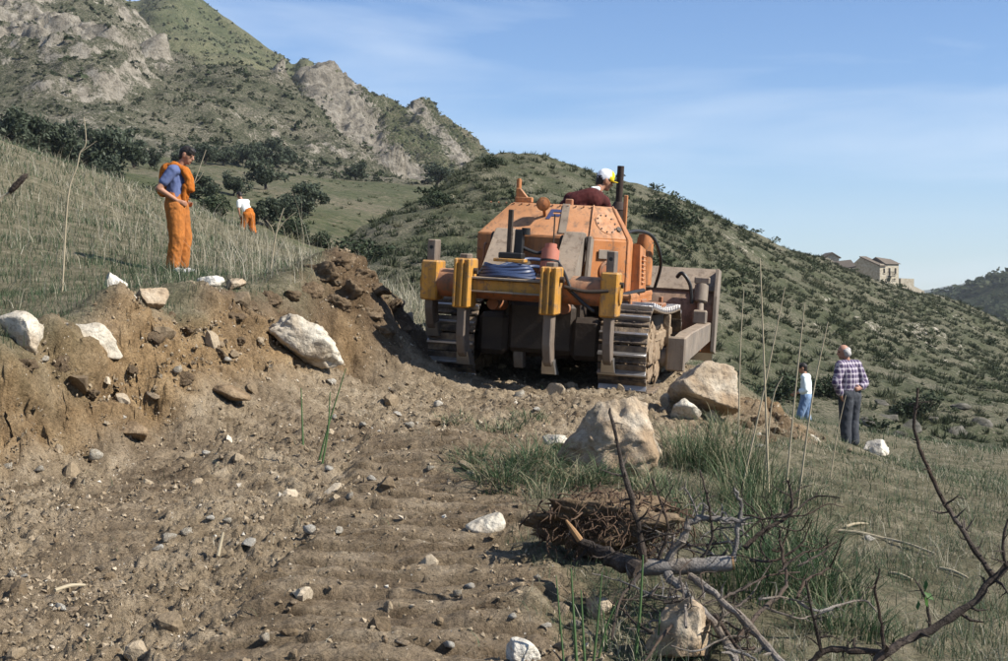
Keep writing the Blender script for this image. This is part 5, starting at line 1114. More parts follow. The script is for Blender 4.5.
# small pale stones one can pick out on the bulldozed soil: (u, v, width px)
ST = [(439, 408, 13), (410, 428, 14), (64, 441, 15), (153, 404, 17), (95, 459, 22), (121, 419, 13), (40, 470, 11), (206, 455, 12), (222, 461, 11), (8, 470, 12), (335, 420, 10), (362, 426, 11), (398, 417, 12),
      (466, 470, 16), (470, 476, 11), (60, 610, 16), (168, 540, 18), (157, 553, 13), (70, 615, 24), (187, 533, 14), (210, 525, 11), (228, 523, 12), (250, 548, 20), (293, 607, 12), (266, 640, 15), (310, 533, 18), (338, 534, 15),
      (448, 652, 16), (403, 645, 17), (458, 598, 11), (470, 588, 12), (538, 578, 12), (545, 634, 14), (560, 650, 20), (575, 628, 20), (512, 630, 11), (12, 576, 13), (25, 578, 12), (100, 573, 15), (350, 500, 12), (372, 480, 12),
      (430, 470, 10), (330, 470, 11), (285, 455, 13), (178, 372, 12), (228, 363, 10), (45, 365, 12), (330, 385, 14), (392, 392, 10), (520, 398, 14), (536, 412, 10), (800, 520, 10), (870, 540, 11), (850, 452, 10), (735, 437, 10), (760, 447, 9)]
stone_me = [rock_mesh('stone', 300 + k, (1, rr, hh), 2, cuts=9, rough=0.2) for k, (rr, hh) in enumerate([(0.8, 0.55), (0.7, 0.6), (0.9, 0.45), (0.6, 0.5), (0.75, 0.7)])]
for k, me in enumerate(stone_me): me.materials.append([M_STONEW, M_ROCKP, M_STONEW, M_ROCKB, M_ROCKP][k])
_r = random.Random(9)
for k, (u, v, w) in enumerate(ST):
    p = hit(u, v); s = w * p.y / FPX
    o = link('stone', stone_me[k % 5], None, None, (p.x, p.y, p.z + 0.10 * s), (_r.uniform(-0.3, 0.3), _r.uniform(-0.3, 0.3), _r.uniform(0, 6.3)), (s, s, s))
    zone = 'in the grass below the bench on the right' if u >= 700 else 'at the foot of the left bank' if v < 480 and u < 260 else 'between the green shoots and the bulldozer' if v < 480 else 'among the crumbs at the lower left' if u < 270 else 'on the track prints in the centre' if u < 480 else 'on the soil edge below the root mass'
    size = 'larger' if w >= 15 else 'small'; col_ = ['white', 'pale tan', 'white', 'brownish', 'pale tan'][k % 5]; sh_ = ['flattish', 'blocky', 'flat', 'narrow', 'chunky'][k % 5]
    tag(o, size + ' ' + sh_ + ' ' + col_ + ' stone ' + zone, 'stone', 'loose stones ' + zone)

# loose soil: tens of thousands of crumbs and clods, one mass
def ico(sub):
    bm = bmesh.new(); bmesh.ops.create_icosphere(bm, subdivisions=sub, radius=1.0)
    co = np.array([v.co[:] for v in bm.verts]); fc = np.array([[v.index for v in f.verts] for f in bm.faces]); bm.free(); return co, fc
def scatter(name, base_list, P, S, mat, attr=None, rs=None, tilt=True):
    """merge transformed copies of base shapes at P with per-axis sizes S (n,3)"""
    rs = rs or rng; n = len(P); V, F, A = [], [], []; off = 0
    which = rs.integers(0, len(base_list), n)
    for b, (co, fc) in enumerate(base_list):
        k = np.where(which == b)[0]
        if not len(k): continue
        q = rs.normal(size=(len(k), 4)) if tilt else np.stack([np.cos(h := rs.uniform(0, math.pi, len(k))), 0 * h, 0 * h, np.sin(h)], 1)
        q /= np.linalg.norm(q, axis=1)[:, None]; w, x, y, z = q.T
        R = np.stack([1-2*(y*y+z*z), 2*(x*y-z*w), 2*(x*z+y*w), 2*(x*y+z*w), 1-2*(x*x+z*z), 2*(y*z-x*w), 2*(x*z-y*w), 2*(y*z+x*w), 1-2*(x*x+y*y)], 1).reshape(-1, 3, 3)
        v = np.einsum('nij,nmj->nmi', R, co[None] * S[k][:, None, :]) + P[k][:, None, :]
        m = len(co); V.append(v.reshape(-1, 3)); F.append((fc[None] + (np.arange(len(k)) * m)[:, None, None] + off).reshape(-1, fc.shape[1])); off += len(k) * m
        A.append(np.repeat(rs.random(len(k)), m))
    me = np_mesh(name, np.concatenate(V), np.concatenate(F), False, {'rand': np.concatenate(A)})
    return link(name, me, mat)
def clod_mat():
    m, nn, ll, b = new_mat('soil_crumbs', 0.97, 0, 0.1)
    q = nn.new('ShaderNodeAttribute'); q.attribute_name = 'rand'
    r = ramp(nn, [(0.145, 0.106, 0.066), (0.255, 0.198, 0.13), (0.34, 0.275, 0.192), (0.43, 0.36, 0.265), (0.56, 0.52, 0.44)], [0, 0.45, 0.88, 0.965, 1.0]); ll.new(q.outputs['Fac'], r.inputs['Fac'])
    n = noise_node(nn, ll, 45, 4, 0.7, world_vec(nn)).outputs['Fac']; d = ramp(nn, [(0.7,) * 3, (1.2,) * 3], [0.3, 0.7]); ll.new(n, d.inputs['Fac'])
    ll.new(mixc(nn, ll, 1.0, r.outputs['Color'], d.outputs['Color'], 'MULTIPLY'), b.inputs['Base Color']); ll.new(bump(nn, ll, n, 0.01), b.inputs['Normal'])
    return m
def lumps(sub, k, seed):
    co, fc = ico(sub); out = []
    for i in range(k):
        c = co + (co * (0.35 * noise3(co * 1.3 + seed + i * 5.0) + 0.2 * noise3(co * 3.1 + seed + i))[:, None]); rs = np.random.default_rng(seed + i)
        for _ in range(4):
            n = rs.normal(size=3); n /= np.linalg.norm(n); d = c @ n - rs.uniform(0.4, 0.7); c = c - np.outer(np.clip(d, 0, None) * 0.9, n)
        out.append((c, fc))
    return out
def polar_pts(n, a0, a1, y0, y1, rs):
    y = np.exp(rs.uniform(math.log(y0), math.log(y1), n)); a = rs.uniform(a0, a1, n); return a * y, y
def octa(k, seed):
    co = np.array([(1, 0, 0), (-1, 0, 0), (0, 1, 0), (0, -1, 0), (0, 0, 1), (0, 0, -1)], float); fc = np.array([(0, 2, 4), (2, 1, 4), (1, 3, 4), (3, 0, 4), (2, 0, 5), (1, 2, 5), (3, 1, 5), (0, 3, 5)]); rs = np.random.default_rng(seed)
    return [(co * rs.uniform(0.6, 1.2, (6, 1)) + rs.normal(0, 0.18, (6, 3)), fc) for _ in range(k)]
def build_crumbs():
    rs = np.random.default_rng(21)
    for nm, n, lo, hi, pw, sub, key in (('soil_crumbs', 85000, 0.004, 0.026, 2.6, 0, 1), ('soil_clods', 1000, 0.02, 0.09, 3.4, 2, 2)):
        x, y = polar_pts(n, -0.40, 0.32, 4.8, 21.0, rs); dirt, bank, heap, tr, tr2 = ground_masks(x, y)
        dens = np.clip(dirt + heap, 0, 1) * (0.5 + 1.2 * bank) * (1 - 0.55 * tr) * (0.5 + 0.9 * sstep(-0.2, 0.3, fbm(xyz(x * 0.7, y * 0.7, 60 + key), 3)))
        k = rs.random(n) < dens; x, y, bank = x[k], y[k], bank[k]; s = (lo + (hi - lo) * rs.random(len(x)) ** pw) * (0.55 + y / 22.0) * (1 + 0.5 * bank * (key == 2))
        P = np.stack([x, y, ground(x, y) + s * 0.15], 1); S = s[:, None] * rs.uniform(0.6, 1.25, (len(x), 3)) * np.array([1, 1, 0.8])
        o = scatter(nm, lumps(sub, 4, 50 + key) if sub else octa(8, 5), P, S, MATS.get('soil_crumbs') or clod_mat(), rs=rs); tag(o, kind='stuff')
build_crumbs()
# big clods of freshly turned earth on the heap and along the cut: (u, v, width px)
CL = [(322, 272, 30), (345, 266, 34), (362, 274, 30), (332, 288, 26), (378, 290, 30), (352, 296, 34), (392, 306, 30), (372, 312, 28), (336, 306, 24), (310, 292, 24), (286, 296, 22), (268, 300, 26), (250, 305, 20), (230, 312, 22), (205, 320, 24), (185, 330, 20), (168, 318, 20), (152, 338, 22), (110, 352, 24), (130, 372, 22), (90, 395, 20), (60, 372, 22), (40, 398, 20), (20, 372, 24), (240, 345, 20), (215, 352, 22), (180, 378, 20), (400, 328, 26), (380, 338, 22),
      (755, 425, 24), (772, 432, 26), (742, 428, 20), (788, 438, 22), (765, 440, 18)]
clod_me = [rock_mesh('earth_clod', 700 + k, (1, rr_, hh_), 4, cuts=6, rough=0.55, fine=0.26) for k, (rr_, hh_) in enumerate(((0.8, 0.55), (0.6, 0.7), (0.9, 0.5), (0.7, 0.45), (0.55, 0.6)))]
M_FRESH = rock_mat('fresh_earth', [(0.085, 0.058, 0.034), (0.165, 0.118, 0.073), (0.25, 0.188, 0.122)], stain=(0.12, 0.082, 0.048), stain_amt=0.5)
for me in clod_me: me.materials.append(M_FRESH)
_r = random.Random(19)
for k, (u, v, w) in enumerate(CL):
    p = hit(u, v); s = w * p.y / FPX * _r.uniform(0.8, 1.7)
    o = link('earth_clod', clod_me[k % 5], None, None, (p.x, p.y + 0.05, p.z - 0.05 * s), (_r.uniform(-.5, .5), _r.uniform(-.5, .5), _r.uniform(0, 6.3)), (s, s, s))
    lab, grp = ('dark clod of turned earth on the heap left of the bulldozer', 'clods on the spoil heap') if 255 < u < 600 else (('dark clod of earth on the face of the left bank', 'clods on the left bank') if u < 600 else ('dark clod of earth in the spoil below the rounded boulder', 'clods below the boulder'))
    tag(o, lab, 'clod', grp)
# ------------------------------------------------------------------ grass
def leaf_mat(name, cols, poss=None, rough=0.75, trans=0.25):
    m, nn, ll, b = new_mat(name, rough, 0, 0.2)
    q = nn.new('ShaderNodeAttribute'); q.attribute_name = 'rand'
    r = ramp(nn, cols, poss); ll.new(q.outputs['Fac'], r.inputs['Fac']); ll.new(r.outputs['Color'], b.inputs['Base Color'])
    if trans:
        t = nn.new('ShaderNodeBsdfTranslucent'); ll.new(r.outputs['Color'], t.inputs['Color']); mxs = nn.new('ShaderNodeMixShader'); mxs.inputs['Fac'].default_value = trans
        ll.new(b.outputs[0], mxs.inputs[1]); ll.new(t.outputs[0], mxs.inputs[2]); ll.new(mxs.outputs[0], nn['Material Output'].inputs['Surface'])
    return m
DRY = [(0.17, 0.145, 0.095), (0.31, 0.275, 0.195), (0.45, 0.41, 0.32)]
M_GRASS = leaf_mat('meadow_grass', [(0.030, 0.054, 0.027), (0.058, 0.088, 0.045), (0.100, 0.128, 0.068), (0.20, 0.19, 0.125), (0.33, 0.30, 0.22), (0.46, 0.43, 0.34)], [0, 0.3, 0.5, 0.6, 0.82, 1.0])
M_GREEN = leaf_mat('green_grass', [(0.026, 0.050, 0.024), (0.050, 0.088, 0.040), (0.090, 0.130, 0.060), (0.28, 0.25, 0.16)], [0, 0.45, 0.85, 1.0])
M_STRAW = leaf_mat('straw', DRY, None, 0.8, 0.15)
def blades(P, H, W, lean, rand, rs, seg=3, az=None):
    """curved tapering blades rooted at P"""
    n = len(P); az = rs.uniform(0, 2 * math.pi, n) if az is None else az; fa = az + math.pi / 2 + rs.normal(0, 0.5, n)
    d = np.stack([np.cos(az), np.sin(az), 0 * az], 1); w = np.stack([np.cos(fa), np.sin(fa), 0 * fa], 1)
    rows = []
    for i in range(seg + 1):
        t = i / seg; c = P + np.outer(1, 1) * 0 + d * (lean * H * t * t)[:, None] + np.array([0, 0, 1]) * (H * (t - 0.35 * np.clip(lean, 0, 1.6) * t * t))[:, None]
        if i < seg: wd = (W * (1 - 0.75 * t) / 2)[:, None]; rows += [c - w * wd, c + w * wd]
        else: rows += [c]
    V = np.stack(rows, 1); m = V.shape[1]; base = (np.arange(n) * m)[:, None]
    q = np.concatenate([base + np.array([[2 * i, 2 * i + 1, 2 * i + 3, 2 * i + 2]]) for i in range(seg - 1)], 0) if seg > 1 else np.zeros((0, 4), int)
    t = base + np.array([[2 * seg - 2, 2 * seg - 1, 2 * seg]])
    return V.reshape(-1, 3), [q, t], np.repeat(rand, m)
def join(parts):
    V, Q, T, A = [], [], [], []; off = 0
    for v, (q, t), a in parts:
        V.append(v); Q.append(q + off); T.append(t + off); A.append(a); off += len(v)
    return np.concatenate(V), [np.concatenate(Q), np.concatenate(T)], np.concatenate(A)
def grass_obj(name, parts, mat, label=None):
    v, f, a = join(parts); o = link(name, np_mesh(name, v, f, False, {'rand': a}), mat); return tag(o, label, kind='stuff')
def veg_density(x, y):
    dirt, bank, heap, tr, tr2 = ground_masks(x, y); return 1 - np.clip(dirt + heap + bank * (dirt > .3), 0, 1)
def clumped(x, y, s=1.0, seed=0.0): return sstep(-0.25, 0.25, fbm(xyz(x * s, y * s, seed), 3))

def build_meadow():
    rs = np.random.default_rng(31)
    # left slope: short green sward, pale dry grass above it
    x, y = polar_pts(60000, -0.46, 0.02, 11.0, 62.0, rs); d = veg_density(x, y)
    k = rs.random(len(x)) < d * (0.35 + 0.75 * clumped(x, y, 1.1, 3)); x, y = x[k], y[k]; u = U0 + FPX * x / y
    dry = np.clip(0.02 + 0.30 * sstep(15, 28, y) + 0.5 * fbm(xyz(x * .5, y * .5, 9), 3) + 0.30 * sstep(200, 330, u), 0.05, 0.95); isdry = rs.random(len(x)) < dry
    H = np.where(isdry, rs.uniform(0.10, 0.32, len(x)), rs.uniform(0.07, 0.22, len(x))) * (0.8 + 0.5 * clumped(x, y, .6, 12))
    P = np.stack([x, y, ground(x, y) - 0.01], 1)
    r = np.where(isdry, rs.uniform(0.58, 1, len(x)), rs.uniform(0, 0.52, len(x)))
    grass_obj('slope_grass', [blades(P, H, np.maximum(0.006, y * 0.00050), rs.uniform(0.1, 1.1, len(x)), r, rs, 2)], M_GRASS)
    # fine upright dry stems standing above it
    x, y = polar_pts(5200, -0.44, -0.02, 15.0, 56.0, rs); d = veg_density(x, y); u = U0 + FPX * x / y
    k = rs.random(len(x)) < d * (0.15 + 0.85 * sstep(170, 260, u)) * clumped(x, y, 0.9, 71) ** 2; x, y = x[k], y[k]; P = np.stack([x, y, ground(x, y) - 0.01], 1)
    grass_obj('dry_stems', [blades(P, rs.uniform(0.35, 0.95, len(x)), np.maximum(0.005, y * 0.00036), rs.uniform(0.0, 0.8, len(x)), rs.uniform(0.2, 1, len(x)), rs)], M_STRAW)
    # right slope
    x, y = polar_pts(72000, 0.0, 0.46, 5.6, 52.0, rs); d = veg_density(x, y)
    k = rs.random(len(x)) < d * np.clip(0.10 + 1.1 * clumped(x, y, 1.6, 17), 0, 1) * np.where(y < 14, 0.8, 1.0); x, y = x[k], y[k]
    dry = np.clip(0.16 + 0.6 * fbm(xyz(x * .7, y * .7, 19), 3), 0.03, 0.8); isdry = rs.random(len(x)) < dry
    H = np.where(isdry, rs.uniform(0.05, 0.22, len(x)), rs.uniform(0.04, 0.19, len(x))) * (0.6 + 0.8 * clumped(x, y, .9, 23)); P = np.stack([x, y, ground(x, y) - 0.008], 1)
    r = np.where(isdry, rs.uniform(0.58, 0.95, len(x)), rs.uniform(0, 0.55, len(x)))
    grass_obj('bench_grass', [blades(P, H, np.maximum(0.0045, y * 0.00050), rs.uniform(0.2, 1.4, len(x)), r, rs, 2)], M_GRASS)
    # sparse weeds and torn grass on the soil
    x, y = polar_pts(5000, -0.36, 0.10, 5.0, 17.0, rs); k = rs.random(len(x)) < 0.06 + 0.5 * sstep(0.10, 0.4, fbm(xyz(x * .9, y * .9, 41), 3)); x, y = x[k], y[k]
    P = np.stack([x, y, ground(x, y)], 1); r = np.where(rs.random(len(x)) < 0.45, rs.uniform(0.1, 0.5, len(x)), rs.uniform(0.6, 1, len(x)))
    grass_obj('torn_weeds', [blades(P, rs.uniform(0.03, 0.13, len(x)), np.maximum(0.0035, y * 0.0005), rs.uniform(0.6, 2.2, len(x)), r, rs)], M_GRASS)
build_meadow()

# tussocks: (u, v of the foot, Y or None, radius m, height m, blades, green share, lean)
TUS = [(575, 492, None, 0.22, 0.24, 260, 0.7, 1.4), (600, 486, None, 0.20, 0.22, 200, 0.6, 1.4), (505, 488, None, 0.26, 0.30, 420, 0.85, 1.3), (470, 466, None, 0.18, 0.20, 200, 0.7, 1.2), (535, 470, None, 0.24, 0.28, 320, 0.85, 1.3), (560, 462, None, 0.15, 0.22, 160, 0.8, 1.2), (500, 432, None, 0.22, 0.16, 200, 0.6, 1.2), (455, 425, None, 0.2, 0.13, 140, 0.55, 1.2), (530, 425, None, 0.2, 0.15, 160, 0.6, 1.2), (545, 500, None, 0.12, 0.26, 160, 0.5, 0.9),
       (700, 470, None, 0.30, 0.40, 380, 0.7, 0.7), (740, 480, None, 0.30, 0.45, 380, 0.6, 0.6), (760, 520, None, 0.28, 0.42, 420, 0.75, 0.7), (790, 560, None, 0.30, 0.40, 460, 0.85, 0.9), (820, 600, None, 0.32, 0.36, 460, 0.9, 0.9), (760, 600, None, 0.28, 0.36, 380, 0.85, 0.8), (850, 640, None, 0.25, 0.24, 260, 0.8, 1.0), (700, 520, None, 0.25, 0.30, 240, 0.6, 0.8), (690, 450, None, 0.22, 0.26, 200, 0.55, 0.8), (800, 500, None, 0.25, 0.20, 180, 0.6, 1.0),
       (660, 500, None, 0.22, 0.22, 200, 0.5, 0.9), (730, 440, None, 0.22, 0.25, 180, 0.45, 0.7)]
def tussock(u, v, Y, rad, h, n, green, lean, seed):
    rs = np.random.default_rng(900 + seed); p = hit(u, v) if Y is None else gpx(u, Y)
    a = rs.uniform(0, 2 * math.pi, n); r = rad * np.sqrt(rs.random(n)); x = p.x + r * np.cos(a); y = p.y + 0.15 + r * np.sin(a)
    P = np.stack([x, y, ground(x, y) - 0.01], 1); H = h * rs.uniform(0.35, 1.35, n) * 0.95; n_keep = None; green = green * 0.92
    az = np.where(rs.random(n) < 0.7, a + rs.normal(0, 0.6, n), rs.uniform(0, 6.28, n)); g = rs.random(n) < green
    v_, f_, a_ = blades(P - np.array([p.x, p.y, p.z]), H, rs.uniform(0.005, 0.010, n), lean * rs.uniform(0.3, 1.4, n), np.where(g, rs.uniform(0, 0.86, n), rs.uniform(0.92, 1, n)), rs, 4, az)
    o = link('grass_tussock', np_mesh('grass_tussock', v_, f_, False, {'rand': a_}), M_GREEN, None, p)
    return tag(o, kind='stuff')
for i, t in enumerate(TUS): tussock(*t, i)

# ------------------------------------------------------------------ tall stalks, shoots, branches
M_STALK = simple('dry_stalk', [(0.26, 0.21, 0.13), (0.44, 0.38, 0.27)], 8, 0.85, 0, 0.001, 60)
M_SHOOT = simple('green_stem', [(0.045, 0.095, 0.03), (0.085, 0.14, 0.05)], 8, 0.6)
M_BARK = rock_mat('grey_bark', [(0.10, 0.088, 0.080), (0.20, 0.185, 0.17), (0.34, 0.32, 0.295)], stain=(0.16, 0.11, 0.06), stain_amt=0.5)
M_BARKD = rock_mat('dark_bark', [(0.030, 0.024, 0.020), (0.065, 0.052, 0.043), (0.13, 0.11, 0.095)], stain=(0.09, 0.055, 0.035), stain_amt=0.4)
M_CUT = simple('cut_wood', [(0.20, 0.11, 0.05), (0.32, 0.19, 0.09)], 12, 0.8, 0, 0.002, 60)
M_ROOT = simple('root_fibre', [(0.045, 0.028, 0.018), (0.115, 0.072, 0.045)], 9, 0.95)
def stalk(name, pts, r, mat, label, cat, group=None, Y=None, leaves=False, branches=()):
    """pts: photo pixels from foot to tip; foot set on the ground"""
    f = hit(*pts[0]) if Y is None else gpx(pts[0][0], Y)
    Yf = f.y; P = [Vector((0, 0, -0.03))]
    for u, v in pts[1:]: P.append(px(u, v, Yf) - f)
    m = MB(); sp = smooth_path(P, 4); n = len(sp); m.tube(sp, [r * (1 - 0.6 * i / (n - 1)) for i in range(n)], 6)
    for br in branches:
        q = smooth_path([px(u, v, Yf) - f for u, v in br], 3); m.tube(q, [r * 0.5 * (1 - 0.5 * i / (len(q) - 1)) for i in range(len(q))], 5)
    o = m.build(name, mat, None, loc=f); return tag(o, label, cat, group)
G = 'tall dry stalks on the right shoulder'
stalk('dry_stalk', [(769, 472), (765, 385), (760, 258)], 0.0105, M_STALK, 'tallest straight dry stalk right of the bulldozer blade', 'stalk', G, 10.6)
stalk('dry_stalk', [(742, 456), (765, 385), (785, 287)], 0.009, M_STALK, 'dry stalk leaning right, crossing the tallest stalk', 'stalk', G, 10.8)
stalk('dry_stalk', [(784, 474), (796, 385), (805, 302)], 0.009, M_STALK, 'dry stalk in front of the man in jeans', 'stalk', G, 10.4)
stalk('dry_stalk', [(796, 482), (812, 400), (828, 322)], 0.009, M_STALK, 'rightmost dry stalk, leaning right beside the man in plaid', 'stalk', G, 10.2)
stalk('dry_stalk', [(738, 440), (740, 360), (744, 287)], 0.008, M_STALK, 'thin upright dry stalk nearest the blade', 'stalk', G, 11.6)
stalk('dry_stalk', [(764, 450), (772, 403), (783, 376)], 0.008, M_STALK, 'short dry stalk leaning right at the foot of the tallest stalk', 'stalk', G, 11.0)
stalk('dry_stalk', [(830, 470), (838, 430), (846, 395)], 0.007, M_STALK, 'thin short stalk just left of the man in plaid', 'stalk', G, 13.0)
stalk('dry_stalk', [(62, 222), (68, 198), (77, 167), (80, 153), (86, 143), (84, 117)], 0.010, M_STALK, 'pale forked dry stalk left of the man in overalls', 'stalk', None, 14.2, branches=[((80, 153), (90, 146), (97, 141))])
stalk('dry_stalk', [(178, 262), (186, 205), (196, 178), (206, 150)], 0.013, M_STALK, 'pale twiggy stalk rising behind the man in overalls', 'stalk', None, 21.0, branches=[((193, 185), (200, 178), (204, 170))])
stalk('dry_stalk', [(268, 268), (276, 235), (284, 208)], 0.014, M_STALK, 'stout dry stalk behind the earth heap', 'stalk', None, 19.0, branches=[((277, 232), (284, 222), (296, 212)), ((275, 240), (272, 228), (266, 220))])
f0 = hit(0, 292); m = MB()
sk = tag(empty('seed_head_stalk', px(-6, 215, 9.0), label='dark brown bristly seed head on a stalk at the left edge', cat='stalk'))
base = Vector((px(-40, 0, 9.0).x, 9.0, gz(px(-40, 0, 9.0).x, 9.0))) - sk.location
m.tube(smooth_path([base, base.lerp(Vector((0, 0, 0)), 0.6) + Vector((-0.02, 0, 0.05)), Vector((0, 0, 0)), px(10, 192, 9.0) - sk.location]), 0.0085, 6); m.build('stem', M_STALK, sk)
a, b = px(9, 193, 9.0) - sk.location, px(27, 174, 9.0) - sk.location; m = MB(); rr = random.Random(3)
m.tube([a.lerp(b, i / 8) for i in range(9)], [0.008, 0.018, 0.02, 0.022, 0.02, 0.021, 0.019, 0.016, 0.006], 8)
for i in range(90):
    p = a.lerp(b, rr.random()); d = Vector((rr.gauss(0, 1), rr.gauss(0, 1), rr.gauss(0, 1))).normalized(); m.cyl(p, p + d * 0.032, 0.003, 0.001, n=3)
m.build('seed_head', M_BARKD, sk)
SG = 'green broom shoots on the track'
for k, (pts, lab) in enumerate([([(303, 444), (302, 415), (301, 388)], 'single green shoot standing in the soil by the bank'), ([(318, 462), (330, 420), (346, 368)], 'tall green broom shoot, rightmost of the pair'), ([(322, 462), (328, 430), (330, 392)], 'green broom shoot left of the tallest one')]):
    stalk('green_shoot', pts, 0.010, M_SHOOT, lab, 'shoot', SG)
for k, (pts, r) in enumerate([([(566, 672), (560, 620), (556, 575)], .006), ([(578, 672), (574, 620), (571, 568)], .009), ([(586, 672), (583, 630), (581, 590)], .008), ([(592, 670), (598, 620), (602, 572)], .007), ([(597, 668), (607, 625), (618, 600)], .006), ([(634, 672), (640, 610), (643, 555)], .010), ([(655, 672), (658, 640), (660, 612)], .006), ([(604, 672), (606, 640), (603, 610)], .008)]):
    stalk('rush_stem', pts, r, M_SHOOT, 'upright green rush stem at the bottom edge beside the cut branches', 'stem', 'green rush stems in the foreground', 5.9 + 0.08 * k)

def thorny(m, pts, r0, r1, rs, twigs=6, tl=(0.04, 0.14), knot=0.25, n=9):
    """gnarled branch with short thorn spurs; returns side twigs grown on it"""
    sp = smooth_path(pts, 5); L = len(sp)
    sp = [p + Vector((rs.gauss(0, 1), rs.gauss(0, 1), rs.gauss(0, 1))) * r0 * 0.22 * (0 < i < L - 1) for i, p in enumerate(sp)]
    rad = [(r0 + (r1 - r0) * i / (L - 1)) * (1 + rs.uniform(-knot, knot)) for i in range(L)]
    m.tube(sp, rad, n)
    for k in range(twigs):
        i = rs.randrange(1, L - 1); t = (sp[i + 1] - sp[i - 1]).normalized(); d = t.orthogonal().normalized()
        d = Matrix.Rotation(rs.uniform(0, 6.28), 3, t) @ d; d = (d + t * rs.uniform(-0.1, 0.7)).normalized(); ln = rs.uniform(*tl); q0 = sp[i]
        q1 = q0 + d * ln * 0.5 + Vector((0, 0, rs.uniform(-0.01, 0.02))); q2 = q1 + (d + Vector((rs.gauss(0, .35), rs.gauss(0, .35), rs.gauss(0, .35)))).normalized() * ln * 0.5
        rr_ = min(rad[i] * 0.5, 0.010); m.tube([q0, q1, q2], [rr_, rr_ * 0.75, rr_ * 0.25], 5)
        for _ in range(rs.randrange(0, 3)):
            s = q0.lerp(q1, rs.random()) if rs.random() < .5 else q1.lerp(q2, rs.random()); e = Vector((rs.gauss(0, 1), rs.gauss(0, 1), rs.gauss(0, 1))).normalized() * rs.uniform(0.02, 0.05); m.tube([s, s + e], [rr_ * 0.45, rr_ * 0.1], 4)
def build_uprooted():
    rs = random.Random(77); Y = 6.9
    o0 = px(650, 590, Y); o0.z = gz(o0.x, Y)
    T = empty('uprooted_shrub', o0, label='uprooted thorny shrub with sawn grey trunk and brown root mass', cat='shrub')
    def L(u, v, dy=0.0): return px(u, v, Y + dy - max(0, v - 566) * 0.0085) - o0
    m = MB(); sp = smooth_path([L(628, 570, .05), L(652, 567), L(690, 566, -.02), L(732, 563, -.05)], 6); n = len(sp)
    m.tube(sp, [0.043 * (1 - 0.15 * i / n) * (1 + rs.uniform(-.10, .10)) for i in range(n)], 14); tr = m.build('trunk', M_BARK, T)
    m = MB(); p = L(732.5, 563, -.05); d = (L(732, 563, -.05) - L(690, 566, -.02)).normalized(); m.cyl(p, p + d * 0.008, 0.032, 0.031, n=14); m.build('sawn_face', M_CUT, tr)
    BR = [([(645, 562), (634, 510), (620, 455), (610, 408)], .018, .006, 12, M_BARKD), ([(668, 560), (684, 535), (694, 520), (720, 519), (745, 521)], .020, .012, 10, M_BARK), ([(733, 560), (738, 530), (741, 505), (734, 488)], .014, .006, 8, M_BARK),
          ([(745, 548), (762, 532), (785, 518), (792, 500), (788, 480)], .014, .006, 10, M_BARKD), ([(668, 574), (690, 598), (718, 630), (738, 665)], .022, .018, 9, M_BARK), ([(690, 576), (722, 600), (760, 636), (790, 675)], .020, .016, 9, M_BARK),
          ([(736, 640), (762, 610), (786, 585), (782, 555), (780, 530)], .013, .006, 9, M_BARKD), ([(658, 560), (668, 530), (660, 500), (652, 478)], .009, .004, 8, M_BARKD), ([(700, 560), (712, 538), (708, 500), (700, 470)], .009, .004, 8, M_BARKD),
          ([(640, 575), (620, 600), (612, 640)], .010, .005, 6, M_BARKD), ([(720, 600), (740, 590), (770, 575), (800, 572)], .008, .004, 8, M_BARKD), ([(690, 600), (660, 640), (640, 668)], .008, .005, 6, M_BARKD), ([(750, 560), (775, 560), (800, 545), (812, 520)], .008, .003, 8, M_BARKD),
          ([(700, 570), (730, 555), (756, 560)], .007, .003, 7, M_BARKD), ([(715, 615), (740, 650), (748, 672)], .009, .005, 6, M_BARKD), ([(668, 548), (700, 545), (735, 540), (760, 520)], .008, .003, 9, M_BARKD)]
    for pts, r0, r1, tw, mt in BR:
        dy = rs.uniform(-0.12, 0.12); m = MB(); k = len(pts)
        thorny(m, [L(u, v, dy * i / (k - 1) - 0.02) for i, (u, v) in enumerate(pts)], r0, r1, rs, tw); m.build('branch', mt, T)
    for k in range(40):      # tangle of thinner thorny twigs
        u = rs.uniform(630, 800); v = rs.uniform(510, 650); a = rs.uniform(-0.3, 3.5); ln = rs.uniform(40, 95); du, dv = math.cos(a) * ln, -math.sin(a) * ln * 0.8; dy = rs.uniform(-.3, .25)
        m = MB(); thorny(m, [L(u, v, dy), L(u + du * .35 + rs.gauss(0, 6), v + dv * .3 + rs.gauss(0, 6), dy), L(u + du * .7 + rs.gauss(0, 7), v + dv * .7 + rs.gauss(0, 7), dy + .04), L(u + du, v + dv, dy + rs.gauss(0, .08))], rs.uniform(.005, .009), .0025, rs, 9, (.03, .11), .2, 6); m.build('twig', M_BARK if k % 3 == 0 else M_BARKD, T)
    m = MB(); thorny(m, [L(640, 570), L(612, 556, .1), L(590, 548, .2), L(572, 534, .25)], 0.045, 0.018, rs, 4); m.build('root_stock', M_BARKD, T)
    m = MB(); p, q = L(580, 540, .2), L(566, 520, .2); m.tube([p, p.lerp(q, .5), q], [0.018, 0.015, 0.006], 8); m.build('split_root', M_CUT, T)
    # fibrous roots with soil, too many to count
    m = MB(); c = L(612, 512, 0.9)
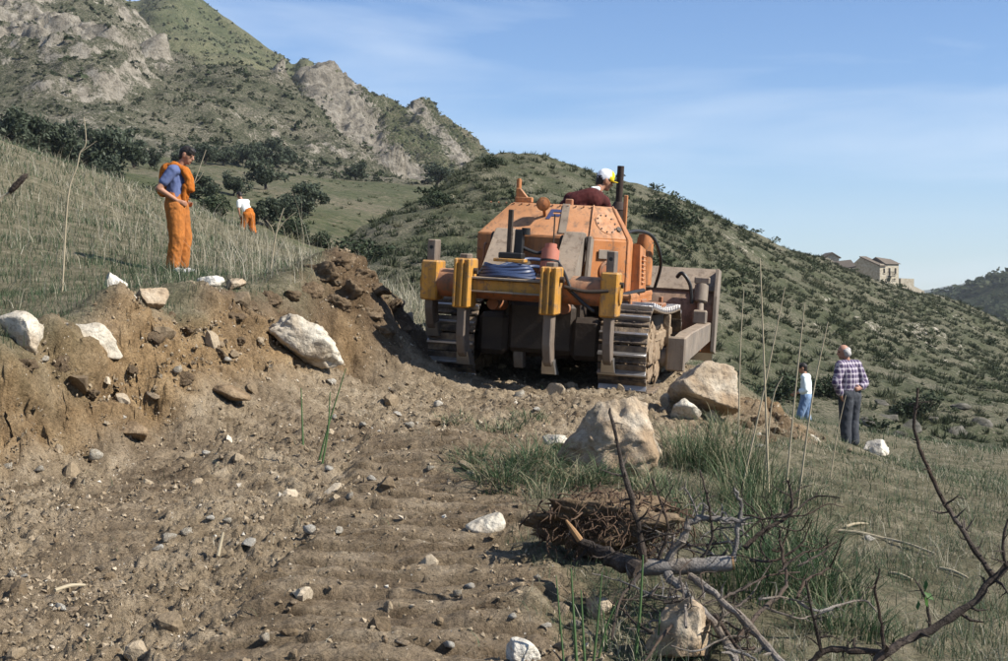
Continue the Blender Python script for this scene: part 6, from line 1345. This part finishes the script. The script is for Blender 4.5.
    for i in range(560):
        a = Vector((rs.gauss(0, 1), rs.gauss(0, 1) - .4, rs.gauss(0, 1))).normalized(); a = Vector((a.x * .46, a.y * .24, a.z * .19 - .04)) * rs.uniform(.6, 1.05) + c; d = Vector((rs.gauss(0, 1), rs.gauss(0, 1) - .3, rs.gauss(0, .7))).normalized(); pts = [a]
        for _ in range(4): d = (d + Vector((rs.gauss(0, .6), rs.gauss(0, .6), rs.gauss(0, .6) - .45))).normalized(); pts.append(pts[-1] + d * rs.uniform(.015, .055))
        m.tube(pts, [rs.choice((.0022, .0028, .0036, .0055))] * 4 + [.001], 4)
    tag(m.build('fine_roots', M_ROOT, T), kind='stuff')
    me = rock_mesh('root_soil', 5, (1.0, 0.6, 0.46), 5, cuts=4, rough=0.8, fine=0.3); link('root_soil', me, M_FRESH, T, c + Vector((0, 0.02, -0.07)))
    return T
build_uprooted()
def build_briar():
    rs = random.Random(12); Y = 4.9; o0 = px(840, 760, Y); o0.z = gz(o0.x, Y)
    T = empty('thorny_branch', o0, label='dark thorny branch with upright shoots in the bottom right corner', cat='branch')
    def L(u, v, dy=0.0): return px(u, v, Y + dy) - o0
    m = MB(); thorny(m, [Vector((0, 0, -0.02)), L(862, 690), L(884, 654), L(930, 628, .03), L(975, 599, .05), L(1006, 566, .06), L(1060, 520, .1)], .017, .011, rs, 16, (.03, .10), .18); m.build('stem', M_BARKD, T)
    for pts, r0, r1, tw in (([(992, 574), (964, 533), (942, 498), (924, 460), (915, 427), (918, 388)], .011, .004, 15), ([(884, 653), (881, 624), (876, 590), (880, 568)], .007, .003, 12), ([(884, 653), (850, 650), (822, 652), (806, 668)], .012, .010, 6), ([(930, 628), (926, 600), (914, 578)], .006, .002, 7), ([(1006, 566), (1003, 540), (1012, 510)], .008, .003, 6), ([(822, 652), (812, 610), (806, 580)], .007, .003, 9)):
        m = MB(); k = len(pts); dy = rs.uniform(-.1, .1); thorny(m, [L(u, v, .04 + dy * i / k) for i, (u, v) in enumerate(pts)], r0, r1, rs, tw, (.03, .09), .18); m.build('shoot', M_BARKD, T)
    lf = leaf_mat('young_leaf', [(0.06, 0.14, 0.03), (0.11, 0.20, 0.05)], None, 0.5, 0.3)
    for u, v in ((928, 607), (918, 610), (934, 600), (926, 590)):
        m = MB(); p = L(u, v, .03); d = Vector((rs.gauss(0, .5), rs.gauss(0, .5), .6)).normalized(); w = d.orthogonal().normalized(); m.hull([[p, p + d * .02 + w * .012, p + d * .045, p + d * .02 - w * .012], [p + Vector((0, 0, .001)), p + d * .02 + w * .012 + Vector((0, -.001, .001)), p + d * .045 + Vector((0, 0, .001)), p + d * .02 - w * .012 + Vector((0, -.001, .001))]]); m.build('leaf', lf, T, smooth=False)
build_briar()
# fallen sticks on the right slope: (u0, v0, u1, v1)
for k, (a, b, c, d, lab) in enumerate([(838, 534, 885, 541, 'pale fallen stick in the middle of the right slope'), (885, 541, 935, 556, 'grey fallen stick continuing towards the corner branch'), (846, 530, 868, 526, 'short pale stick above the longer one'), (888, 575, 912, 582, 'short pale stick left of the corner branch'), (940, 570, 968, 580, 'dark fallen stick behind the corner branch'), (55, 594, 85, 592, 'short pale stick on the soil at lower left'), (218, 560, 223, 534, 'pale stick poking out of the soil near a dark clod')]):
    p, q = hit(a, b), hit(c, d)
    if k == 6: q = p + Vector((0.02, 0.05, 0.13))
    m = MB(); dd = q - p; m.tube(smooth_path([Vector((0, 0, 0.012)), dd * 0.5 + Vector((0, 0.01, 0.022)), dd + Vector((0, 0, 0.012))], 4), [0.010, 0.0105, 0.010, 0.010, 0.010, 0.009, 0.009, 0.008, 0.007], 7)
    tag(m.build('stick', M_STALK, None, loc=p), lab, 'stick', 'fallen sticks')
# ------------------------------------------------------------------ scrub on the slopes
def tuft_base(n, seed, spread=0.9, tall=0.75, w=0.10):
    """spiky dome of n one-triangle blades, radius about 1"""
    rs = np.random.default_rng(seed); V, F = [], []
    for i in range(n):
        a = rs.uniform(0, 2 * math.pi); e = rs.uniform(0.15, 1.45); r0 = rs.uniform(0, 0.45); L = rs.uniform(0.6, 1.0)
        d = np.array([math.cos(a) * math.cos(e) * spread, math.sin(a) * math.cos(e) * spread, math.sin(e) * tall]) * L
        b = np.array([math.cos(a) * r0, math.sin(a) * r0, rs.uniform(-0.1, 0.1)]); q = np.cross(d, rs.normal(size=3)); q /= np.linalg.norm(q) + 1e-9
        k = len(V); V += [b - q * w, b + q * w, b + d]; F.append([k, k + 1, k + 2])
    return np.array(V), np.array(F)
def leaf_base(n, seed, size=0.13, flat=0.8, lobes=5):
    """rounded bush of n leaf-sized quads on uneven lobes, radius about 1"""
    rs = np.random.default_rng(seed); V, F = [], []
    L = [(rs.normal(size=3) * np.array([0.42, 0.42, 0.26]) + np.array([0, 0, 0.45]), rs.uniform(0.32, 0.58)) for _ in range(lobes)]
    for i in range(n):
        c, r = L[rs.integers(lobes)]; d = rs.normal(size=3); d /= np.linalg.norm(d); p = c + d * r * rs.uniform(0.55, 1.05) * np.array([1, 1, flat])
        if p[2] < -0.05: p[2] = abs(p[2])
        q1 = rs.normal(size=3); q1 /= np.linalg.norm(q1); q2 = np.cross(q1, d + rs.normal(size=3) * 0.5); q2 /= np.linalg.norm(q2) + 1e-9; s = size * rs.uniform(0.6, 1.3)
        k = len(V); V += [p - q1 * s, p + q2 * s * 0.6, p + q1 * s, p - q2 * s * 0.6]; F += [[k, k + 1, k + 2], [k, k + 2, k + 3]]
    return np.array(V), np.array(F)
M_SCRUB = leaf_mat('grey_green_scrub', [(0.034, 0.045, 0.018), (0.055, 0.068, 0.030), (0.085, 0.094, 0.044), (0.14, 0.135, 0.072)], [0, 0.4, 0.8, 1.0], 0.8, 0.15)
M_TUFT = leaf_mat('tussock_leaves', [(0.028, 0.038, 0.019), (0.048, 0.059, 0.031), (0.075, 0.084, 0.046), (0.14, 0.135, 0.085)], [0, 0.4, 0.8, 1.0], 0.8, 0.35)
M_SCRUBD = leaf_mat('dark_scrub', [(0.024, 0.034, 0.016), (0.042, 0.056, 0.026), (0.066, 0.080, 0.040)], None, 0.75, 0.25)
M_OLIVE = leaf_mat('olive_leaves', [(0.034, 0.045, 0.027), (0.058, 0.074, 0.046), (0.098, 0.115, 0.076)], None, 0.6, 0.25)
def scrub(name, T, n, smin, smax, bases, mat, seed, keep=None, flat=0.8):
    rs = np.random.default_rng(seed); P, N, i, j = T.sample(n, rs)
    k = np.ones(n, bool) if keep is None else rs.random(n) < keep(P, N)
    u = U0 + FPX * P[:, 0] / P[:, 1]; k &= (u > -120) & (u < 1130); P = P[k]
    s = smin + (smax - smin) * rs.random(len(P)) ** 1.7; S = np.stack([s, s, s * flat * rs.uniform(0.8, 1.2, len(P))], 1)
    P = P - np.array([0, 0, 1]) * (s * 0.08)[:, None]
    return tag(scatter(name, bases, P, S, mat, rs=rs, tilt=False), kind='stuff')
TUFTS = [tuft_base(28, 70 + k, 0.85, 0.95, 0.085) for k in range(5)]
BUSH = [leaf_base(90, 170 + k, 0.17) for k in range(4)]
TINY = [leaf_base(10, 370 + k, 0.5, lobes=3) for k in range(5)]
SMALL = [leaf_base(22, 270 + k, 0.34, lobes=3) for k in range(5)]
hk = lambda P, N: 0.30 + 0.70 * sstep(-0.25, 0.10, fbm(P / 13. + 2, 4))
scrub('hill_grass_tufts', hill, 25000, 0.26, 0.72, TUFTS, M_TUFT, 1, hk, 0.95)
scrub('hill_bushes', hill, 650, 0.45, 1.1, BUSH, M_SCRUBD, 2, lambda P, N: sstep(-0.15, 0.3, fbm(P / 20. + 31, 3)) * 0.9 + 0.12)
m1k = lambda P, N: np.clip(1.0 - 1.6 * sstep(0.28, 0.6, m1_rock(P, N)), 0.22, 1)
scrub('field_tufts', field, 2600, 0.25, 0.8, TUFTS, M_SCRUB, 8, lambda P, N: sstep(-0.1, 0.35, fbm(P / 16., 3)) + 0.1)
scrub('mountain_scrub', m1, 10500, 0.4, 1.4, SMALL, M_TUFT, 3, m1k)
scrub('mountain_bushes', m1, 1100, 0.8, 2.2, SMALL, M_SCRUBD, 4, m1k)
scrub('ridge_scrub', m3, 4200, 0.7, 1.8, TINY, M_SCRUB, 5, lambda P, N: np.clip(1 - 1.2 * cliff_mask(P), 0.05, 1))
scrub('peak_scrub', m2, 3000, 0.8, 2.4, TINY, M_SCRUB, 6, lambda P, N: np.full(len(P), 0.9))
scrub('far_wood', m4, 5000, 3.0, 7.0, TINY, M_SCRUBD, 7)
# single bushes that stand out: (u, v foot, width px)
BIG = [leaf_base(1500, 400 + k, 0.070, 0.85, 9) for k in range(3)]
big_me = []; M_BUSH = leaf_mat('dark_bush_leaves', [(0.016, 0.026, 0.012), (0.030, 0.044, 0.020), (0.050, 0.066, 0.032)], None, 0.7, 0.15)
for k, (co, fc) in enumerate(BIG):
    rs = np.random.default_rng(k); me = np_mesh('bush', co, fc, False, {'rand': np.repeat(rs.random(len(co) // 4), 4)}); me.materials.append(M_BUSH); big_me.append(me)
for k, (u, v, w, lab) in enumerate([(672, 224, 46, 'large round dark bush on the hill crest right of the exhaust'), (490, 166, 20, 'small bush on the left shoulder of the scrub hill crest'), (365, 262, 60, 'wide dark thicket at the left foot of the scrub hill'), (440, 205, 30, 'dark bush high on the left flank of the scrub hill'), (830, 398, 40, 'dark bush behind the man in plaid'), (778, 395, 52, 'dark bush behind the man in jeans'), (905, 412, 44, 'dark bush above the rock ledge at right')]):
    p = hill.at_px(u, v); s = w * p.y / FPX / 2.0 * 1.25
    tag(link('bush', big_me[k % 3], None, None, p - Vector((0, 0, s * 0.1)), (0, 0, k * 1.3), (s, s, s * 0.8)), lab, 'bush', 'single dark bushes')
for k, (u, v, w, lab) in enumerate([(215, 215, 44, 'low dark bush behind the man in overalls, right side'), (150, 196, 42, 'low dark bush just left of the man in overalls'), (290, 236, 48, 'dark bush right of the stooping man'), (322, 247, 34, 'dark bush at the foot of the field near the hill'), (228, 236, 46, 'dark bush directly behind the stooping man')]):
    p = field.at_px(u, v); s = w * p.y / FPX / 2.0
    tag(link('bush', big_me[(k + 1) % 3], None, None, p - Vector((0, 0, s * 0.1)), (0, 0, k * 1.7), (s, s, s * 0.8)), lab, 'bush', 'low bushes in the olive field')

# rock ledge and blocks at the foot of the hill: (u, v foot, w px, h px)
_r = random.Random(4); M_LEDGE = rock_mat('weathered_ledge_rock', [(0.055, 0.052, 0.042), (0.11, 0.102, 0.082), (0.20, 0.185, 0.155)], stain=(0.045, 0.048, 0.026), stain_amt=0.7)
led = [rock_mesh('ledge_rock', 500 + k, (1, 0.8, 0.7), 3, cuts=10) for k in range(4)]
for me in led: me.materials.append(M_LEDGE)
LR = [(868, 424, 22, 14), (890, 418, 18, 11), (912, 428, 24, 13), (935, 420, 20, 12), (955, 432, 26, 14), (980, 424, 20, 12), (925, 405, 18, 10), (880, 402, 16, 10), (960, 408, 18, 9), (990, 410, 16, 9), (1015, 420, 20, 12), (900, 436, 20, 10)]
for k, (u, v, w, h) in enumerate(LR):
    p = hill.at_px(u, v); s = w * p.y / FPX * 1.25
    tag(link('ledge_rock', led[k % 4], None, None, p + Vector((0, 0, s * 0.02)), (_r.uniform(-.3, .3), _r.uniform(-.3, .3), _r.uniform(0, 6)), (s * 1.2, s, s * 0.6)), 'grey rock of the broken ledge at the foot of the scrub hill', 'rock', 'rocks of the ledge below the hill')

# ------------------------------------------------------------------ olive trees
def olive_meshes(seed):
    rs = random.Random(seed); m = MB(); tips = []
    def grow(p, d, L, r, lev):
        pts = [p]; q = d.copy()
        for _ in range(4): q = (q + Vector((rs.gauss(0, .22), rs.gauss(0, .22), rs.gauss(0, .12)))).normalized(); pts.append(pts[-1] + q * L / 4)
        m.tube(pts, [r, r * .9, r * .8, r * .7, r * .55], 7 if lev == 0 else 5)
        if lev >= 2: tips.append(pts[-1]); tips.append(pts[-2]); return
        n = 3 if lev == 0 else 3
        for i in range(n):
            a = 2 * math.pi * (i + rs.random() * 0.6) / n; dd = (q * 0.45 + Vector((math.cos(a), math.sin(a), 0.25 + rs.random() * 0.5))).normalized()
            grow(pts[-1 - (i % 2)], dd, L * rs.uniform(0.75, 1.05), r * 0.5, lev + 1)
    grow(Vector((0, 0, -0.15)), Vector((0.05, 0, 1)), 0.42, 0.075, 0)
    trunk = m.mesh('trunk', True)
    rg = np.random.default_rng(seed); V, F, A = [], [], []
    cl = [(np.array(t[:]) + rg.normal(size=3) * 0.06, rg.uniform(0.20, 0.36)) for t in tips] + [(np.array([rg.normal(0, .3), rg.normal(0, .3), rg.uniform(.55, 1.1)]), rg.uniform(.2, .3)) for _ in range(10)] + [(np.array([rg.normal(0, .34), rg.normal(0, .34), rg.uniform(.28, .55)]), rg.uniform(.2, .28)) for _ in range(9)]
    for c, r in cl:
        tone = rg.uniform(0, 0.5)
        for _ in range(75):
            d = rg.normal(size=3); d /= np.linalg.norm(d); p = c + d * r * rg.uniform(.35, 1.0) * np.array([1, 1, .8]); q1 = rg.normal(size=3); q1 /= np.linalg.norm(q1); q2 = np.cross(q1, rg.normal(size=3)); q2 /= np.linalg.norm(q2) + 1e-9
            s = rg.uniform(.045, .085); k = len(V); V += [p - q1 * s, p + q2 * s * .5, p + q1 * s, p - q2 * s * .5]; F += [[k, k + 1, k + 2], [k, k + 2, k + 3]]; A += [min(1, tone + rg.uniform(0, .5))] * 4
    V = np.array(V); sc = 2.0 / (V[:, 0].max() - V[:, 0].min()); top = V[:, 2].max()
    crown = np_mesh('crown', V, np.array(F), False, {'rand': np.array(A)})
    trunk.materials.append(M_BARKD); crown.materials.append(M_OLIVE)
    return trunk, crown, sc, top
OLV = [olive_meshes(600 + k) for k in range(4)]
# (u, v of the trunk foot, crown width px, height px, words)
OT = [(8, 163, 62, 52, 'leftmost olive tree in the grove, cut by the frame'), (40, 166, 56, 50, 'olive tree second from the left in the grove'), (68, 168, 46, 46, 'olive tree third from the left, behind the forked stalk'), (24, 148, 44, 34, 'small olive tree at the back of the left corner'),
      (110, 175, 60, 48, 'large round olive tree left of the man in overalls'), (106, 184, 30, 26, 'small olive tree in front of the large round one'), (136, 168, 34, 28, 'olive tree right of the large round one'), (153, 170, 28, 24, 'olive tree nearest the left of the overalls man'), (88, 162, 40, 36, 'olive tree behind and left of the large round one'),
      (205, 165, 30, 22, 'olive tree just right of the overalls man\'s head'), (224, 166, 26, 20, 'small olive tree in the back row of the grove'), (247, 166, 34, 26, 'olive tree at the left of the back row clump'), (270, 168, 40, 28, 'broad olive tree in the middle of the back row'), (290, 168, 26, 20, 'last olive tree at the right of the back row'),
      (266, 190, 40, 30, 'dark olive tree alone in mid field with shadow'), (233, 196, 30, 24, 'small umbrella-shaped olive tree left in mid field'), (308, 215, 46, 32, 'dark olive tree low in the field at the right'), (288, 222, 34, 26, 'olive tree beside the low field tree, to its left'), (355, 181, 26, 18, 'lone olive tree near the field\'s upper edge'),
      (268, 228, 40, 34, 'olive tree low in the field right of the stooping man'), (200, 200, 36, 26, 'olive tree half hidden right of the overalls man\'s waist'), (436, 186, 34, 22, 'olive tree where the field meets the scrub hill'), (180, 166, 28, 22, 'olive tree behind the overalls man\'s head')]
for k, (u, v, w, h, lab) in enumerate(OT):
    p = field.at_px(u, v); tr, cr, sc, top = OLV[k % 4]; s = w * p.y / FPX / 2.0 * 1.12; sz = h * p.y / FPX / top * 1.08
    t = empty('olive_tree', p, (0, 0, k * 2.1), lab, 'olive tree', 'olive trees in the grove'); t.scale = (s * sc, s * sc, sz)
    link('trunk', tr, None, t); link('crown', cr, None, t)
# shrubs along the far ridge line
for k, (u, v, w, lab) in enumerate([(365, 95, 9, 'leftmost of two tiny trees on the rock ridge skyline'), (374, 99, 9, 'rightmost of two tiny trees on the rock ridge skyline')]):
    p = m3.at_px(u, v); s = w * p.y / FPX / 2; tr, cr, sc, top = OLV[k]; t = empty('ridge_tree', p, (0, 0, k), lab, 'tree', 'trees on the skyline'); t.scale = (s * sc, s * sc, s * 1.1); link('trunk', tr, None, t); link('crown', cr, None, t)

# ------------------------------------------------------------------ stone farmhouse on the crest
M_WALL = simple('pale_rubble_wall', [(0.27, 0.23, 0.165), (0.40, 0.35, 0.265), (0.48, 0.44, 0.35)], 2.2, 0.95, 0, 0.05, 3.0, poss=[.3, .5, .7], detail=8)
M_ROOFT = simple('old_roof_tiles', [(0.09, 0.075, 0.062), (0.16, 0.13, 0.10)], 3, 0.95, 0, 0.04, 4.0)
M_OPEN = simple('dark_opening', [(0.012, 0.011, 0.010), (0.03, 0.027, 0.024)], 3, 0.9)
def build_house():
    Y = 300.0; k = Y / FPX
    base = px(885, 300, Y)
    # local frame: x along the sunlit facade (away to the right), y along the shaded gable side
    ang = math.radians(-38)
    H = empty('farmhouse', base, (0, 0, 0), 'two-storey stone farmhouse with sunlit facade on the hill crest', 'house')
    ex = Vector((math.cos(math.radians(28)), math.sin(math.radians(28)), 0))          # facade runs to the right and away
    ey = Vector((-math.cos(math.radians(28)) * 0.93, math.sin(math.radians(28)) * 1.2, 0)).normalized()   # side runs left and away
    ey = Vector((-ex.y - 0.55, ex.x * 0.8, 0)).normalized()
    def top(v): return (300 - v) * k
    c0 = Vector(((880 - 885) * k, 0, 0))
    W1 = 22 * k / ex.x; D1 = 30 * k / abs(ey.x)
    def P(a, b, z): q = c0 + ex * a + ey * b; return (q.x, q.y, z)
    hE, hR = top(264), top(257.5)
    # main block with facade; gabled wing behind it to the left
    m = MB(); m.hull([[P(0, 0, -4), P(W1, 0, -4), P(W1, D1 * .5, -4), P(0, D1 * .5, -4)], [P(0, 0, hE), P(W1, 0, hE), P(W1, D1 * .5, hE), P(0, D1 * .5, hE)]]); m.build('wall', M_WALL, H, smooth=False)
    m = MB(); o = 0.35; e = hE + 0.003
    m.hull([[P(W1 * .30 - o, -o, e), P(W1 * .30 - o, D1 * .25, hR + .15), P(W1 * .30 - o, D1 * .5 + o, e)], [P(W1 + o, -o, e), P(W1 + o, D1 * .25, hR - .3), P(W1 + o, D1 * .5 + o, e)]]); m.build('roof', M_ROOFT, H, smooth=False)
    g = -0.06; h2, hr2 = top(266), top(257)
    m = MB(); m.hull([[P(g, 0.05, -4), P(g, D1, -4), P(g, D1, h2 - 1.0), P(g, D1 * .55, hr2), P(g, 0.05, h2)], [P(W1 * .28, 0.05, -4), P(W1 * .28, D1, -4), P(W1 * .28, D1, h2 - 1.0), P(W1 * .28, D1 * .55, hr2), P(W1 * .28, 0.05, h2)]]); wg = m.build('gable_wing', M_WALL, H, smooth=False)
    m = MB(); t = .22
    m.hull([[P(g - .3, D1 * .55, hr2 + .02), P(g - .3, -.3, h2 - .1), P(g - .3, -.3, h2 + t - .1), P(g - .3, D1 * .55, hr2 + t)], [P(W1 * .30, D1 * .55, hr2 + .02), P(W1 * .30, -.3, h2 - .1), P(W1 * .30, -.3, h2 + t - .1), P(W1 * .30, D1 * .55, hr2 + t)]])
    m.build('roof_slope', M_ROOFT, wg, smooth=False)
    for a, z0, z1, w in ((.22, 268.5, 273, .09), (.50, 268, 277, .10), (.82, 268, 273.5, .09), (.50, 279, 282, .05), (.78, 278.5, 280, .07)):
        za, zb = top(z1), top(z0); a0, a1 = W1 * (a - w / 2), W1 * (a + w / 2)
        m = MB(); m.hull([[P(a0, -.03, za), P(a1, -.03, za), P(a1, .3, za), P(a0, .3, za)], [P(a0, -.03, zb), P(a1, -.03, zb), P(a1, .3, zb), P(a0, .3, zb)]]); wd = m.build('window', M_OPEN, H, smooth=False)
        m = MB(); m.hull([[P(a0 - .15, -.14, za - .18), P(a1 + .15, -.14, za - .18), P(a1 + .15, -.035, za - .18), P(a0 - .15, -.035, za - .18)], [P(a0 - .15, -.14, za - .03), P(a1 + .15, -.14, za - .03), P(a1 + .15, -.035, za - .03), P(a0 - .15, -.035, za - .03)]]); m.build('sill', M_WALL, wd, smooth=False)
    a0, a1, z0, z1 = W1 * .42, W1 * .60, top(276), top(272)
    m = MB(); m.hull([[P(a0, -.9, z0 - .12), P(a1, -.9, z0 - .12), P(a1, -.035, z0 - .12), P(a0, -.035, z0 - .12)], [P(a0, -.9, z0), P(a1, -.9, z0), P(a1, -.035, z0), P(a0, -.035, z0)]]); bal = m.build('balcony', M_OPEN, H, smooth=False)
    m = MB(); m.tube([P(a0, -.04, z0 + .9), P(a0, -.88, z0 + .9), P(a1, -.88, z0 + .9), P(a1, -.04, z0 + .9)], .05, 5)
    for q in np.linspace(0, 1, 6): aa = a0 + (a1 - a0) * q; m.tube([P(aa, -.88, z0), P(aa, -.88, z0 + .9)], .03, 4)
    m.build('railing', M_OPEN, bal)
    # outbuildings
    b2 = px(842, 290, Y - 6); S = empty('farm_shed', b2, label='low tiled shed to the left of the stone farmhouse', cat='shed')
    m = MB(); w = 13 * k; m.hull([[(-w, 0, -4), (w * 0.7, -2, -4), (w * 0.7, 6, -4), (-w, 8, -4)], [(-w, 0, 22 * k - 1.2), (w * 0.7, -2, 22 * k - .2), (w * .7, 6, 22 * k), (-w, 8, 22 * k)]]); m.build('wall', M_WALL, S, smooth=False)
    m = MB(); m.hull([[(-w - .4, -.4, 22 * k - 1.0), (w * .7 + .4, -2.4, 22 * k), (w * .7 + .4, 2, 26 * k + .6), (-w - .4, 4, 26 * k)], [(-w - .4, -.4, 22 * k - .75), (w * .7 + .4, -2.4, 22 * k + .25), (w * .7 + .4, 2, 26 * k + .85), (-w - .4, 4, 26 * k + .25)]]); m.build('roof', M_ROOFT, S, smooth=False)
    b3 = px(832, 290, Y); S = empty('gabled_barn', b3, label='dark gabled barn farthest left of the buildings on the crest', cat='barn')
    m = MB(); w = 7 * k; m.hull([[(-w, 0, -4), (w, 0, -4), (w, 0, 32 * k), (0, 0, 36.5 * k), (-w, 0, 32 * k)], [(-w, 6, -4), (w, 6, -4), (w, 6, 32 * k), (0, 6, 36.5 * k), (-w, 6, 32 * k)]]); m.build('wall', M_WALL, S, smooth=False)
    m = MB(); m.hull([[(-w - .4, -.3, 31.5 * k), (0, -.3, 36.6 * k), (w + .4, -.3, 31.5 * k), (w + .4, -.3, 32.5 * k), (0, -.3, 37.8 * k), (-w - .4, -.3, 32.5 * k)], [(-w - .4, 6.3, 31.5 * k), (0, 6.3, 36.6 * k), (w + .4, 6.3, 31.5 * k), (w + .4, 6.3, 32.5 * k), (0, 6.3, 37.8 * k), (-w - .4, 6.3, 32.5 * k)]]); m.build('roof', M_ROOFT, S, smooth=False)
    b4 = px(908, 300, Y + 4); S = empty('ruined_annex', b4, label='roofless stone annex right of the farmhouse', cat='ruin')
    m = MB(); w = 7.5 * k; m.hull([[(-w, 0, -4), (w, 1, -4), (w, 5, -4), (-w, 5, -4)], [(-w, 0, 22 * k), (w, 1, 21.5 * k), (w, 5, 21.5 * k), (-w, 5, 22 * k)]]); m.build('wall', M_WALL, S, smooth=False)
    m = MB(); m.hull([[(w + .02, 1.2, -4), (w * 2.6, 2, -4), (w * 2.6, 5, -4), (w + .02, 5, -4)], [(w + .02, 1.2, 14 * k), (w * 2.6, 2, 9 * k), (w * 2.6, 5, 9 * k), (w + .02, 5, 14 * k)]]); m.build('broken_wall', M_WALL, S, smooth=False)
build_house()

# ------------------------------------------------------------------ haze
hz = MB(); hz.box((0, 0, 149), (12000, 12000, 380), bev=0)
haze = hz.build('haze', None, smooth=False); tag(haze, kind='stuff')
hm = bpy.data.materials.new('haze_air'); hn, hl = nodes_of(hm); hn.clear()
ho = hn.new('ShaderNodeOutputMaterial'); pv = hn.new('ShaderNodeVolumePrincipled'); pv.inputs['Color'].default_value = (0.86, 0.93, 1.0, 1); pv.inputs['Density'].default_value = 0.00009; pv.inputs['Anisotropy'].default_value = 0.0
hl.new(pv.outputs[0], ho.inputs['Volume']); haze.data.materials.append(hm)
